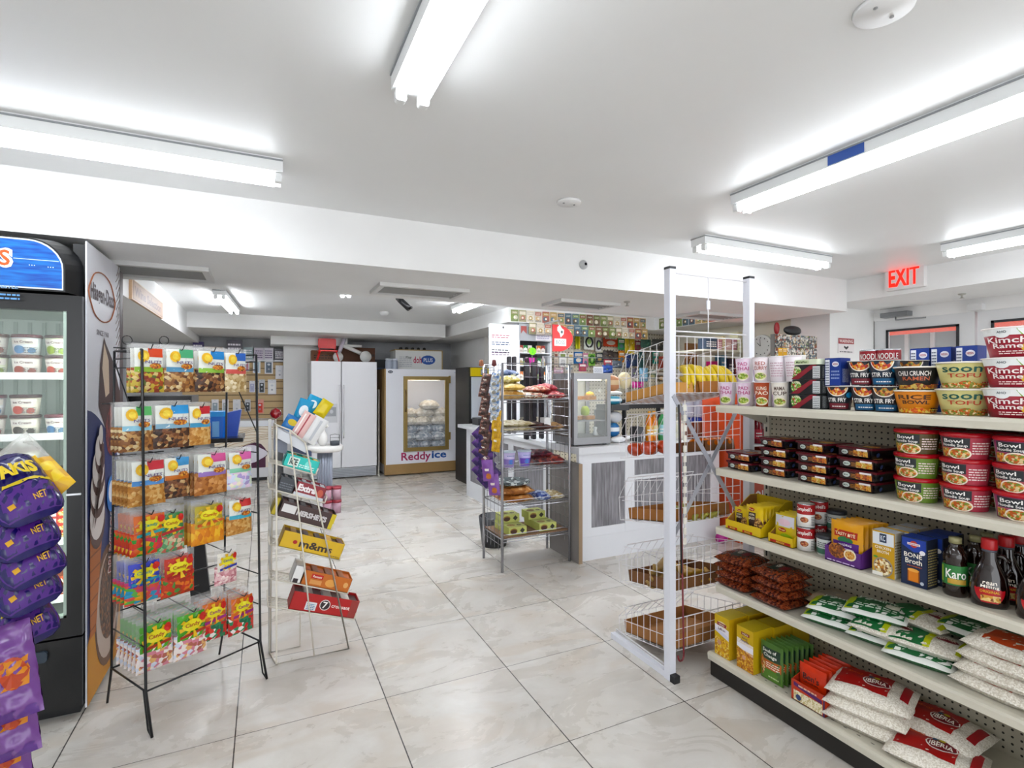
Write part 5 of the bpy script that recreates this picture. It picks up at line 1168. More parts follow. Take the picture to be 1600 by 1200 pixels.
# small rail carrying the lower packs
s = Mesh().tube([(3.1, 5.65, 1.78), (5.2, 5.65, 1.78)], .006, mat('#8f9296', .3, .8)).box((3.1, 5.64, 0), (3.12, 5.66, 1.78), mat('#8f9296', .3, .8)).box((5.18, 5.64, 0), (5.2, 5.66, 1.78), mat('#8f9296', .3, .8)); tag(s.make('display_rail'), 'steel display rail standing before the pegboard', 'rail')
for k, (u0, v0, u1, v1, c, l) in enumerate(((874, 551, 885, 573, '#e6e6e2', 'white carded pack under the red sign'), (888, 552, 896, 573, '#d9d6cc', 'pale carded pack under the red sign, right'), (866, 551, 872, 572, '#c9b9a8', 'beige carded pack next to the cigarette cabinet'), (866, 574, 880, 583, '#b08a9a', 'pale pink pack low under the red sign'), (882, 574, 896, 583, '#9f9488', 'small beige pack low under the red sign'))):
    a = bxp(u0, v0, u1, v1, 5.9); s = Mesh().box((a[0], 5.9, a[2]), (a[1], 5.915, a[3]), mat(c, .35)); f = flat((a[0], 5.9, a[2]), (1, 0, 0), (0, 0, 1)); w, h = a[1] - a[0], a[3] - a[2]; s.rect(f, w * .15, h * .65, w * .85, h * .9, pal[k], 1); s.lines(f, w * .2, h * .1, w * .8, h * .55, 4, '#55585a', 1); s.tube([(a[0] + w / 2, 5.91, a[3] - .01), (a[0] + w / 2, 6.12, a[3] - .005)], .003, mat('#9a9a9a', .3, .8), 4)
    tag(s.make('carded_pack'), l, 'hanging pack')
# lime disc and purple banner standing over the chrome rack
a = at(832, 549, y=4.45)
s = Mesh().lathe([(0, 0), (.036, 0), (.036, .004), (0, .004)], mat('#6fe02a', .4), (a.x, 4.45, a.z), 24, False, (0, -1, 0)); f = flat((a.x, 4.445, a.z), (1, 0, 0), (0, 0, 1)); s.text(f, '2', 0, 0, .02, .034, '#2f8a1a', 1); s.tube([(a.x, 4.455, a.z), (a.x, 4.455, .93)], .004, mat('#2a2a2a')); tag(s.make('price_disc'), 'bright lime round price tag on a stick', 'price tag')
a = bxp(824, 558, 840, 612, 4.5); s = Mesh().rbox((a[0], 4.5, a[2]), (a[1], 4.56, a[3]), .02, mat('#2c0a1a', .35), axis='y'); f = flat(((a[0] + a[1]) / 2, 4.5, a[2]), (1, 0, 0), (0, 0, 1)); w, h = a[1] - a[0], a[3] - a[2]; s.shape(f, [(-w * .35, h * .98), (w * .2, h * .98), (w * .1, h * .45), (-w * .2, h * .0), (-w * .1, h * .4)], '#c23a9a', 1); s.rect(f, -w * .25, h * .55, w * .15, h * .7, '#d9d9c0', 2); s.box((-.02 + (a[0] + a[1]) / 2, 4.52, .93), (.02 + (a[0] + a[1]) / 2, 4.54, a[2]), mat('#2c0a1a')); tag(s.make('magenta_display'), 'dark display with magenta flash behind the chrome rack', 'display')
# wall clock, shelf with boxes, lottery dispenser
c = at(1187, 541, x=5.42)
ck = empty('wall_clock', 'round white wall clock behind the produce rack', 'clock', (5.475, c.y, c.z), -pi / 2 + .12); R = 18 / FPX * depth(5.42, c.y)
Mesh().lathe([(0, 0), (R, 0), (R, .03), (R * .94, .045), (0, .035)], mat('#dfe1de', .4), (0, 0, 0), 32, True, (0, -1, 0)).make('clock_case', ck)
s = Mesh(); f = flat((0, -.047, 0), (1, 0, 0), (0, 0, 1)); s.disc(f, 0, 0, R * .86, R * .86, '#cfd1cd', 0, 28)
for k in range(12): s.disc(f, R * .72 * sin(k * pi / 6), R * .72 * cos(k * pi / 6), .008, .008, '#4a4d50', 1, 6)
s.make('clock_face', ck); s = Mesh(); s.shape(f, [(-.004, 0), (.004, 0), (-.006, R * .65), (-.012, R * .65)], '#1b1c1e', 3); s.shape(f, [(-.004, -.003), (.0, .006), (-R * .32, R * .34), (-R * .34, R * .31)], '#1b1c1e', 4); s.make('clock_hands', ck)
sh = empty('wall_shelf', 'cream shelf with small boxes behind the bananas', 'shelf', (0, 0, 0)); ys = 4.45
a = at(1100, 545, y=ys); b2 = at(1172, 539, y=ys); Mesh().box((a.x, ys, a.z - .02), (b2.x + .05, ys + .6, a.z), cream).make('shelf_board', sh); Mesh().box((a.x, ys + .3, a.z - .34), (b2.x + .13, ys + .6, a.z - .32), cream).make('shelf_board', sh)
for q in (a.x, b2.x + .02): Mesh().box((q, ys + .56, 0), (q + .03, ys + .59, a.z), cream).make('shelf_upright', sh)
for k, (u0, u1, h, c_, l) in enumerate(((1105, 1123, .13, '#3d4a5c', 'dark blue bowl shaped box on the wall shelf'), (1124, 1131, .12, '#c98a8f', 'rose box on the wall shelf, narrow'), (1132, 1136, .16, '#cdbd95', 'tan upright box on the wall shelf'), (1137, 1146, .12, '#d3a6a0', 'pale pink box on the wall shelf'), (1147, 1154, .14, '#b87a84', 'dusky pink box on the wall shelf'), (1155, 1162, .22, '#d0cca8', 'tall pale striped box on the wall shelf'))):
    xa, xb = at(u0, 540, y=ys).x, at(u1, 540, y=ys).x; s = Mesh().box((xa, ys + .02, a.z + .0005), (xb - .005, ys + .14, a.z + h), mat(c_, .45)); s.lines(flat((xa, ys + .02, a.z), (1, 0, 0), (0, 0, 1)), .01, .03, xb - xa - .015, h * .8, 3, '#efe6dc', 1); tag(s.make('small_box'), l, 'box')
for k, (u0, u1, h, c_, l) in enumerate(((1108, 1117, .2, '#d3307a', 'hot pink pack under the wall shelf'), (1122, 1131, .28, '#5f8fae', 'light blue printed pack under the wall shelf'), (1134, 1143, .24, '#4a3f52', 'dark printed pack under the wall shelf'), (1144, 1152, .24, '#b0555a', 'red printed pack under the wall shelf'), (1153, 1160, .24, '#d8a898', 'salmon pack under the wall shelf'), (1161, 1168, .22, '#5a5f68', 'grey pack under the wall shelf'))):
    xa, xb = at(u0, 540, y=ys + .4).x, at(u1, 540, y=ys + .4).x; s = Mesh().box((xa, ys + .35, a.z - .3195), (xb - .005, ys + .45, a.z - .3195 + h), mat(c_, .45)); s.lines(flat((xa, ys + .35, a.z - .32), (1, 0, 0), (0, 0, 1)), .01, .03, xb - xa - .015, h * .8, 4, '#e6e2dc', 1); tag(s.make('small_box'), l, 'box')
s = Mesh().box((at(1072, 560, y=5.3).x, 5.3, 0), (at(1090, 560, y=5.3).x, 5.33, at(1072, 536, y=5.3).z), mat('#8a5c36', .6)); tag(s.make('wood_panel'), 'brown wooden panel standing behind the bananas', 'board')
# lottery ticket dispenser on the counter, over the front shelf goods
LY = 2.95
a = bxp(1216, 525, 1277, 562, LY)
ld = empty('ticket_dispenser', 'clear lottery ticket dispenser with two rows of tickets', 'dispenser', (0, 0, 0))
Mesh().box((a[0] - .005, LY + .032, 0), (a[1] + .005, LY + .07, a[3]), mat('#6d6a64', .5)).box((a[0] - .005, LY, 0), (a[1] + .005, LY + .032, a[2] - .001), mat('#6d6a64', .5)).make('dispenser_back', ld)
w = (a[1] - a[0]) / 9; h = (a[3] - a[2]) / 2
for r_ in range(2):
    for k in range(9):
        s = Mesh().box((a[0] + w * k, LY, a[2] + h * r_), (a[0] + w * (k + .93), LY + .03, a[2] + h * (r_ + .95)), speckle((pal[(k * 5 + r_ * 3) % 12], '#5a5a58', '#a8a294', pal[(k * 3 + 2) % 12], '#3f4448', '#cfcabd'), 70, .35)); f = flat((a[0] + w * k, LY, a[2] + h * r_), (1, 0, 0), (0, 0, 1))
        if r_ == 0 and k < 2: s.rect(f, .0, h * .3, w * .93, h * .9, '#d9a52a', 1)
        s.lines(f, w * .1, h * .65, w * .8, h * .85, 2, '#e8e8e8', 2); s.make('ticket_bin', ld)
blob('black_bag', (a[0] + .24, LY + .045, a[3]), .22, .05, .08, '#17181b', 'black bag lying on top of the ticket dispenser', 'bag', 41)
blob('red_figure', (a[0] + .04, LY + .045, a[3]), .05, .04, .1, '#8a1f22', 'small dark red figure beside the clock', 'toy', 43)
# warning notice on the pier
yp = 3.118; a = bxp(1309, 529, 1334, 552, yp)
s = Mesh().box((a[0], yp - .003, a[2]), (a[1], yp, a[3]), mat('#e3dfe0', .4)); f = flat((a[0], yp - .003, a[2]), (1, 0, 0), (0, 0, 1)); W, H = a[1] - a[0], a[3] - a[2]
s.rect(f, .003, H * .62, W - .003, H - .004, '#a8464a', 1); s.text(f, 'WARNING', W / 2, H * .8, W * .86, H * .22, '#f1e6e4', 2); s.shape(f, [(W * .35, H * .4), (W * .5, H * .25), (W * .65, H * .4), (W * .62, H * .5), (W * .5, H * .42), (W * .38, H * .5)], '#26282c', 1); s.lines(f, W * .1, H * .08, W * .9, H * .2, 1, '#4a4a50', 1); tag(s.make('warning_notice'), 'white and red warning notice on the wall near the entrance', 'notice')
# ------------------------------------------------------------ ice cream cooler at the left
FY, SX = 2.80, -0.70
blk = mat('#08090b', .3); blk2 = mat('#0b0c0e', .5)
ic = empty('ice_cream_cooler', 'tall black glass-door ice cream cooler with blue header and printed side', 'cooler', (0, 0, 0))
XLc = -1.46; BK = 3.46
zq = lambda v: at(60, v, y=FY).z
z_hb, z_g1, z_g0, z_d0 = zq(457), zq(484), zq(972), zq(1003)
s = Mesh()
s.box((XLc, FY + .06, .05), (XLc + .05, BK, 1.90), blk2).box((SX - .05, FY + .06, .05), (SX - .002, BK, 2.05), blk2).box((XLc, BK - .05, .05), (SX, BK, 1.95), blk2)
s.box((XLc, FY + .06, z_g1 + .02), (SX - .002, BK, z_hb + .06), blk2).box((XLc, FY + .06, .05), (SX - .002, BK, z_g0 - .05), blk2).make('cabinet_body', ic)
inner = mat('#cfdcd3', .4)
s = Mesh().box((XLc + .05, BK - .06, z_g0 - .05), (SX - .05, BK - .05, z_g1 + .02), inner)
for k in range(12): s.box((XLc + .06 + k * .055, BK - .066, z_g0), (XLc + .075 + k * .055, BK - .06, z_g1), mat('#b9c9c0', .4))
s.box((SX - .056, FY + .06, z_g0 - .05), (SX - .05, BK - .06, z_g1 + .02), inner).box((XLc + .05, FY + .06, z_g1 + .012), (SX - .05, BK - .06, z_g1 + .02), inner).box((XLc + .05, FY + .06, z_g0 - .05), (SX - .05, BK - .06, z_g0 - .045), inner); s.make('cooler_lining', ic)
Mesh().box((SX - .075, FY + .062, z_g0), (SX - .058, FY + .075, z_g1), mat('#e8f4ea', .4, emit=7)).make('interior_lamp', ic)
# door
dr = Mesh(); gx = at(104, 700, y=FY).x; ox = SX - .004
dr.box((gx, FY, z_d0), (ox, FY + .05, z_hb - .005), blk).box((XLc, FY, z_d0), (XLc + .06, FY + .05, z_hb - .005), blk).box((XLc + .06, FY, z_g1), (gx, FY + .05, z_hb - .005), blk).box((XLc + .06, FY, z_d0), (gx, FY + .05, z_g0), blk)
dd_ = dr.make('door', ic)
s = Mesh(); gk = mat('#a9bdb0', .4); s.box((gx - .012, FY + .004, z_g0), (gx, FY + .03, z_g1), gk).box((XLc + .06, FY + .004, z_g0), (gx, FY + .03, z_g0 + .01), gk); s.make('gasket', dd_)
Mesh().box((XLc + .06, FY + .012, z_g0), (gx - .012, FY + .016, z_g1), film('#eaf6ef', .06)).make('glass', dd_)
a_ = at(117, 772, y=FY); Mesh().box((gx - .0, FY - .008, a_.z - .004), (gx + .05, FY - .001, a_.z + .004), mat('#c9ccd0', .3, .8)).make('lock', dd_)
# header: small front outline swept out to the full body
def outline(x0, x1, z0, z1, r, y, n=8):
    P = [(x0, y, z0), (x1, y, z0)]
    for k in range(n + 1): a = radians(90 * k / n); P.append((x1 - r + r * cos(a), y, z1 - r * 1.0 + r * sin(a)))
    for k in range(n + 1): a = radians(90 + 90 * k / n); P.append((x0 + r + r * cos(a), y, z1 - r + r * sin(a)))
    return P
zt = at(60, 365, y=FY + .1).z; zt = 2.055
xs = at(102, 457, y=FY - .02).x
fr_ = outline(XLc + .06, xs, z_hb + .005, zt - .014, .12, FY - .02); mid = outline(XLc + .02, SX - .012, z_hb - .002, zt, .13, FY + .05); bk_ = outline(XLc, SX - .003, z_hb, zt + .005, .05, BK)
n = len(fr_); s = Mesh().add(fr_ + mid + bk_, [(i, (i + 1) % n, n + (i + 1) % n, n + i) for i in range(n)] + [(n + i, n + (i + 1) % n, 2 * n + (i + 1) % n, 2 * n + i) for i in range(n)] + [tuple(range(n)), tuple(reversed(range(2 * n, 3 * n)))], blk, False); hd = s.make('header', ic)
blue = bpy.data.materials.new('header_print'); blue.use_nodes = True; nt = blue.node_tree; b_ = nt.nodes['Principled BSDF']; nz = nt.nodes.new('ShaderNodeTexNoise'); mp = nt.nodes.new('ShaderNodeMapping'); tc = nt.nodes.new('ShaderNodeTexCoord'); mp.inputs['Scale'].default_value = (3, 3, 25); nz.inputs['Scale'].default_value = 3
rp = nt.nodes.new('ShaderNodeValToRGB'); rp.color_ramp.elements[0].color = (*lin('#1450a8'), 1); rp.color_ramp.elements[1].color = (*lin('#2f83d8'), 1); rp.color_ramp.elements[0].position = .35; rp.color_ramp.elements[1].position = .7
nt.links.new(tc.outputs['Object'], mp.inputs[0]); nt.links.new(mp.outputs[0], nz.inputs['Vector']); nt.links.new(nz.outputs['Fac'], rp.inputs[0]); nt.links.new(rp.outputs[0], b_.inputs['Base Color']); b_.inputs['Roughness'].default_value = .3
s = Mesh(); sg = outline(XLc + .07, xs - .006, z_hb + .012, zt - .020, .115, FY - .022); s.poly([(x, y, z) for x, y, z in sg], '#dfe6ee'); sg = outline(XLc + .07, xs - .010, z_hb + .018, zt - .026, .112, FY - .024); s.poly(sg, blue)
f = flat((0, FY - .025, 0), (1, 0, 0), (0, 0, 1)); zc = at(30, 405, y=FY).z; x0 = at(25, 405, y=FY).x
s.rect(f, x0, zc - .003, xs - .02, zc, '#b9d4f0', 1)
for q in range(3): s.disc(f, x0 + .05 + q * .008, zc - .025, .002, .002, '#dfe8f2', 1, 6); s.disc(f, x0 + .11 + q * .008, zc - .028, .002, .002, '#dfe8f2', 1, 6)
s.text(f, "Dreyer's", x0 - .20, zc, .40, .15, '#f3eee6', 2, bold=.05); s.text(f, "Dreyer's", x0 - .20, zc, .38, .13, '#d9622c', 4, bold=.0); s.text(f, 'NESTLE', x0 - .02, zc - .12, .07, .012, '#9fc4ea', 2); s.lines(f, x0 - .06, zc - .17, x0 + .02, zc - .14, 2, '#6fa4dc', 2); s.make('header_sign', hd)
# bottom grille
s = Mesh(); s.box((XLc, FY + .01, .06), (SX - .006, FY + .06, z_d0 - .012), blk)
for k in range(7):
    z = at(40, 1040 + k * 15, y=FY).z; s.box((XLc + .1, FY + .002, z), (SX - .14 - .012 * k, FY + .01, z + .012), mat('#2c3036', .35))
s.rbox((SX - .30, FY - .004, z_d0 - .09), (SX - .12, FY + .01, z_d0 - .045), .012, mat('#2f3c4a', .3), axis='y'); s.make('grille', ic)
Mesh().box((XLc + .02, FY + .08, 0), (SX - .03, BK - .02, .05), mat('#101114', .6)).make('base', ic)
# printed side
sp = Mesh(); sp.box((SX - .002, FY + .035, .035), (SX + .004, BK - .06, 2.06), mat('#dcdde4', .35)).box((SX - .002, BK - .06, .035), (SX + .006, BK + .0, 2.04), mat('#4a3a3c', .4))
SPX = SX + .0045; f = flat((SPX, FY + .035, .035), (0, 1, 0), (0, 0, 1)); W = BK - .06 - FY - .035; H = 2.025
def yv(v): return at(130, v, x=SPX).z - .035
# navy field with cream swoosh and orange base
s = sp; zb1 = yv(642)
arc = [(0, zb1)] + [(W * k / 10, zb1 - .30 * (k / 10) ** 1.6) for k in range(1, 11)]
s.shape(f, [(0, 0), (W, 0)] + arc[::-1], '#1c2a66', 1)
s.shape(f, [(0, 0), (W, 0), (W, .60), (W * .75, .60), (W * .5, .55), (W * .25, .44), (0, .26)], '#c98a2c', 2)
# brown cup seen from above: rings
s.disc(f, W * .58, .33, W * .40, .29, '#6a4a34', 3, 26); s.disc(f, W * .56, .33, W * .34, .25, '#b7a598', 4, 26); s.disc(f, W * .60, .37, W * .29, .21, speckle(('#4a2a16', '#6a3f22', '#3a2012', '#8a5a34'), 60), 5, 26)
# cone
s.shape(f, [(W * .05, .28), (W * .20, .28), (W * .42, .78), (W * .05, .78)], '#b5672c', 6)
for k in range(7): s.rect(f, W * .055, .31 + k * .065, W * (.20 + .028 * k), .318 + k * .065, '#8a4a1e', 7)
for k, (cx, cy, rx, ry) in enumerate(((.25, .80, .22, .13), (.25, .92, .21, .11), (.26, 1.01, .18, .10), (.28, 1.09, .13, .08), (.31, 1.16, .06, .05))):
    s.disc(f, W * cx, cy - .02, W * rx, ry, '#5a3a30', 8 + 2 * k, 18); s.disc(f, W * (cx - .01), cy + .01, W * rx * .93, ry * .9, '#ddd5d0', 9 + 2 * k, 18)
for q in range(6): s.shape(f, [(W * (.1 + .05 * q), .76 + .05 * q), (W * (.15 + .05 * q), .79 + .05 * q), (W * (.22 + .03 * q), .88 + .05 * q), (W * (.15 + .03 * q), .86 + .05 * q)], '#5a3a30', 20)
s.disc(f, W * .66, .86, W * .15, .09, '#2f74c4', 10, 16); s.disc(f, W * .66, .87, W * .10, .055, '#e3e6ee', 11, 16); s.text(f, 'DRUMSTICK', W * .66, .62, .30, .09, '#e9ddd8', 10, 80, .04); s.text(f, 'DRUMSTICK', W * .66, .62, .29, .075, '#a83a3a', 12, 80, 0)
# ice cream bar dipped in chocolate, upper right
bar = [(W * .42, 1.22), (W * .42, 1.42), (W * .5, 1.56), (W * .62, 1.60), (W * .80, 1.50), (W * .95, 1.40), (W * .98, 1.2), (W * .8, 1.10), (W * .6, 1.12)]
s.shape(f, [(W * .30, 1.30), (W * .34, 1.50), (W * .46, 1.63), (W * .52, 1.60), (W * .75, 1.52), (W, 1.36), (W, 1.12), (W * .7, 1.08)], '#4a2f2a', 2)
s.shape(f, [(W * .40, 1.48), (W * .46, 1.60), (W * .60, 1.52), (W * .62, 1.36), (W * .5, 1.34)], '#d3bda2', 3); s.disc(f, W * .74, 1.17, W * .24, .13, speckle(('#5a1a1e', '#7a2a2a', '#3a1414', '#8a3a34'), 45), 4, 16)
# oval badge and lettering
cy_ = (yv(420) + yv(494)) / 2 + .02; ry = (yv(414) - yv(498)) / 2
oc_ = [(W * .42 + W * .38 * cos(radians(q)) * (1 + .04 * cos(radians(q * 6))), cy_ + ry * sin(radians(q))) for q in range(0, 360, 12)]
s.tube([f(x, y, 2) for x, y in oc_], .0035, mat('#a8694a', .4), 4, True); s.text(f, 'Häagen-Dazs', W * .43, cy_ + .0, W * .70, .10, '#4a3a44', 3, 0, .03); s.text(f, 'SINCE 1960', W * .42, yv(512) + .0, W * .36, .025, '#6a5f68', 3)
for k in range(14): 
    y0 = 1.50 + .036 * k; s.tube([f(W * .86 + .012 * sin(k * 2), y0, 2), f(W * .93, y0 + .03, 2), f(W * .97 - .01 * cos(k), y0 + .06, 2)], .0014, mat('#8f8078', .5), 4)
sp.make('side_print', ic)
# shelves and stock
SH = [zq(586), zq(684), zq(772), zq(856), zq(950)]
for z in SH: Mesh().box((XLc + .055, FY + .10, z - .012), (SX - .058, BK - .08, z), mat('#e6ebe8', .4)).box((XLc + .055, FY + .085, z - .018), (SX - .058, FY + .10, z + .012), mat('#f2f5f3', .35)).make('wire_shelf', ic)
def ice_tub(body, art, lid='#4a2a30', R=.052, h=.088, band='#e9e4dc'):
    r = empty('ice_cream_tub'); s = Mesh(); s.lathe([(R * .82, 0), (R * .97, h * .86)], mat(body, .4), seg=22); f = curved((0, 0, 0), R * .82, R * .97, h * .86, -pi / 2); s.rect(f, -.05, h * .5, .05, h * .78, band, 1, 10); s.text(f, 'Ice Cream', 0, h * .63, .06, h * .12, '#6a2a3a', 3); s.disc(f, -.015, h * .25, .022, h * .2, art, 2); s.disc(f, .03, h * .2, .015, h * .14, art, 2); s.lines(f, .0, h * .1, .05, h * .4, 4, '#5a5a5a', 3); s.make('tub_body', r)
    Mesh().lathe([(R * .98, h * .84), (R * 1.03, h * .85), (R * 1.03, h * .97), (R * .96, h), (0, h)], mat(lid, .35), seg=22).make('lid', r); return r
tubs = [ice_tub('#e9ded0', '#c94a3a'), ice_tub('#dfe6c8', '#9fb83a'), ice_tub('#e6dcd6', '#a8402c', '#6a4038'), ice_tub('#e6e9ee', '#5f8fc0', '#6a2f3c'), ice_tub('#eae2d2', '#3a2a24')]
col_n = ('nearest the door edge', 'second from the door edge', 'third from the door edge')
for i, (z, rows, seq) in enumerate(((SH[0], 2, (0, 2, 1)), (SH[1], 2, (3, 4, 2)), (SH[2], 2, (4, 0, 3)))):
    for j in range(3):
        for k in range(rows):
            if (i, j, k) in ((1, 0, 1), (2, 0, 1)): continue
            place(tubs[(seq[j] + k) % 5], USED, (SX - .125 - j * (.113 + .004 * i), FY + .17, z + .001 + k * .0885), .2 * (j - 1), 'ice cream tub on the %s shelf, %s, %s' % (('top', 'second', 'third')[i], ('lower', 'upper')[k], col_n[j]), 'ice cream tub', 'ice cream tubs in the black cooler')
def f_red(s, f, R, T): s.rect(f, -.07, .004, .02, .026, '#d9d0e0', 1); s.text(f, 'CRUNCH', -.03, .015, .07, .014, '#c22a2a', 2); s.disc(f, .05, .015, .025, .011, speckle(('#e8a33d', '#f2d7a0', '#c9601c'), 150), 2)
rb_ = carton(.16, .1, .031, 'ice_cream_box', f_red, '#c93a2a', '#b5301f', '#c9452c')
for k in range(5):
    for j in range(2): place(rb_, USED, (SX - .145 - j * .165, FY + .17, SH[3] + .001 + k * .032), 0, 'flat red ice cream box in the %s stack of the fourth shelf' % ('right', 'left')[j], 'ice cream box', 'red ice cream boxes, stack %d' % (j + 1))
def f_orange(s, f, R, T): s.text(f, 'TROPICAL', 0, .02, .14, .022, '#f0e0d0', 1)
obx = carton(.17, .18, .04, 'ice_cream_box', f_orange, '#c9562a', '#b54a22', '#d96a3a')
for k in range(2): place(obx, USED, (SX - .16, FY + .22, SH[4] + .001 + k * .041), -.05 + .1 * k, 'orange popsicle box lying on the bottom shelf, %s' % ('lower', 'upper')[k], 'ice cream box')

# ------------------------------------------------------------ chip bags on a clip strip at the left edge
RV, FV, UV = Vector((cos(YAW), -sin(YAW), 0)), Vector((sin(YAW), cos(YAW), 0)), Vector((0, 0, 1))
def atd(u, v, t):
    return Vector((0, 0, CAM_H)) + (RV * ((u - 800) / FPX) + FV - UV * ((v - 600) / FPX)) * t
stand = atd(-60, 1000, 1.62); stand.z = 0
st_ = empty('chip_stand', 'black wire stand of chip bags at the left edge of the picture', 'stand', (0, 0, 0))
Mesh().tube([(stand.x, stand.y, 0), (stand.x, stand.y, 1.5)], .008, blk2, 8).lathe([(0, .0), (.12, .0), (.12, .012), (0, .014)], blk2, (stand.x, stand.y, 0), 20).make('pole', st_)
def chip_bag(w, h, t, body, kind, fn, crinkle=.002, seed=1, p=2.6, rough=.22):
    s = Mesh(); f = pillow(s, w, h, t, mat(body, rough, coat=.3), crinkle=crinkle, seed=seed, n=18, p=p); fn(s, f); return s.make(kind)
def f_takis(s, f):
    s.patch(f, -.075, .01, .075, .095, '#4a1a7c', 1, 8, 5); s.patch(f, -.072, .1, .072, .112, '#d9c02a', 2, 8, 1); s.text(f, 'TAKIS', .0, .15, .11, .05, '#e6c92a', 14, 0, .05); s.patch(f, -.05, .035, -.035, .05, '#d9a52a', 3); s.text(f, 'NET', .025, .045, .03, .018, '#e6b52a', 8); s.patch(f, -.07, .215, .07, .24, '#241058', 1, 8, 2)
tkb = chip_bag(.16, .26, .125, '#140c58', 'chip_bag', f_takis, .0022, 3)
for v_ in tkb.data.vertices:                      # tucked, rounded ends
    q = max(0.0, .06 - v_.co.z, v_.co.z - .20) / .06
    v_.co.x *= .55 + .45 * sqrt(max(0.0, 1 - q * q))
def orient(o, pos, down, face):
    """bag's bottom end at pos, its long axis running up against `down`, front turned to `face`"""
    z = -Vector(down).normalized(); y = -(Vector(face) - z * Vector(face).dot(z)).normalized(); x = y.cross(z)
    M = Matrix((x, y, z)).transposed().to_4x4(); M.translation = pos
    o.location = pos; o.rotation_euler = M.to_euler(); return o
hooks = Mesh()
for k, (u, v, l) in enumerate(((60, 812, 'uppermost'), (56, 866, 'second from the top'), (66, 908, 'third from the top'), (60, 950, 'fourth from the top'), (56, 1006, 'lowest of the dark ones'))):
    o = place(tkb, USED, (0, 0, 0), None, 'glossy dark purple chip bag at the left edge, %s' % l, 'chip bag', 'dark purple chip bags')
    orient(o, atd(u, v, 1.52 + .02 * k), RV * .72 - UV * .62 - FV * .25, -FV * .5 + UV * .6 + RV * .45); pz = atd(u, v, 1.55).z + .15
    hooks.tube([(stand.x, stand.y, pz + .05), atd(u - 100, v - 100, 1.60)], .003, blk2, 5)
def f_lil(s, f):
    s.patch(f, .02, .09, .075, .17, '#d98a2c', 2, 6, 6); s.disc(f, .045, .13, .03, .045, '#b5482a', 6); s.patch(f, -.075, .0, .075, .03, '#5f3a86', 1, 8, 3); s.text(f, 'CHIPS', -.03, .18, .08, .03, '#e9e0ee', 8)
lil = chip_bag(.17, .27, .10, '#7a5094', 'chip_bag', f_lil, .007, 5)
for k, (u, v, l) in enumerate(((12, 1130, 'upper'), (10, 1190, 'middle'), (0, 1250, 'lower'))):
    o = place(lil, USED, (0, 0, 0), None, 'lilac chip bag at the bottom left corner, %s of three' % l, 'chip bag', 'lilac chip bags')
    orient(o, atd(u, v, 1.50 + .03 * k), RV * .3 - UV * .95 - FV * .15, -FV * .9 + UV * .2 + RV * .35); hooks.tube([(stand.x, stand.y, atd(u, v, 1.5).z + .3), atd(u - 60, v - 130, 1.58)], .003, blk2, 5)
s = Mesh(); yel_ = speckle(('#d9a51c', '#e8bc2a', '#c98f14', '#f0cf4a'), 32, .4); fl = film('#f2f0e8', .3)
pillow(s, .15, .26, .08, yel_, crinkle=.002, seed=8, n=16); nb = len(s.mats); kf = s.m(fl)
for i, fc in enumerate(s.f):
    zc_ = sum(s.v[j][2] for j in fc) / 4
    if zc_ > .14 + .01 * sin(i): s.mi[i] = kf
o = s.make('snack_bag'); tag(o, 'clear bag of yellow triangular snacks above the purple bags', 'snack bag'); orient(o, atd(84, 782, 1.60), RV * .8 - UV * .6 - FV * .2, -FV * .8 + UV * .4)
hooks.tube([(stand.x, stand.y, 1.36), atd(-30, 690, 1.6)], .003, blk2, 5); hooks.make('bag_hook', st_)

# ------------------------------------------------------------ black wire candy rack
ANG = radians(32); F0 = Vector((-.442, 2.589, 0)); e1 = Vector((cos(ANG), sin(ANG), 0)); e2 = Vector((-sin(ANG), cos(ANG), 0))
cr = empty('candy_rack', 'black wire floor rack hung with rows of nut and candy bags', 'rack', F0, ANG)
RW = .50; wb = mat('#17181b', .35, .3)
s = Mesh()
def T_(pts, r=.004): s.tube(pts, r, wb, 6)
for x in (0, RW):
    T_([(x, -.055, .0), (x, .0, .17), (x, .035, 1.585)], .0055); T_([(x, -.055, .0), (x, -.02, .02), (x, .02, .17)], .004)
    T_([(x, .375, .0), (x, .33, .17), (x, .30, 1.585)], .005)
    T_([(x, .0, .17), (x, .33, .17)]); T_([(x, .035, 1.585), (x, .30, 1.585)]); T_([(x, .035, 1.55), (x, .30, 1.55)], .003); T_([(x, .035, 1.51), (x, .30, 1.51)], .003)
    T_([(x, .30, 1.54), (x, .03, 1.2)], .003)
    for z in (1.1, .8, .5, .35): T_([(x, .02, z), (x, .31, z)], .003)
s.make('side_frame', cr)
for y, z in ((0, .17), (.33, .17), (.30, 1.585), (.31, 1.1), (.32, .5)):
    s = Mesh(); T_([(0, y, z), (RW, y, z)]); s.make('cross_bar', cr)
def rk(u, v, y0):
    """rack-local x and z of pixel (u, v) on the plane y0 behind the rack's front"""
    d = Vector(ray(u, v)); p0 = F0 + e2 * y0; n_ = e2
    t = (p0.dot(n_)) / d.dot(n_); q = d * t
    return (q - F0).dot(e1), CAM_H + q.z if False else CAM_H + d.z * t
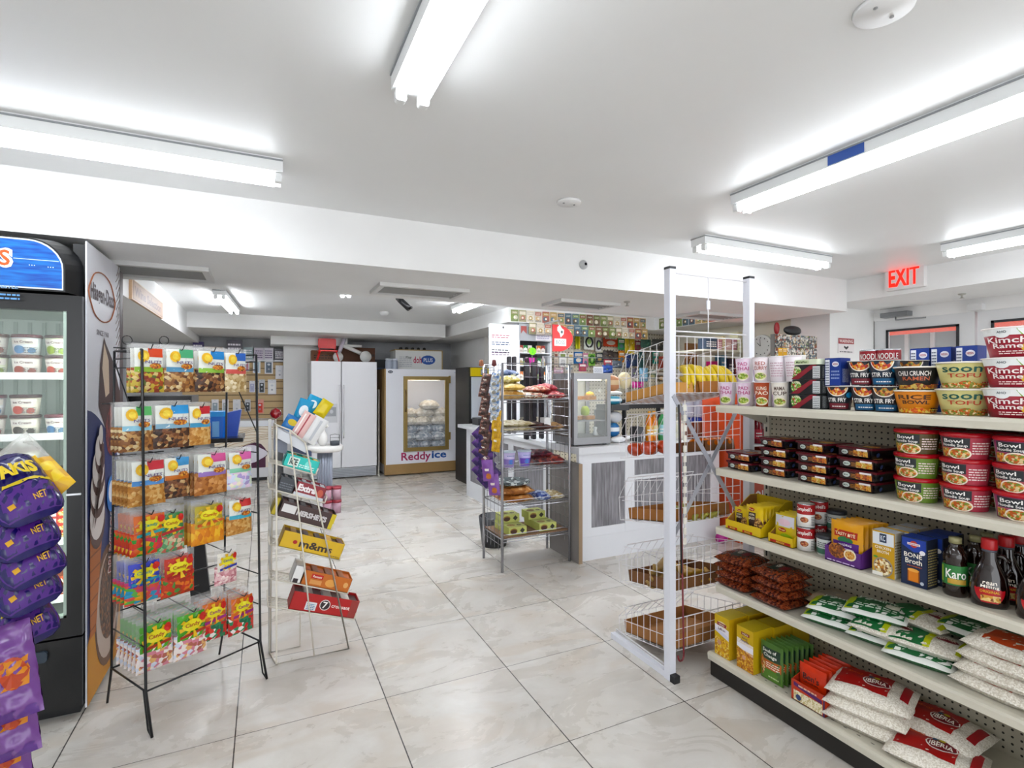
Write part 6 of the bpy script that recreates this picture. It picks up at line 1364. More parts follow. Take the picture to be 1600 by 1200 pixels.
def candy_bag(w, h, kind, c1, c2, content, seed=1, t=.035, word='NUTS'):
    s = Mesh(); fl = film('#f4f4f2', .15); s_ = pillow(s, w, h, t, content, crinkle=.0015, seed=seed, n=12, p=2.5); kf = s.m(fl)
    for i, fc in enumerate(s.f):
        if sum(s.v[j][2] for j in fc) / 4 > h * .50: s.mi[i] = kf
    f = s_; W = w * .84
    if kind == 'nut':
        s.patch(f, -W / 2, h * .42, W / 2, h * .90, '#dfe3dc', 1, 8, 6); s.patch(f, -W * .05, h * .72, W / 2, h * .90, c1, 3, 6, 4); s.disc(f, -W * .22, h * .74, W * .2, h * .12, '#eebd1c', 10, 12); s.disc(f, -W * .22, h * .74, W * .12, h * .07, '#f6d95a', 14, 12)
        s.patch(f, -W / 2, h * .42, W / 2, h * .52, c2, 3, 6, 3); s.text(f, word, W * .12, h * .62, W * .6, h * .06, '#6a5a8a', 12); s.disc(f, W * .2, h * .54, W * .22, h * .06, speckle(('#c9702c', '#e6a84a', '#8a4a22'), 150), 10)
    else:
        s.patch(f, -W / 2, h * .38, W / 2, h * .86, c1, 1, 8, 6)
        for q in range(8):
            a = q * pi / 4; s.shape(f, [(0, h * .62), (W * .46 * cos(a), h * .62 + h * .22 * sin(a)), (W * .46 * cos(a + .35), h * .62 + h * .22 * sin(a + .35))], '#f0c21c', 8)
        s.disc(f, -W * .04, h * .66, W * .34, h * .11, '#ece22a', 13, 12); s.text(f, 'Candy', -W * .04, h * .66, W * .5, h * .09, c2, 17); s.disc(f, W * .34, h * .76, W * .13, h * .08, '#c9301c', 14, 10); s.shape(f, [(-W * .45, h * .48), (W * .45, h * .54), (W * .45, h * .48), (-W * .45, h * .42)], c2, 14)
    # header hole strip
    return s.make('candy_bag' if kind != 'nut' else 'nut_bag')
NUT = {'mix': speckle(('#8a5a34', '#c9a06a', '#5a3420', '#e0cba0', '#a87440'), 75), 'dark': speckle(('#4a2c1c', '#7a4a2c', '#c9a878', '#2f1a12', '#9a6a40'), 70), 'pist': speckle(('#d9c49a', '#c2a878', '#e6d8b8', '#a88a58'), 70), 'pea': speckle(('#c98f4a', '#d9a865', '#b57a38', '#e0b87a'), 85), 'hazel': speckle(('#b5733a', '#c98a4c', '#9a5a2a', '#d9a066'), 60),
       'trail': speckle(('#c9b04a', '#8a3a2a', '#5a6a2a', '#e0c88a', '#a8502c'), 75), 'pastel': speckle(('#cfd9ee', '#e8cfe6', '#d8e8d0', '#f0e8d0', '#b9a8dc'), 60), 'gum': speckle(('#d9482c', '#3a9a3a', '#e8b52a', '#e0682c', '#c93a5a'), 55), 'gring': speckle(('#5f9a6a', '#c96a5a', '#9fc090', '#e0c9a8'), 65), 'mango': speckle(('#e8941c', '#f0ab2a', '#d97f14', '#f6c04a'), 65, stretch=(1, 1, .5)),
       'worm': speckle(('#3a9ac0', '#d9564a', '#5fae4a', '#e8a83a', '#c94a7a'), 65, stretch=(.5, 1, 1)), 'rworm': speckle(('#c9402c', '#a83a22', '#4a8a3a', '#e0782c'), 65), 'cand': speckle(('#e6dcd8', '#d98a9a', '#e8b87a', '#c9d0e0', '#b56a5a'), 62), 'straw': speckle(('#c22a2a', '#2f8a5a', '#d9483a', '#e6e0dc', '#1f6a4a'), 58), 'pinkish': speckle(('#e0b5b8', '#d99aa0', '#f0d8d4', '#c9808a'), 85)}
K = {}
def bagkind(name, *a, **k): K[name] = candy_bag(*a, **k)
bagkind('n1', .12, .20, 'nut', '#d9502c', '#8fb83a', NUT['trail'], 1); bagkind('n2', .125, .20, 'nut', '#4fae7a', '#5f9ac0', NUT['mix'], 2); bagkind('n3', .13, .20, 'nut', '#2f86c9', '#8fc04a', NUT['dark'], 3); bagkind('n4', .11, .20, 'nut', '#3a6ac0', '#d9605a', NUT['pist'], 4)
bagkind('n5', .12, .20, 'nut', '#5fb86a', '#9ad0e6', NUT['mix'], 5); bagkind('n6', .15, .20, 'nut', '#3f9ad9', '#8fb8d0', NUT['dark'], 6); bagkind('n7', .10, .19, 'nut', '#c9303a', '#4fa0c9', NUT['pea'], 7)
bagkind('n8', .135, .20, 'nut', '#c93a44', '#5f9ad9', NUT['pea'], 8); bagkind('n9', .11, .19, 'nut', '#4f9ad0', '#c9702c', NUT['dark'], 9); bagkind('n10', .14, .20, 'nut', '#d9609a', '#9a7ac0', NUT['hazel'], 10); bagkind('n11', .12, .19, 'nut', '#e070b0', '#8fd0b0', NUT['pastel'], 11)
bagkind('c1', .13, .19, 'c', '#e0701c', '#2f9a9a', NUT['gum'], 12); bagkind('c2', .11, .19, 'c', '#3f8a4a', '#a82a2a', NUT['gring'], 13); bagkind('c3', .14, .20, 'c', '#b9a83a', '#c95a2c', NUT['mango'], 14); bagkind('n12', .12, .18, 'nut', '#c93a3a', '#4fb0c9', NUT['pea'], 15)
bagkind('c4', .13, .19, 'c', '#3f4ac0', '#2f8aa8', NUT['worm'], 16); bagkind('c5', .13, .19, 'c', '#c93a22', '#a8281c', NUT['rworm'], 17); bagkind('c6', .10, .17, 'c', '#e0dcd0', '#2f3aa0', NUT['pinkish'], 18)
bagkind('c7', .135, .22, 'c', '#4fa82a', '#a83a1c', NUT['cand'], 19); bagkind('c8', .12, .20, 'c', '#d9702c', '#9a2a7a', NUT['straw'], 20)
rowsp = [  # pixel column, top row, kind, how many deep, description
 (231, 541, 'n1', 2, 'trail mix with orange and green card, top row'), (280, 543, 'n2', 4, 'nuts with green card, top row'), (329, 546, 'n3', 4, 'dark nuts with blue card, top row'), (367, 549, 'n4', 3, 'pistachios at the right of the top row'),
 (213, 632, 'n5', 3, 'mixed nuts with green card, second row'), (268, 630, 'n6', 6, 'dark mixed nuts with light blue card, second row'), (311, 632, 'n7', 3, 'peanuts with small red card, second row'),
 (230, 717, 'n8', 5, 'peanuts with red card, third row'), (275, 712, 'n9', 3, 'chocolate nuts with light blue card, third row'), (330, 706, 'n10', 6, 'hazelnuts with pink card, third row'), (374, 704, 'n11', 4, 'pastel almonds with pink card, third row'),
 (232, 798, 'c1', 5, 'gummies with orange starburst card, fourth row'), (266, 796, 'c2', 3, 'green rings with green card, fourth row'), (325, 783, 'c3', 7, 'orange dried mango, fourth row'), (374, 778, 'n12', 5, 'small peanuts with red card, fourth row'),
 (224, 872, 'c4', 4, 'rainbow worms with blue card, fifth row'), (278, 864, 'c5', 5, 'red gummy worms, fifth row'), (353, 858, 'c6', 1, 'pink candy hanging alone at the right'),
 (242, 966, 'c7', 6, 'wrapped candies with green card, bottom row left'), (298, 950, 'c7', 6, 'wrapped candies with green card, bottom row second'), (333, 934, 'c8', 3, 'strawberry candies, bottom row third'), (377, 926, 'c8', 5, 'strawberry candies at the right of the bottom row')]
for u, v, kd, nd, l in rowsp:
    yf = .055; x, z = rk(u, v, yf); src = K[kd]; hgt = max(q[2] for q in [tuple(c) for c in src.bound_box])
    s = Mesh(); T_([(x, .27, z + .0), (x, yf - .03, z - .012), (x + .001, yf - .045, z + .008)], .0022); T_([(x - .045, .27, z), (x + .045, .27, z)], .003); T_([(x, .27, z), (x, .315, z)], .003); s.make('hook', cr)
    for k in range(nd):
        yy = yf + .002 + k * (.037 if nd < 7 else .032); p = F0 + e1 * x + e2 * yy; z_ = z
        lab = 'bag of ' + l if k == 0 else 'bag hanging behind the ' + l.split(',')[0].split(' at the')[0].split(' hanging')[0]
        if k and kd in ('c7', 'c8'): lab += {242: ', first hook of the bottom row', 298: ', second hook of the bottom row', 333: ', third hook of the bottom row', 377: ', last hook of the bottom row'}[u]
        place(src, USED, (p.x, p.y, z - hgt * 1.04 + .012 - .001 * k), ANG + (.03 * ((k * 3) % 3 - 1)), lab, 'candy bag' if kd[0] == 'c' else 'nut bag', None if k == 0 else 'bags on the hook of ' + kd + str(u), 1.04)
for u in (235, 295):
    x, z = rk(u, 545, .0); s = Mesh(); T_([(x, .27, z), (x, .27, z + .03)] + [(x + .02 - .02 * cos(a), .27, z + .05 + .02 * sin(a)) for a in [radians(q) for q in range(0, 361, 30)]], .002); s.make('ring_clip', cr)

# ------------------------------------------------------------ dark floor stand with blue tubs behind the candy rack
bs = empty('black_stand', 'black metal floor stand behind the candy rack carrying a blue tub', 'stand', (0, 0, 0)); Yb = 3.75
a = at(326, 962, y=Yb); b = at(290, 690, y=Yb)
Mesh().prism([(a.x - .09, Yb, 0), (a.x + .02, Yb, 0), (b.x + .04, Yb, b.z), (b.x - .03, Yb, b.z)], (0, .05, 0), mat('#16181c', .4)).make('pole', bs)
for v, u0, u1, h in ((626, 200, 300, .05), (694, 205, 380, .025)):
    p, q = at(u0, v, y=Yb - .1), at(u1, v, y=Yb - .1); Mesh().box((p.x, Yb - .12, p.z - h / 2), (q.x, Yb + .25, p.z + h / 2), mat('#15171a', .25)).make('tray', bs)
zt_ = at(300, 694, y=Yb - .1).z
p, q = at(300, 630, y=Yb), at(230, 626, y=Yb); Mesh().box((p.x - .12, Yb + .0, zt_), (p.x - .08, Yb + .05, at(300, 626, y=Yb).z), mat('#15171a')).make('post', bs)
for z in (.55, .75): Mesh().box((a.x - .2, Yb, z), (b.x + .1, Yb + .03, z + .03), mat('#16181c', .4)).make('rung', bs)
p, q = at(324, 690, y=Yb), at(352, 645, y=Yb); bt = empty('blue_tub', 'bright blue tub standing on the dark stand behind the candy rack', 'tub', (0, 0, 0)); zz = zt_ + .014
Mesh().rbox((p.x, Yb - .05, zz), (q.x, Yb + .1, q.z - .02), .02, mat('#1f6fd0', .25)).box((p.x + .03, Yb - .053, zz + .02), (q.x - .03, Yb - .05, q.z - .05), mat('#7fb8ee', .3)).make('tub_body', bt); Mesh().rbox((p.x - .005, Yb - .055, q.z - .02), (q.x + .005, Yb + .105, q.z + .01), .02, mat('#3f9ae6', .25)).make('lid', bt)
p2, q2 = at(354, 690, y=Yb + .02), at(377, 640, y=Yb + .02); s = Mesh(); s.prism([(p2.x, Yb + .01, zz), (q2.x - .025, Yb + .01, zz), (q2.x, Yb + .01, q2.z), (p2.x, Yb + .01, q2.z - .02)], (0, .12, 0), mat('#1a52b8', .3)); tag(s.make('blue_bucket'), 'darker blue bucket right of the blue tub', 'bucket')
# ------------------------------------------------------------ white wire sweets rack
GYF, GYB = 2.93, 3.07
wv = mat('#d6d0c2', .35); gr = empty('sweets_rack', 'off-white wire rack with sloping shelves of gum and chocolate boxes', 'rack', (0, 0, 0))
g2 = lambda u, v, y=GYF: at(u, v, y=y)
s = Mesh()
def W_(pts, r=.0035, m=wv): s.tube(pts, r * 1.25, m, 6)
base = [(432, 1038), (491, 1026), (545, 1015)]; tops = [(432, 664), (453, 672), (477, 692)]
bp = [g2(*q) for q in base]; tp_ = [g2(*q) for q in tops]
for b in bp: b.z = .004
W_([tp_[0], bp[0], bp[2], tp_[2]], .004); W_([tp_[0], tp_[1], tp_[2]], .004); W_([tp_[1], bp[1]])
mv = Vector((-.01, GYB - GYF, 0))
W_([tp_[0] + mv, bp[0] + mv + Vector((-.02, 0, 0)), bp[0] + mv + Vector((.13, 0, 0)), tp_[2] + mv], .0035)
for p in (tp_[0], tp_[2]): W_([p, p + mv])
W_([bp[0], bp[0] + mv + Vector((-.02, 0, 0))], .003)
s.make('side_frame', gr)
q = g2(421, 655, GYB); Mesh().box((q.x - .006, GYB, .0), (q.x + .010, GYB + .012, q.z), mat('#a9a8a4', .35, .5)).make('rear_post', gr)
shl = [((420, 722), (493, 742)), ((420, 763), (507, 786)), ((422, 804), (517, 829)), ((421, 851), (530, 876)), ((421, 904), (543, 928)), ((419, 948), (553, 968))]
SL = []
for (a, b) in shl:
    p, q = g2(*a), g2(*b); SL.append((p, q)); s = Mesh()
    for k in range(7):
        dy = Vector((0, (GYB - GYF) * k / 6, 0)); W_([p + dy, q + dy], .0016 if 0 < k < 6 else .003)
    up = Vector((-.004, 0, .035))
    W_([p + up, p], .003); W_([q, q + Vector((.012, 0, .03))], .003); W_([q + Vector((.012, 0, .03)), q + Vector((.012, GYB - GYF, .03))], .003); W_([p + up, p + up + Vector((0, GYB - GYF, 0))], .003)
    s.make('wire_shelf', gr)
def sweet_box(i, f0, f1, h, body, fn, label, kind, open_=True, bars=('#5a3020', 8), d=.125, rim=None, lift=0.0):
    """open carton on sloping shelf i from fraction f0 to f1 along it"""
    p, q = SL[i]; dv = (q - p); A_, B3 = p + dv * f0, p + dv * f1; w = (B3 - A_).length; tilt = atan2(-(dv.z), dv.x)
    s = Mesh(); h *= 1.2; m = mat(body, .4); im = mat(rim or '#3a2a22', .6); t = .0025
    s.box((0, 0, 0), (w, d, t), m); s.box((0, 0, 0), (w, t, h), m); s.box((0, d - t, 0), (w, d, h), m); s.box((0, 0, 0), (t, d, h), m); s.box((w - t, 0, 0), (w, d, h), m)
    if open_:
        c, n = bars
        for k in range(n):
            x = t + (w - 2 * t) * k / n; s.rbox((x + .001, t + .002, h * .35), (x + (w - 2 * t) / n - .001, d - t - .002, h * (.86 + .1 * (k % 2))), .003, mat(c if isinstance(c, str) else c[k % len(c)], .3), axis='y')
    else: s.box((0, 0, h - t), (w, d, h), m)
    fn(s, flat((w / 2, 0, 0), (1, 0, 0), (0, 0, 1)), w, h); o = s.make(kind); n_ = Vector((sin(tilt), 0, cos(tilt)))
    o.location = A_ + Vector((0, .004, 0)) + n_ * (.0025 + lift); o.rotation_euler = (0, tilt, 0); return tag(o, label, 'sweets box')
def f1(s, f, w, h): s.rect(f, -w * .38, h * .15, -w * .08, h * .85, '#cfe8e0', 1); s.text(f, 'ICE', -w * .23, h * .5, w * .22, h * .5, '#2f3a34', 2, bold=.04); s.disc(f, w * .2, h * .5, w * .1, h * .35, '#8ff0e6', 1); s.lines(f, -w * .05, h * .2, w * .4, h * .5, 2, '#dff8f4', 2)
sweet_box(0, .28, 1.0, .055, '#2fc9be', f1, 'turquoise gum box on the uppermost slope', 'gum_box', bars=(('#d9b02a', '#e0bc3a'), 6))
def f2(s, f, w, h): s.rect(f, -w * .5, 0, w * .5, h * .22, '#c9ccd2', 1); s.text(f, 'Extra', -w * .12, h * .6, w * .6, h * .5, '#f1e9ea', 2, bold=.05); s.disc(f, w * .34, h * .5, w * .1, h * .3, '#c9604a', 1)
sweet_box(1, .42, .95, .06, '#8f1f2c', f2, 'maroon gum box reading extra', 'gum_box', bars=('#b9bcc4', 6))
sweet_box(1, .12, .40, .06, '#30353c', lambda s, f, w, h: s.lines(f, -w * .4, h * .2, w * .4, h * .7, 3, '#6a7078', 1), 'dark grey gum box left of the maroon one', 'gum_box', bars=('#4a5058', 4))
sweet_box(2, .0, .07, .075, '#c9b52a', lambda s, f, w, h: None, 'thin yellow box end at the left of the chocolate box', 'sweets_box', False)
def f3(s, f, w, h): s.rect(f, -w * .46, h * .35, -w * .22, h * .85, '#d9d6d4', 1); s.text(f, "HERSHEY'S", w * .08, h * .52, w * .55, h * .36, '#c9c4c4', 2, bold=.05); s.rect(f, w * .42, 0, w * .5, h, '#d9c22a', 1)
sweet_box(2, .10, 1.0, .068, '#3a1c18', f3, 'dark brown chocolate bar box', 'chocolate_box', bars=(('#6a3a2c', '#3a1c18'), 9))
sweet_box(3, .12, 1.0, .07, '#e0b81e', lambda s, f, w, h: (s.text(f, 'm&m', w * .02, h * .45, w * .46, h * .46, '#3a2a1a', 2, bold=.03), s.text(f, 's', w * .30, h * .4, w * .06, h * .3, '#3a2a1a', 2), s.disc(f, -w * .28, h * .45, w * .035, h * .12, '#b5201c', 2), s.lines(f, w * .3, h * .1, w * .47, h * .2, 1, '#8a6a1a', 2)), 'bright yellow peanut candy box', 'candy_box', bars=(('#6a3a1c', '#d9a52a', '#4a2814'), 10))
sweet_box(4, .38, 1.0, .062, '#c9702a', lambda s, f, w, h: (s.rect(f, -w * .34, h * .55, -w * .1, h * .85, '#c22a2a', 2), s.text(f, 'Reeses', -w * .22, h * .7, w * .18, h * .16, '#f2e6d8', 4), s.disc(f, w * .08, h * .42, w * .11, h * .28, '#e8a85a', 2), s.rect(f, -w * .34, h * .15, -w * .1, h * .45, '#e0a060', 2), s.disc(f, w * .4, h * .5, w * .05, h * .2, '#e8b070', 2)), 'orange peanut butter cup box', 'candy_box', bars=(('#b55a1c', '#8a4a1c'), 7))
sweet_box(4, .25, .37, .075, '#e3e2e0', lambda s, f, w, h: s.rect(f, -w * .3, 0, w * .2, h * .25, '#2a1a1e', 1), 'narrow white box left of the orange one', 'sweets_box', False)
def f6(s, f, w, h): s.rect(f, -w * .28, h * .1, -w * .12, h * .55, '#d9dce0', 1); s.lines(f, -w * .26, h * .15, -w * .14, h * .5, 4, '#3a6aa0', 2); s.disc(f, w * .0, h * .5, w * .08, h * .3, '#e6dcd8', 1); s.disc(f, w * .0, h * .5, w * .07, h * .26, '#2a1a1e', 2); s.text(f, '7', w * .0, h * .5, w * .07, h * .36, '#f2eeea', 4); s.text(f, 'croissant', w * .24, h * .52, w * .28, h * .2, '#f2e6e0', 2); s.rect(f, w * .38, 0, w * .5, h, '#9a3a34', 1)
sweet_box(5, .22, 1.0, .078, '#b5201e', f6, 'red croissant box on the lowest sloping shelf', 'snack_box', bars=(('#4a2a1c', '#d8d2cc', '#3a1a1a', '#cfc8c2'), 7))
# things in the top tray
def gp(u, v, y): return at(u, v, y=y)
def pack(u0, v0, u1, v1, y, t, body, label, rot=0, accent=None, kind='sweets_pack', fn=None):
    a, b = gp(u0, v1, y), gp(u1, v0, y); w, h = b.x - a.x, b.z - a.z; s = Mesh(); f = pillow(s, w, h, t, mat(body, .3), crinkle=.0008, seed=int(u0), n=8)
    if accent: s.disc(f, 0, h * .6, w * .3, h * .2, accent, 3)
    if fn: fn(s, f, w, h)
    o = s.make(kind); o.location = ((a.x + b.x) / 2, y, a.z); o.rotation_euler = (0, rot, 0); return tag(o, label, 'sweets pack')
pack(452, 622, 476, 668, 3.04, .03, '#2f9fd0', 'sky blue gum pouch standing at the back of the top tray', .35, '#e6eef2')
pack(468, 616, 490, 650, 3.06, .03, '#2fa8d8', 'sky blue pouch with white badge at the top of the rack', .45, '#e8f2f6')
pack(487, 622, 507, 650, 3.03, .03, '#e6cf1a', 'bright yellow pouch at the top right of the rack', .6)
pack(436, 648, 462, 674, 2.99, .03, '#3f7fc0', 'blue pouch with yellow badge in the top tray', .5, '#d9c02a')
pack(452, 640, 474, 682, 2.97, .02, '#e0b8b4', 'striped pink and white packet leaning in the top tray', .55, None, fn=lambda s, f, w, h: (s.patch(f, -w * .05, h * .05, w * .05, h * .95, '#a8404a', 2), s.patch(f, -w * .35, h * .1, -w * .25, h * .9, '#f2ece8', 2)))
pack(470, 648, 492, 692, 2.965, .02, '#dadada', 'white and silver packet leaning in the top tray', .55, None, fn=lambda s, f, w, h: s.patch(f, -w * .1, h * .1, w * .1, h * .9, '#b9bcc2', 2))
s = Mesh(); c = gp(431, 646, 3.03); s.lathe([(0, -.03), (.022, -.02), (.03, 0), (.022, .02), (0, .03)], mat('#8f1420', .2, coat=.5), c, 16); s.tube([c, c - Vector((0, 0, .12))], .002, mat('#e8e8e8')); tag(s.make('lollipop'), 'dark red wrapped lollipop at the left of the top tray', 'lollipop')
s = Mesh(); a, b, c = gp(432, 682, GYF), gp(480, 712, GYF), 0
s.prism([gp(432, 668, GYF + .01), gp(432, 684, GYF + .01), gp(478, 708, GYF + .01), gp(478, 692, GYF + .01)], (0, .11, 0), mat('#c9ccd2', .35)); o = s.make('top_tray', gr)
s = Mesh().prism([gp(428, 704, 3.0), gp(428, 686, 3.0), gp(449, 690, 3.0), gp(449, 710, 3.0)], (0, .05, 0), mat('#7a8090', .4)); tag(s.make('small_gum_pack'), 'grey violet gum pack under the top tray', 'gum pack')
s = Mesh().prism([gp(455, 705, 3.0), gp(455, 698, 3.0), gp(487, 706, 3.0), gp(487, 713, 3.0)], (0, .05, 0), mat('#2f3f6a', .4)); tag(s.make('small_gum_pack'), 'navy gum pack under the right of the top tray', 'gum pack')

# ------------------------------------------------------------ round white pedestal table behind
TX, TY = at(512, 700, z=.70).x - .03, at(512, 700, z=.70).y + .0
rt = empty('pedestal_table', 'round white table on a ribbed pedestal in the back room', 'table', (TX, TY, 0))
Mesh().lathe([(0, .66), (.18, .665), (.205, .685), (.205, .715), (.19, .735), (0, .735)], mat('#e3e1de', .3), seg=30).make('table_top', rt)
s = Mesh()
for k in range(16): a = 2 * pi * k / 16; s.lathe([(.014, .12), (.014, .665)], mat('#8f95a5', .3), (.07 * cos(a), .07 * sin(a), 0), 8)
s.make('ribbed_column', rt); Mesh().lathe([(.15, 0), (.15, .03), (.08, .05), (.06, .12), (0, .12)], mat('#dcdcdc', .3), seg=24).make('base', rt)
for k, (dx, dz, l) in enumerate(((.10, 0, 'at the foot of the table, lower'), (.10, .15, 'at the foot of the table, upper'), (.0, 0, 'left at the foot of the table, lower'), (.0, .15, 'left at the foot of the table, upper'))):
    r = empty('candy_bucket', 'rose coloured candy jar ' + l, 'jar', (TX + dx, TY - .24, dz), 0, 'rose candy jars'); Mesh().lathe([(.045, 0), (.05, .12)], mat('#b08a9a', .25), seg=18).make('jar_body', r); Mesh().lathe([(.053, .118), (.053, .148), (0, .149)], mat('#a8404c', .35), seg=18).make('lid', r)
TT = .736
bk_ = empty('small_basket', 'small dark wire basket on the round table', 'basket', (TX + .10, TY - .08, TT)); Mesh().lathe([(.05, 0), (.055, .05), (.05, .05), (.045, .005)], mat('#3f444c', .5), seg=16).make('basket_bowl', bk_)
s = Mesh(); 
for sx in (-1, 1): s.tube([(.05 * sx, 0, .045), (.05 * sx, 0, .12), (0, 0, .13)], .003, mat('#2a2d33'))
s.tube([(-.05, 0, .09), (.05, 0, .09)], .002, mat('#2a2d33')); s.make('handle', bk_)
s = Mesh(); s.lathe([(.03, 0), (.06, .05), (.05, .12), (.025, .17), (.03, .19)], mat('#e0dedb', .3), (TX - .03, TY - .05, TT), 18); tag(s.make('white_vase'), 'white ribbed vase on the round table', 'vase')
s = Mesh()
for k in range(9): a = k * .7; s.lathe([(0, -.02), (.03, 0), (0, .02)], mat('#e6e3dc', .6), (TX - .03 + .04 * cos(a), TY - .05 + .04 * sin(a), TT + .22 + .012 * (k % 3)), 8)
s.tube([(TX - .03, TY - .05, TT + .01), (TX - .03, TY - .05, TT + .23)], .004, mat('#6a7a4a')); tag(s.make('white_flowers'), 'white flowers standing in the vase', 'flowers')

# ------------------------------------------------------------ double-door fridge and what is on it
FRY = 8.25
fx0, fxm, fx1 = at(486, 650, y=FRY).x, at(533.5, 650, y=FRY).x, at(589, 650, y=FRY).x; fz = at(540, 565, y=FRY).z
fg = empty('refrigerator', 'white side-by-side refrigerator with ice dispenser', 'refrigerator'); fw = mat('#ececf0', .3)
Mesh().box((fx0, FRY + .07, .02), (fx1, FRY + .72, fz - .01), mat('#cfd0d4', .4)).make('cabinet_body', fg)
dl = Mesh().rbox((fx0, FRY, .17), (fxm - .005, FRY + .065, fz), .012, fw).make('door', fg); dr_ = Mesh().rbox((fxm + .005, FRY, .17), (fx1, FRY + .065, fz), .012, fw).make('door', fg)
for x, p in ((fxm - .045, dl), (fxm + .02, dr_)): Mesh().tube([(x + .012, FRY - .004, .62), (x + .012, FRY - .04, .68), (x + .012, FRY - .045, 1.35), (x + .012, FRY - .004, 1.42)], .011, fw, 8).make('handle', p)
p, q = at(497, 651, y=FRY), at(525, 636, y=FRY)
s = Mesh().box((p.x - .02, FRY - .004, at(500, 661, y=FRY).z), (q.x + .02, FRY - .001, q.z + .05), mat('#d3d4d8', .35)).box((p.x, FRY - .006, p.z), (q.x, FRY - .004, q.z), mat('#9fa2a8', .4)); s.disc(flat((p.x + .08, FRY - .006, p.z + .07), (1, 0, 0), (0, 0, 1)), 0, 0, .025, .03, '#c9cbd0', 1); s.disc(flat((p.x + .19, FRY - .006, p.z + .07), (1, 0, 0), (0, 0, 1)), 0, 0, .025, .03, '#c9cbd0', 1); s.make('dispenser', dl)
s = Mesh().box((fx0 + .01, FRY + .01, .02), (fx1 - .01, FRY + .05, .16), mat('#b9bcc2', .4))
for k in range(5): s.box((fx0 + .02, FRY + .004, .035 + k * .024), (fx1 - .02, FRY + .01, .047 + k * .024), mat('#8f939a', .4))
s.make('grille', fg)
FT = fz + .0005
ch_ = empty('childs_chair', 'bright orange-red child chair standing on the refrigerator', 'chair', ((at(512, 540, y=FRY + .17).x), FRY + .17, FT)); ch_.scale = (.88, .75, .77); om = mat('#e62c0c', .35)
s = Mesh().rbox((-.15, .10, .27), (.15, .125, .47), .03, om, axis='y'); s.make('backrest', ch_); Mesh().rbox((-.16, -.13, .20), (.16, .13, .225), .04, om).make('seat', ch_)
for sx in (-1, 1):
    for sy in (-1, 1): Mesh().tube([(sx * .13, sy * .10, .205), (sx * .18, sy * .13, .002)], .011, om, 8).make('leg', ch_)
    Mesh().tube([(sx * .13, .10, .205), (sx * .13, .113, .30)], .01, om, 8).make('back_post', ch_)
bxc = mat('#7a4c33', .8, var=.1, scale=20)
def cbox(u0, v0, u1, v1, y, d, label, col='#7a4c33', fn=None):
    a, b = at(u0, v1, y=y), at(u1, v0, y=y); s = Mesh().box((a.x, y, FT if v1 > 555 and u1 < 600 else a.z), (b.x, y + d, b.z), mat(col, .75, var=.06, scale=15)); f = flat((a.x, y, a.z), (1, 0, 0), (0, 0, 1)); 
    if fn: fn(s, f, b.x - a.x, b.z - a.z)
    return tag(s.make('cardboard_box'), label, 'box')
cbox(530, 544, 586, 565, FRY + .45, .2, 'dark brown cardboard box at the back of the refrigerator top', '#5e3c2a', lambda s, f, w, h: s.rect(f, w * .7, h * .4, w * .98, h * .55, '#3a2418', 1))
cbox(487, 548, 522, 565, FRY + .45, .2, 'brown printed box behind the orange chair', '#8a5f48', lambda s, f, w, h: s.lines(f, w * .1, h * .3, w * .9, h * .7, 2, '#2a1c18', 1))
ty_ = empty('toy_scooter', 'white toy with two round wheels lying on the refrigerator', 'toy', (0, 0, 0)); yy = FRY + .18
for u, v, r in ((571, 554, .088), (528, 557, .075)):
    c = at(u, v, y=yy); Mesh().lathe([(0, 0), (r * .8, .0), (r, .012), (r, .03), (0, .04)], mat('#dcdcda', .35), (c.x, yy, FT + r + .001), 24, True, (0, -1, 0)).make('wheel', ty_)
p, q = at(536, 540, y=yy + .06), at(566, 553, y=yy + .06); s = Mesh().tube([p, q], .03, mat('#e0dfdc', .35), 8).tube([p, at(565, 541, y=yy + .06)], .022, mat('#e0dfdc', .35), 8).tube([at(538, 529, y=yy + .06), at(528, 556, y=yy + .06)], .03, mat('#c9c2d0', .35), 8); s.make('toy_body', ty_)

# ------------------------------------------------------------ ice merchandiser
IY = 8.15
ix0, ix1 = at(603, 650, y=IY).x, at(722, 650, y=IY).x; iz = at(660, 577, y=IY).z
im_ = empty('ice_merchandiser', 'white bagged-ice freezer with tan trim and glass door', 'freezer'); tan = mat('#a8895c', .4, .2); iw = mat('#eceef6', .35)
gx0, gx1, gz0, gz1 = at(636, 650, y=IY).x, at(695, 650, y=IY).x, at(665, 698, y=IY).z, at(660, 594, y=IY).z
s = Mesh(); s.box((ix0, IY, .18), (gx0 - .06, IY + .06, iz), iw).box((gx1 + .06, IY, .18), (ix1, IY + .06, iz), iw).box((gx0 - .06, IY, gz1 + .05), (gx1 + .06, IY + .06, iz), iw).box((gx0 - .06, IY, .18), (gx1 + .06, IY + .06, gz0 - .05), iw)
s.box((ix0, IY + .06, .03), (ix0 + .05, IY + .82, iz), iw).box((ix1 - .05, IY + .06, .03), (ix1, IY + .82, iz), iw).box((ix0, IY + .06, iz - .05), (ix1, IY + .82, iz), iw).box((ix0, IY + .8, .03), (ix1, IY + .82, iz), iw).box((ix0 + .05, IY + .06, .22), (ix1 - .05, IY + .8, .26), iw).make('cabinet_body', im_)
s = Mesh().box((ix0 - .02, IY - .006, .02), (ix1 + .01, IY + .06, .18), tan).box((ix0 - .02, IY - .002, .18), (ix0, IY + .82, iz), tan).box((ix1, IY - .002, .18), (ix1 + .012, IY + .82, iz), tan); s.make('trim', im_)
s = Mesh(); 
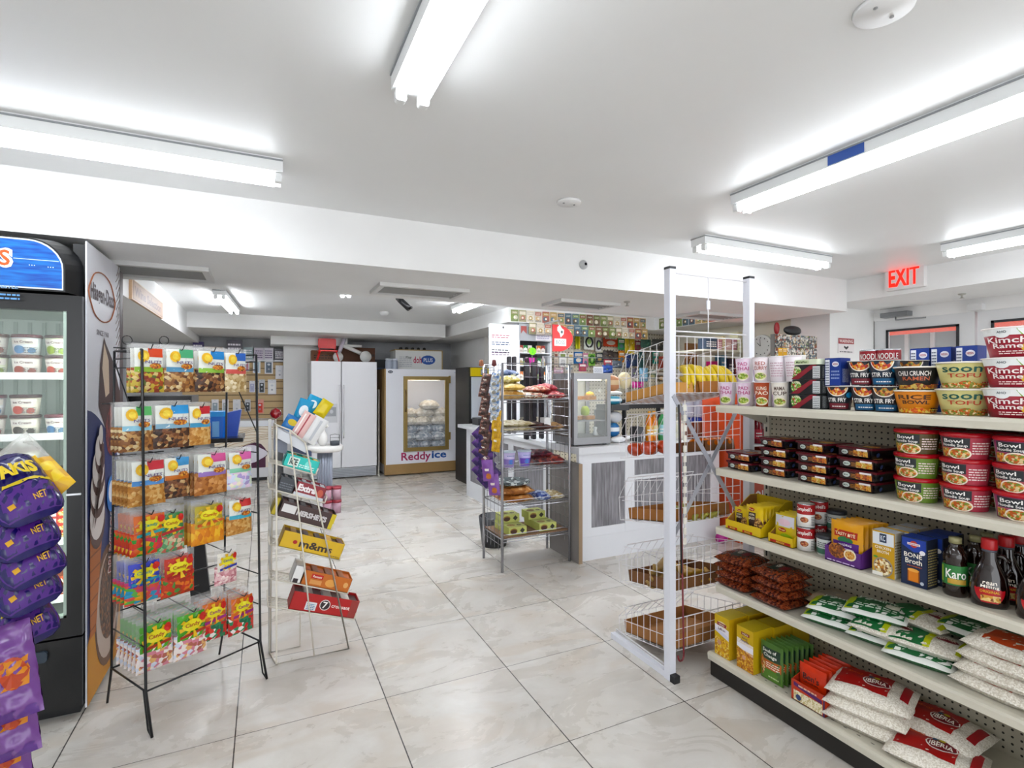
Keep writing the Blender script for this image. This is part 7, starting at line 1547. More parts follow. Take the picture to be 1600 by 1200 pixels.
for a in ((gx0 - .06, gz0 - .06, gx0, gz1 + .06), (gx1, gz0 - .06, gx1 + .06, gz1 + .06), (gx0, gz1, gx1, gz1 + .06), (gx0, gz0 - .06, gx1, gz0)): s.box((a[0], IY - .03, a[1]), (a[2], IY - .001, a[3]), mat('#a8905c', .35, .4))
for z in (gz1 - .05, gz0 + .1): s.box((gx1 + .062, IY - .03, z), (gx1 + .09, IY - .005, z + .12), mat('#a8905c', .35, .4))
do_ = s.make('door', im_); Mesh().box((gx0, IY - .02, gz0), (gx1, IY - .016, gz1), film('#e8f0f4', .08)).make('glass', do_); Mesh().tube([(gx0 - .03, IY - .03, 1.0), (gx0 - .03, IY - .055, 1.05), (gx0 - .03, IY - .055, 1.3), (gx0 - .03, IY - .03, 1.35)], .01, mat('#7a5f3a', .4), 8).make('handle', do_)
Mesh().box((gx0 + .05, IY + .1, gz1 + .0), (gx1 - .05, IY + .14, gz1 + .03), mat('#fff0d8', .5, emit=9)).make('interior_lamp', im_)
s = Mesh(); f = flat((0, IY - .001, 0), (1, 0, 0), (0, 0, 1)); p, q = at(627, 713, y=IY), at(673, 713, y=IY); p.z = .285; s.text(f, 'Reddy', (p.x + q.x) / 2, p.z - .012, q.x - p.x, .165, '#a8245a', 1, bold=.02); r2 = at(697, 713, y=IY); s.text(f, 'ice', (q.x + r2.x) / 2 + .01, p.z + .012, r2.x - q.x - .01, .115, '#1f5aa8', 1, bold=.03)
s.make('lettering', im_); s = Mesh(); p = at(610, 581, y=IY); s.disc(f, p.x, p.z, .04, .022, '#2f3a52', 1); s.text(f, 'ice', p.x, p.z, .05, .02, '#e6e8ee', 3); s.make('logo_badge', im_); s = Mesh(); s.text(f, 'ice', at(713, 580, y=IY).x, p.z, .06, .02, '#9fb0d8', 1); s.make('small_logo', im_)
icem = speckle(('#aab4c2', '#c2cad6', '#dfe3ea', '#95a2b4', '#e8ecf0'), 26, .15, bump=.8); icew = speckle(('#e0d9cc', '#efe9dd', '#d6cebf', '#f4f0e8'), 26, .15, bump=.8)
ibag = []
for m, sd in ((icem, 3), (icew, 4)):
    ibag.append(lying_bag(.30, .26, .14, m, lambda s, f: s.disc(f, 0, 0, .05, .04, '#c9d3e0', 2), 'ice_bag', seed=sd, crinkle=.006, p=2.4))
n = 0
for r_ in range(7):
    cnt_ = 3 if r_ < 6 else 1
    for k in range(cnt_):
        x = gx0 + .07 + (gx1 - gx0 - .10) * (k / 2 if cnt_ > 1 else .7); x += .03 * (r_ % 2)
        place(ibag[0 if r_ < 4 else 1], USED, (x, IY + .26 + .06 * (r_ % 2), .262 + r_ * .128), .4 * ((r_ + k) % 3), 'clear bag of ice in the merchandiser, row %s from the bottom' % ('one', 'two', 'three', 'four', 'five', 'six', 'seven')[r_], 'ice bag', 'bags of ice, row %d' % (r_ + 1))
a, b = at(618, 574, y=IY + .3), at(690, 548, y=IY + .3)
s = Mesh().box((a.x, IY + .3, iz + .0005), (b.x, IY + .7, b.z), mat('#dfe0de', .5)).box((a.x - .01, IY + .295, b.z - .012), (b.x + .01, IY + .71, b.z + .004), mat('#b8a070', .5)).box((b.x, IY + .3, iz + .0005), (b.x + .02, IY + .7, b.z), mat('#b8a070', .5)); f = flat((a.x, IY + .3, iz), (1, 0, 0), (0, 0, 1)); w, h = b.x - a.x, b.z - iz
s.text(f, 'doh', w * .47, h * .5, w * .18, h * .34, '#c22a5a', 1); s.disc(f, w * .70, h * .5, w * .16, h * .24, '#3a5fae', 1); s.text(f, 'PLUS', w * .70, h * .5, w * .2, h * .2, '#e8ecf2', 3); s.lines(f, w * .08, h * .15, w * .35, h * .7, 6, '#b9bcc2', 1); s.text(f, 'Play', w * .28, h * .6, w * .12, h * .15, '#5a6a5a', 1); tag(s.make('white_carton'), 'large white carton with red and blue print on the ice merchandiser', 'box')
for k in range(2):
    c = at(606 + k * 9, 575, y=IY + .2); r = empty('clear_canister', 'clear plastic canister on the ice merchandiser, %s' % ('left', 'right')[k], 'canister', (c.x + .01, IY + .18, iz + .0005)); Mesh().lathe([(.05, 0), (.055, .01), (.055, .12), (.045, .14)], mat('#a9b2c2', .12), seg=16).make('canister_body', r); Mesh().lathe([(.05, .14), (.05, .17), (0, .17)], mat('#c9ced8', .3), seg=16).make('lid', r)
s = Mesh()
for k in range(5): s.lathe([(0, 0), (.03, .01), (.025, .04), (0, .05)], mat('#17181a', .4), (a.x + .12 + k * .1, IY + .45, b.z + .0045), 10)
s.box((a.x + .1, IY + .42, b.z + .004), (a.x + .56, IY + .48, b.z + .012), mat('#17181a', .4)); tag(s.make('black_tray'), 'low black tray lying on the white carton', 'tray')
# leaning board and dark boxes between the fridge and the ice merchandiser
p, q = at(592, 735, y=8.2), at(598, 615, y=8.4); s = Mesh().prism([(fx1 + .02, 8.22, 0), (fx1 + .03, 8.22, 0), (ix0 - .03, 8.5, 1.35), (ix0 - .045, 8.5, 1.35)], (0, .35, 0), mat('#cfcabf', .5)); tag(s.make('leaning_board'), 'pale board leaning between the refrigerator and the ice freezer', 'board')
s = Mesh().box((fx1 + .01, 9.04, 0), (ix0 + .2, 9.2, 1.3), mat('#4a3526', .7)).box((fx1 + .02, 9.03, 1.3), (ix0 + .2, 9.2, 1.72), mat('#3c4a66', .6)).box((fx1 - .1, 9.03, 1.72), (ix0 + .2, 9.2, 1.86), mat('#1d1f24', .5)); tag(s.make('stacked_crates'), 'dark stacked crates in the gap behind the two freezers', 'crates')
# dark drinks cooler with yellow header
DX0, DX1, DY0, DY1 = 2.62, 3.22, 6.88, 7.5
dk = empty('display_cooler', 'tall black cooler with yellow header beside the ice freezer', 'cooler'); dz1 = 1.68
s = Mesh().box((DX0, DY0 + .05, 0), (DX0 + .04, DY1, dz1), blk2).box((DX1 - .04, DY0 + .05, 0), (DX1, DY1, dz1), blk2).box((DX0 + .04, DY1 - .05, 0), (DX1 - .04, DY1, dz1), blk2).box((DX0 + .04, DY0 + .05, dz1 - .04), (DX1 - .04, DY1 - .05, dz1), blk2).box((DX0 + .04, DY0 + .05, 0), (DX1 - .04, DY1 - .05, .9), blk2); s.make('cabinet_body', dk)
s = Mesh().box((DX0 + .02, DY0, dz1 - .13), (DX1, DY0 + .05, dz1 - .01), mat('#e0c81a', .35)); f = flat((DX0 + .02, DY0, dz1 - .13), (1, 0, 0), (0, 0, 1)); s.rect(f, .14, .02, .24, .10, '#6a7a9a', 1); s.text(f, 'ICE', .19, .06, .07, .05, '#e6e8ee', 2); s.rect(f, .36, .02, .46, .10, '#e9e2b0', 1); s.make('header', dk)
Mesh().box((DX0 + .03, DY0 + .01, .95), (DX1, DY0 + .04, dz1 - .14), mat('#c5ccd6', .25)).make('door', dk)
s = Mesh().rbox((2.46, 6.15, .911), (2.7, 6.4, 1.0), .02, mat('#1a1b1f', .4)); tag(s.make('black_device'), 'small black device at the far end of the side counter', 'device')

# ------------------------------------------------------------ phone accessories wall and chest freezer
SY = 9.18
slat = bpy.data.materials.new('slatwall'); slat.use_nodes = True; nt = slat.node_tree; b_ = nt.nodes['Principled BSDF']; g = nt.nodes.new('ShaderNodeNewGeometry'); sp_ = nt.nodes.new('ShaderNodeSeparateXYZ'); md_ = nt.nodes.new('ShaderNodeMath'); md_.operation = 'FRACT'; dv_ = nt.nodes.new('ShaderNodeMath'); dv_.operation = 'MULTIPLY'; dv_.inputs[1].default_value = 1 / .105; lt = nt.nodes.new('ShaderNodeMath'); lt.operation = 'LESS_THAN'; lt.inputs[1].default_value = .14
mx = nt.nodes.new('ShaderNodeMixRGB'); mx.inputs[1].default_value = (*lin('#cdb083'), 1); mx.inputs[2].default_value = (*lin('#77603c'), 1)
nt.links.new(g.outputs['Position'], sp_.inputs[0]); nt.links.new(sp_.outputs[2], dv_.inputs[0]); nt.links.new(dv_.outputs[0], md_.inputs[0]); nt.links.new(md_.outputs[0], lt.inputs[0]); nt.links.new(lt.outputs[0], mx.inputs[0]); nt.links.new(mx.outputs[0], b_.inputs['Base Color'])
a, b = at(285, 655, y=SY), at(443, 566, y=SY)
o = Mesh().box((a.x, SY, a.z - .2), (b.x, SY + .06, b.z), slat).make('slatwall_panel'); tag(o, 'tan slatwall panel hung with phone accessories', 'panel')
def acc(u, v0, v1, wpx, col, label, frame='#dfe0e4', y=SY - .04):
    a, b = at(u - wpx / 2, v1, y=y), at(u + wpx / 2, v0, y=y); w, h = b.x - a.x, b.z - a.z; r = empty('phone_accessory', label, 'accessory pack', (a.x, y, a.z)); s = Mesh(); s.box((0, 0, 0), (w, .012, h), mat(frame, .35)); f = flat((0, 0, 0), (1, 0, 0), (0, 0, 1)); s.rect(f, w * .16, h * .06, w * .84, h * .74, col, 1); s.disc(f, w * .5, h * .6, w * .18, h * .07, '#cfd4da', 2); s.disc(f, w * .5, h * .3, w * .12, h * .06, '#9aa0a8', 2); s.make('card', r)
    Mesh().tube([(w / 2, -.01, h * .93), (w / 2, SY - y + .001, h * .95)], .004, mat('#55585c', .3, .7), 5).make('hook', r)
for args in ((385, 560, 580, 9, '#d08a96', 'pink phone case pack, top row of the slatwall'), (401, 560, 583, 12, '#9fb4c4', 'pale blue accessory pack, top row, second'), (420, 560, 584, 13, '#5f6f80', 'slate accessory pack, top row, third'), (437, 571, 592, 13, '#e3e3e6', 'white accessory pack at the right end of the top row'),
             (394, 595, 613, 9, '#a6a8c8', 'lavender accessory pack in the middle row'), (409, 593, 614, 10, '#2b3238', 'black phone case in the middle row', '#b9bcc0'), (425, 593, 616, 13, '#eeeeee', 'white charger pack in the middle row'),
             (336, 624, 645, 11, '#8fa0a8', 'grey accessory pack low on the slatwall, first'), (352, 624, 645, 10, '#a8b0b0', 'grey accessory pack low on the slatwall, second'), (370, 624, 645, 12, '#d9dadd', 'white accessory pack low on the slatwall'), (387, 624, 643, 9, '#2b3238', 'black phone case low on the slatwall', '#b9bcc0'), (406, 624, 646, 12, '#d8402c', 'red phone case low on the slatwall', '#e8a090')): acc(*args)
sh2 = at(360, 563, y=SY - .1); b = at(446, 563, y=SY - .1); o = Mesh().box((at(285, 563, y=SY - .1).x, SY - .12, b.z - .02), (b.x, SY + .0, b.z), cw).make('ledge_shelf'); tag(o, 'white ledge above the slatwall carrying boxes', 'shelf')
for u0, u1, v, c, l in ((301, 318, 534, '#3a2a6a', 'dark purple box on the ledge'), (320, 348, 542, '#9a8a7a', 'long mottled box on the ledge'), (355, 378, 532, '#4a4652', 'black and white patterned box on the ledge'), (380, 395, 543, '#8fa4a8', 'grey green box on the ledge'), (397, 412, 544, '#c5bccb', 'lilac patterned box on the ledge'), (413, 427, 544, '#cdc9d4', 'pale patterned box on the ledge'), (429, 444, 546, '#2e2c38', 'dark box at the right end of the ledge')):
    a2, b2 = at(u0, 563, y=SY - .11), at(u1, v, y=SY - .11); s = Mesh().box((a2.x, SY - .11, b.z + .0005), (b2.x, SY - .01, b2.z), mat(c, .4)); s.lines(flat((a2.x, SY - .11, b.z), (1, 0, 0), (0, 0, 1)), .01, .03, b2.x - a2.x - .015, b2.z - b.z - .02, 4, '#e3dfe6' if c not in ('#cdc9d4', '#c5bccb') else '#6a5a80', 1); tag(s.make('small_box'), l, 'box')
cf = empty('chest_freezer', 'white chest freezer with gold waves and plum badge', 'freezer'); HY = 8.62
a, b = at(335, 750, y=HY), at(428, 657, y=HY); hz = at(400, 657, y=HY).z; kz_ = at(400, 731, y=HY).z
s = Mesh().rbox((a.x, HY, .05), (b.x, SY - .01, hz - .09), .03, mat('#d9dadd', .35)).rbox((a.x - .01, HY - .015, hz - .09), (b.x + .01, SY - .01, hz), .02, mat('#e0e2e6', .3)).box((a.x + .03, HY + .03, 0), (b.x - .03, SY - .02, .05), mat('#17181b')); s.make('freezer_body', cf)
s = Mesh(); f = flat((a.x, HY - .001, kz_), (1, 0, 0), (0, 0, 1)); w = b.x - a.x; h = hz - .09 - kz_; s.rect(f, 0, 0, w, h, '#e3d9c8', 0)
for k in range(7): s.tube([f(w * q / 10, h * (.98 - k * .05) - h * .22 * (1 - q / 10) ** 2 * (.5 + .2 * k) + .015 * sin(q + k), 1) for q in range(11)], .0035, mat('#b08d5c', .4), 4)
x_ = lambda u, v=700: at(u, v, y=HY).x - a.x
zq2 = lambda v: at(400, v, y=HY).z - kz_
s.shape(f, [(x_(360), 0), (x_(415), 0), (x_(415), zq2(702)), (x_(408), zq2(694)), (x_(398), zq2(691)), (x_(380), zq2(696)), (x_(365), zq2(706))], '#4f1c3c', 3)
cx, cy = x_(391), zq2(709); pts = [(cx + .22 * cos(radians(q)) * (1 + .08 * cos(radians(4 * q))), cy + .13 * sin(radians(q)) * (1 + .08 * cos(radians(4 * q)))) for q in range(0, 360, 15)]
s.shape(f, pts, '#dcd8e2', 4); s.tube([f(x, y, 5) for x, y in pts], .005, mat('#4f1c3c'), 4, True); s.make('freezer_print', cf)

# ------------------------------------------------------------ chrome wire rack by the counter
cm = mat('#a3a3a8', .25, .6); CXa, CXb, CYa, CYb = 1.64, 2.24, 3.62, 3.99
wr_ = empty('chrome_rack', 'chrome wire rack with five shelves of bread and snacks by the counter', 'rack', (0, 0, 0))
for x, y, zt in ((CXa, CYa, 1.60), (CXa, CYb, 1.60), (CXb, CYa, 1.60), (CXb, CYb, 1.60)): Mesh().tube([(x, y, 0), (x, y, zt)], .011, cm, 10).make('post', wr_)
CS = [1.317, 1.067, .782, .507, .247]
for i, z in enumerate(CS):
    s = Mesh(); s.tube([(CXa, CYa, z), (CXb, CYa, z), (CXb, CYb, z), (CXa, CYb, z)], .005, cm, 6, True); s.tube([(CXa, CYa, z + .035), (CXb, CYa, z + .035)], .003, cm, 5); s.tube([(CXa, CYa, z - .02), (CXb, CYa, z - .02)], .003, cm, 5)
    for k in range(1, 24): x = CXa + (CXb - CXa) * k / 24; s.tube([(x, CYa, z), (x, CYb, z)], .0018, cm, 4)
    s.make('wire_shelf', wr_)
s = Mesh(); k = .2
while k < 1.6:
    s.tube([(CXb, CYa, k), (CXb, CYb, k)], .0018, cm, 4).tube([(CXa, CYa, k), (CXa, CYb, k)], .0018, cm, 4); k += .075
for j in range(1, 5): y = CYa + (CYb - CYa) * j / 5; s.tube([(CXb, y, .15), (CXb, y, 1.6)], .0018, cm, 4).tube([(CXa, y, .15), (CXa, y, 1.6)], .0018, cm, 4)
for j in range(1, 7): x = CXa + (CXb - CXa) * j / 7; s.tube([(x, CYb, 1.1), (x, CYb, 1.6)], .0015, cm, 4)
for z in (1.6, 1.5, 1.4): s.tube([(CXa, CYb, z), (CXb, CYb, z)], .002, cm, 4)
s.tube([(CXa, CYa, 1.6), (CXb, CYa, 1.6)], .003, cm, 5); s.make('wire_side', wr_)
Mesh().box((CXa + .01, CYa + .01, CS[4] + .004), (CXb - .01, CYb - .01, CS[4] + .014), mat('#8a6a50', .7, var=.1, scale=12)).make('wood_liner', wr_)
def mound(x, y, z, w, d, h, cols, label, kind, sc=60, seed=1, rz=0.0, fn=None):
    o = lying_bag(w, d, h, speckle(cols, sc) if isinstance(cols, tuple) else mat(cols, .3), fn or (lambda s, f: None), kind, seed=seed, crinkle=.003, p=2.6); o.location = (x, y, z + .006); o.rotation_euler = (0, 0, rz); return tag(o, label, kind.replace('_', ' '))
bread = ('#d9a860', '#e6c080', '#c9924a', '#ecd09a')
mound(1.76, 3.78, CS[0], .2, .26, .07, bread, 'golden bread pack at the left of the top shelf, lowest', 'bread_pack', 30, 2); mound(1.77, 3.78, CS[0] + .066, .2, .24, .06, ('#e6c87a', '#d9b45a', '#f0dca0'), 'golden bread pack stacked on the first', 'bread_pack', 30, 3); mound(1.76, 3.80, CS[0] + .125, .17, .2, .06, ('#d9cf8a', '#c9b860', '#8a7a3a', '#eee6b8'), 'yellow and brown bag on top of the bread', 'snack_bag', 50, 4); mound(1.78, 3.85, CS[0] + .18, .18, .14, .05, ('#2f4472', '#c9cfd9', '#5f7296'), 'blue and white bag crowning the pile', 'snack_bag', 40, 5)
mound(1.96, 3.76, CS[0], .2, .26, .05, ('#c9b8a0', '#a85a3a', '#e6dccb', '#7a5a48'), 'clear pack of small biscuits in the middle of the top shelf', 'snack_bag', 55, 6); mound(2.02, 3.78, CS[0] + .05, .18, .2, .05, ('#b5654a', '#8f3a30', '#d9b8a0'), 'reddish brown snack bag heaped in the middle', 'snack_bag', 45, 7); mound(2.14, 3.76, CS[0] + .0, .17, .24, .06, ('#a8303a', '#c95a5a', '#e6c8c0', '#7a2028'), 'red snack bag at the right of the top shelf', 'snack_bag', 45, 8); mound(2.12, 3.8, CS[0] + .058, .15, .16, .06, ('#b5404a', '#8a2028', '#d98a8a'), 'red snack bag lying on the other red one', 'snack_bag', 45, 9)
for k in range(2): mound(1.80, 3.76, CS[1] + k * .038, .28, .26, .036, ('#e6dcc0', '#cfc090', '#f0ead6'), 'cream cake tray on the second shelf, %s' % ('lower', 'upper')[k], 'cake_tray', 40, 10 + k)
mound(2.0, 3.76, CS[1], .2, .26, .055, ('#4a2c28', '#6a403a', '#2f1c1a'), 'dark brown cake pack in the middle of the second shelf', 'cake_pack', 40, 12); mound(2.14, 3.74, CS[1], .13, .2, .05, ('#c9a070', '#8a6a4a', '#b58a5a'), 'light brown pack at the right of the second shelf', 'cake_pack', 40, 13)
s = Mesh(); s.rbox((2.03, 3.66, CS[1] + .058), (2.09, 3.74, CS[1] + .10), .012, mat('#e3e3e3', .35)); s.box((2.03, 3.66, CS[1] + .004), (2.09, 3.663, CS[1] + .06), '#e3e3e3'); tag(s.make('white_card'), 'white rounded card standing on the second shelf', 'card')
def cup2(c1, c2):
    r = empty('snack_tub'); s = Mesh(); s.lathe([(.04, 0), (.055, .12)], mat(c1, .3), seg=20); f = curved((0, 0, 0), .04, .055, .12, -pi / 2); s.rect(f, -.06, .01, .06, .07, c2, 1, 10); s.disc(f, 0, .045, .02, .02, '#5f8fe0', 2); s.lines(f, -.03, .09, .03, .105, 1, '#8fa0d0', 2); s.make('tub_body', r); Mesh().lathe([(.057, .118), (.057, .128), (0, .13)], mat('#b9c9d6', .35), seg=20).make('lid', r); return r
place(cup2('#c3b8dc', '#9a86c8'), USED, (1.73, 3.70, CS[2] + .004), 0, 'pale purple snack tub on the middle shelf, left', 'snack tub'); place(cup2('#b7b0e0', '#7a5ac8'), USED, (1.87, 3.70, CS[2] + .004), 0, 'violet snack tub with blue print on the middle shelf', 'snack tub')
mound(2.03, 3.76, CS[2], .2, .25, .06, ('#4a2a34', '#7a3a3a', '#2f1c22', '#a85a4a'), 'dark plum snack pack on the middle shelf', 'snack_bag', 50, 14); mound(2.15, 3.76, CS[2], .14, .25, .07, ('#7a2a2c', '#a84a3a', '#4a1a20'), 'dark red snack pack at the right of the middle shelf', 'snack_bag', 50, 15); mound(2.05, 3.8, CS[2] + .058, .2, .18, .05, ('#5a2a3a', '#8a3a44', '#3a1c28'), 'plum bag lying on top of the dark packs', 'snack_bag', 50, 16)
for k in range(2): mound(1.80, 3.76, CS[3] + k * .062, .27, .26, .06, ('#c98a50', '#a86a38', '#e0b07a', '#8f5528'), 'braided bread pack on the fourth shelf, %s' % ('lower', 'upper')[k], 'bread_pack', 32, 17 + k)
s = Mesh(); s.lathe([(.10, 0), (.14, .012), (.145, .03), (.13, .032), (.09, .012), (0, .010)], speckle(('#3f4c50', '#c9d3d0', '#5a686a', '#2a3236'), 45), (1.80, 3.78, CS[3] + .13), 26); tag(s.make('cookie_wreath'), 'round dark cookie tray lying on the braided bread', 'cookie tray')
mound(2.02, 3.72, CS[3], .12, .2, .055, ('#5f78c0', '#3a4a90', '#b8c6e6'), 'blue wrapped pack on the fourth shelf', 'snack_bag', 50, 20); mound(2.13, 3.72, CS[3], .14, .2, .05, ('#d9c8a0', '#efe6d0', '#b59a68'), 'cream wrapped pack at the right of the fourth shelf', 'snack_bag', 50, 21)
def f_cake(s, f, R, T): s.disc(f, -.035, .03, .032, .022, '#9a7a3a', 1); s.disc(f, -.035, .026, .028, .016, '#4a2a1c', 2); s.shape(f, [(.04, .052), (.062, .03), (.04, .008), (.018, .03)], '#2f2a1e', 2); s.disc(T, -.03, .0, .035, .03, '#8a5a34', 1); s.disc(T, .035, -.01, .02, .02, '#3a2a1c', 1)
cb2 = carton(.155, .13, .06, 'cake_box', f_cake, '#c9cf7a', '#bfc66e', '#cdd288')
for x, y, dz, l in ((1.79, 3.72, 0, 'front left'), (1.79, 3.86, .0, 'behind the front left one'), (1.80, 3.87, .061, 'on top at the left'), (2.06, 3.72, 0, 'front right'), (2.06, 3.86, .0, 'behind the front right one'), (2.04, 3.87, .061, 'on top at the right')):
    place(cb2, USED, (x, y, CS[4] + .015 + dz), 0, 'pale green cake box on the wooden bottom shelf, %s' % l, 'cake box', 'pale green cake boxes')
s = Mesh().lathe([(.11, 0), (.14, .26), (.13, .26), (.10, .01), (0, .01)], mat('#26292d', .4), (1.86, 4.28, 0), 20); tag(s.make('waste_bin'), 'black bin on the floor behind the chrome rack', 'bin')
# bags hanging on the side of the chrome rack
def hb(u, v, t, src, label, group, down=(0, 0), tilt=.35, scale=1.0):
    o = place(src, USED, (0, 0, 0), None, label, 'snack bag', group, scale); orient(o, atd(u, v, t), RV * down[0] - UV * (1 if down == (0, 0) else down[1]), -FV * .8 - RV * tilt); return o
def hang_bag(w, h, cols, sc=40, body=None):
    s = Mesh(); f = pillow(s, w, h, .03, speckle(cols, sc) if cols else mat(body, .3), crinkle=.003, seed=5, n=10); s.patch(f, -w * .3, h * .35, w * .3, h * .7, body or cols[0], 1); s.patch(f, -w * .2, h * .5, w * .2, h * .6, '#e6dcd0', 3); s.disc(f, w * .1, h * .25, w * .25, h * .14, '#c97a3a' if not cols else cols[-1], 4); return s.make('snack_bag')
h1 = hang_bag(.085, .11, ('#5a3a34', '#8a5a4a', '#a87a6a', '#3a2824')); h2 = hang_bag(.07, .11, ('#b9c4d0', '#5f7fb0', '#e3e3e0', '#8f8a7a'), 50); h3 = hang_bag(.07, .15, ('#d9ab1c', '#e8c03a', '#c2930f'), 45); h4 = hang_bag(.11, .17, ('#3a2260', '#5a2f80', '#2a1a5a'), 30, '#8a5a7a'); h5 = hang_bag(.09, .16, None, 40, '#8a5aa8')
tH = 3.86
for k in range(8): hb(757 - (k % 2) * 3, 606 + k * 15, tH + .1, h1, 'small dark brown snack bag in the strip beside the chrome rack', 'brown bags in the hanging strip', (-.2, 1), .5)
for k in range(5): hb(771, 606 + k * 13, tH, h2, 'blue and white snack bag in the strip on the rack side', 'blue and white bags in the hanging strip', (-.2, 1), .4)
for k in range(3): hb(774, 672 + k * 17, tH, h3, 'yellow snack bag hanging on the rack side, %s' % ('upper', 'middle', 'lower')[k], 'yellow hanging bags', (-.1, 1), .4)
for k in range(6): hb(744 + (k // 5) * 8, 686 + k * 14, tH + .12, h4, 'dark purple snack bag hanging slantwise beside the chrome rack', 'purple hanging bags', (-.7, .7), .2)
for k in range(2): hb(764 + k * 9, 752 + k * 22, tH, h5, 'light purple snack bag hanging lowest on the rack side, %s' % ('upper', 'lower')[k], 'light purple hanging bags', (.1, 1), .3)
s = Mesh()
for u, v0, v1, t in ((757, 574, 700, tH + .13), (771, 574, 740, tH + .03)): s.tube([atd(u, v0, t), atd(u, v1, t)], .003, cm, 5); p = atd(u, v0, t); s.tube([p, (CXa, CYb, p.z)], .003, cm, 5)
s.make('clip_strip', wr_)
for u, c in ((752, '#a86a4a'), (772, '#7a3a3a')): p = atd(u, 573, tH + .1); Mesh().lathe([(0, 0), (.02, .01), (.015, .05), (0, .055)], mat(c, .5), p, 10).make('strip_top', wr_)

# ------------------------------------------------------------ on the ceiling and the beams
def vent(u, v, w, d, z, label, rz=0):
    c = at(u, v, z=z); r = empty('ceiling_vent', label, 'vent', (c.x, c.y, z), rz); wm_ = mat('#d3d3d1', .4)
    s = Mesh(); o_ = .035
    for a in ((-w / 2, -d / 2, w / 2, -d / 2 + o_), (-w / 2, d / 2 - o_, w / 2, d / 2), (-w / 2, -d / 2 + o_, -w / 2 + o_, d / 2 - o_), (w / 2 - o_, -d / 2 + o_, w / 2, d / 2 - o_)): s.box((a[0], a[1], -.024), (a[2], a[3], -.0005), wm_)
    s.make('frame', r); Mesh().box((-w / 2 + o_, -d / 2 + o_, -.003), (w / 2 - o_, d / 2 - o_, -.001), mat('#2c2c2c', .8)).make('backing', r); s = Mesh(); wm_ = mat('#8d8d8b', .5)  # grey fins and dark backing colour in the shade of the slots
    for k in range(5): y = -d / 2 + o_ + (d - 2 * o_) * (k + .5) / 5; s.prism([(-w / 2 + o_, y - .010, -.004), (-w / 2 + o_, y + .010, -.016), (-w / 2 + o_, y + .012, -.014), (-w / 2 + o_, y - .008, -.003)], (w - 2 * o_, 0, 0), wm_)
    s.make('louvre', r)
vent(243, 421, .55, .38, ZS, 'ceiling vent above the ice cream cooler side'); vent(655, 453, .6, .36, ZS, 'ceiling vent near the middle of the soffit'); vent(908, 474, .55, .30, ZS, 'ceiling vent over the counter'); vent(1112, 492, .6, .3, ZS, 'ceiling vent behind the produce rack')
for (u, v, R, l) in ((889, 315, .062, 'small round cover plate on the ceiling'), (1381, 12, .066, 'round cover plate at the top right of the ceiling')):
    c = at(u, v, z=ZC); s = Mesh().lathe([(0, -.012), (R * .95, -.010), (R, -.0005)], mat('#dedede', .4), (c.x, c.y, ZC), 32)
    for a in (-.5, .5): s.lathe([(0, -.015), (.005, -.014), (.005, -.010)], mat('#8a8a8a'), (c.x + R * a, c.y, ZC), 8)
    tag(s.make('cover_plate'), l, 'cover plate')
c = at(911, 414, y=YB); s = Mesh().lathe([(.03, 0), (.03, .01), (.02, .018), (.012, .03), (0, .032)], mat('#b5b7b8', .3), (c.x, YB - .0005, c.z), 18, True, (0, -1, 0)).lathe([(0, .033), (.01, .033)], mat('#3a3a3c'), (c.x, YB, c.z), 10, False, (0, -1, 0)); tag(s.make('sensor'), 'small round sensor on the front of the beam', 'sensor')
def sprinkler(x, y, z, l):
    s = Mesh().lathe([(.028, -.0005), (.022, -.01), (.008, -.012), (.008, -.03), (.016, -.034), (.016, -.037), (0, -.037)], mat('#b5b3ac', .3, .6), (x, y, z), 14); tag(s.make('sprinkler_head'), l, 'sprinkler')
c = at(980, 471, z=ZS); sprinkler(c.x, c.y, ZS, 'sprinkler head under the soffit over the counter'); c = at(1503, 459, z=2.166); sprinkler(c.x, c.y, 2.166, 'sprinkler head under the beam by the entrance')
c = at(600, 487, z=ZC); s = Mesh().lathe([(.06, -.0005), (.055, -.03), (.03, -.05), (0, -.052)], mat('#d0d0d0', .4), (c.x, c.y, ZC), 20); tag(s.make('smoke_detector'), 'white detector on the back room ceiling', 'detector')
cmr = empty('security_camera', 'black security camera under the back room ceiling', 'camera'); c = at(622, 468, z=ZC - .05); s = Mesh().lathe([(.03, 0), (.03, -.03), (0, -.031)], mat('#1a1b1d', .4), (c.x, c.y, ZC), 14); s.make('mount', cmr)
Mesh().tube([(c.x, c.y, ZC - .03), (c.x + .02, c.y - .02, ZC - .06), (c.x + .09, c.y - .10, ZC - .15)], .032, mat('#17181a', .3), 12).tube([(c.x + .09, c.y - .10, ZC - .15), (c.x + .115, c.y - .125, ZC - .14)], .012, mat('#101012', .2), 8).make('camera_body', cmr)
for u, l in ((535, 'left one'), (545, 'right one')):
    c = at(u, 462, z=ZC); s = Mesh().lathe([(.0, -.02), (.016, -.018), (.022, -.0005)], mat('#f4f8ff', .4, emit=8), (c.x, c.y, ZC), 16); tag(s.make('spot_light'), 'small bright spot light on the back room ceiling, ' + l, 'light')
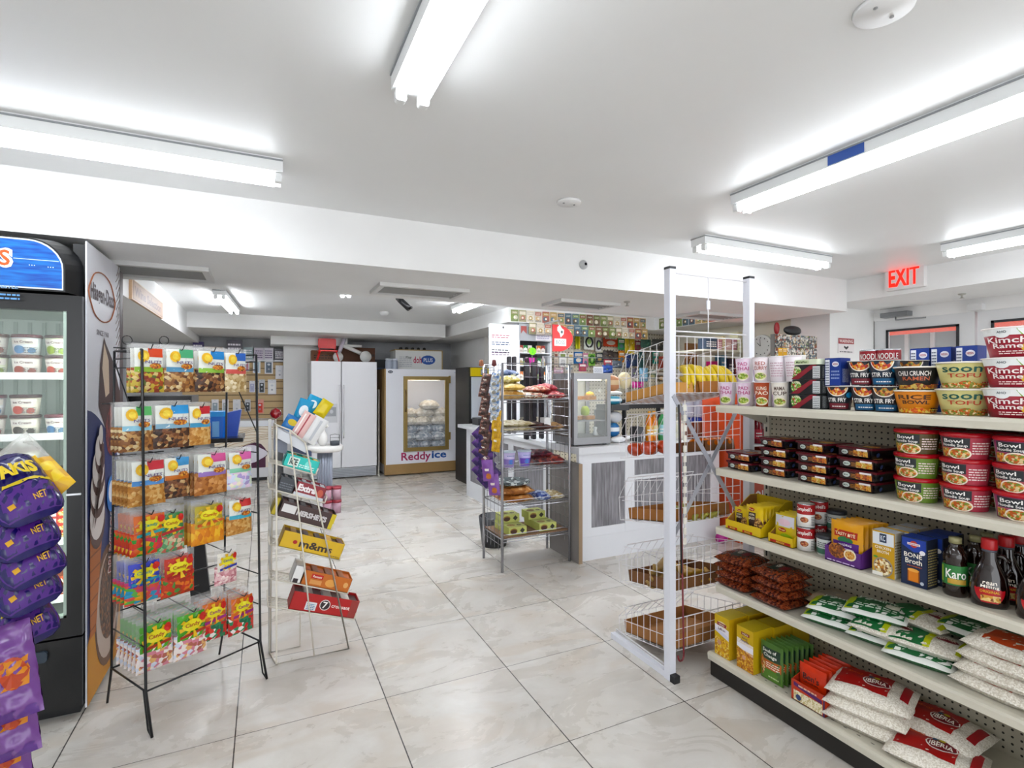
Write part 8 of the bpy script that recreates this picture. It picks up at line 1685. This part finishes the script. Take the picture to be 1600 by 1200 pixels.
# wine sign on the left soffit
a, b = at(201, 440, x=XL), at(251, 466, x=XL)
z1, z0 = at(203, 436, x=XL).z, at(203, 468, x=XL).z
s = Mesh().box((XL + .0005, a.y, z0), (XL + .02, b.y, z1), mat('#c9a888', .5)); f = flat((XL + .0205, a.y, z0), (0, 1, 0), (0, 0, 1)); W, H = b.y - a.y, z1 - z0
s.rect(f, W * .02, H * .05, W * .98, H * .95, '#7a5844', 1); s.rect(f, W * .03, H * .1, W * .97, H * .9, '#9a7658', 2); s.text(f, 'Wine Selection', W * .48, H * .5, W * .84, H * .5, '#5a2420', 4, bold=.03); tag(s.make('wine_sign'), 'wooden sign reading wine selection on the left soffit', 'sign')
# exit sign on the beam over the entrance
ex = empty('exit_sign', 'lit exit sign with red letters on the beam near the entrance', 'sign'); xe = XR - .003
y0_, y1_ = at(1388, 430, x=XR).y, at(1449, 430, x=XR).y; z1, z0 = at(1418, 413, x=XR).z, at(1418, 452, x=XR).z
Mesh().rbox((XR - .05, y1_, z0), (XR - .0005, y0_, z1), .01, mat('#e3e0df', .4), axis='x').make('housing', ex)
s = Mesh(); f = flat((XR - .0505, (y0_ + y1_) / 2, (z0 + z1) / 2), (0, -1, 0), (0, 0, 1)); s.text(f, 'EXIT', 0, 0, (y0_ - y1_) * .78, (z1 - z0) * .74, mat('#ff3a20', .5, emit=2.2), 1, bold=.03); s.make('lettering', ex)
# emergency light box and door closer
c = at(1527, 480, x=X - .01)
s = Mesh().rbox((X - .06, c.y - .05, c.z - .03), (X - .001, c.y + .05, c.z + .03), .012, mat('#d6d6d6', .4), axis='x'); tag(s.make('junction_box'), 'small white box above the doors', 'box')
dc = empty('door_closer', 'grey hydraulic closer with folding arm at the top of the door', 'door closer'); p, q = at(1378, 494, x=X - .06), at(1420, 489, x=X - .06)
Mesh().rbox((X - .09, q.y, p.z - .02), (X + .008, p.y, p.z + .025), .008, mat('#85878a', .35, .5), axis='y').make('closer_body', dc); s = Mesh().tube([(X - .05, (p.y + q.y) / 2, p.z - .02), (X - .05, (p.y + q.y) / 2, p.z - .05), (X - .10, q.y + .02, p.z - .055), (X - .02, q.y - .12, p.z - .05)], .007, mat('#9a9c9e', .3, .7), 6); s.make('arm', dc)
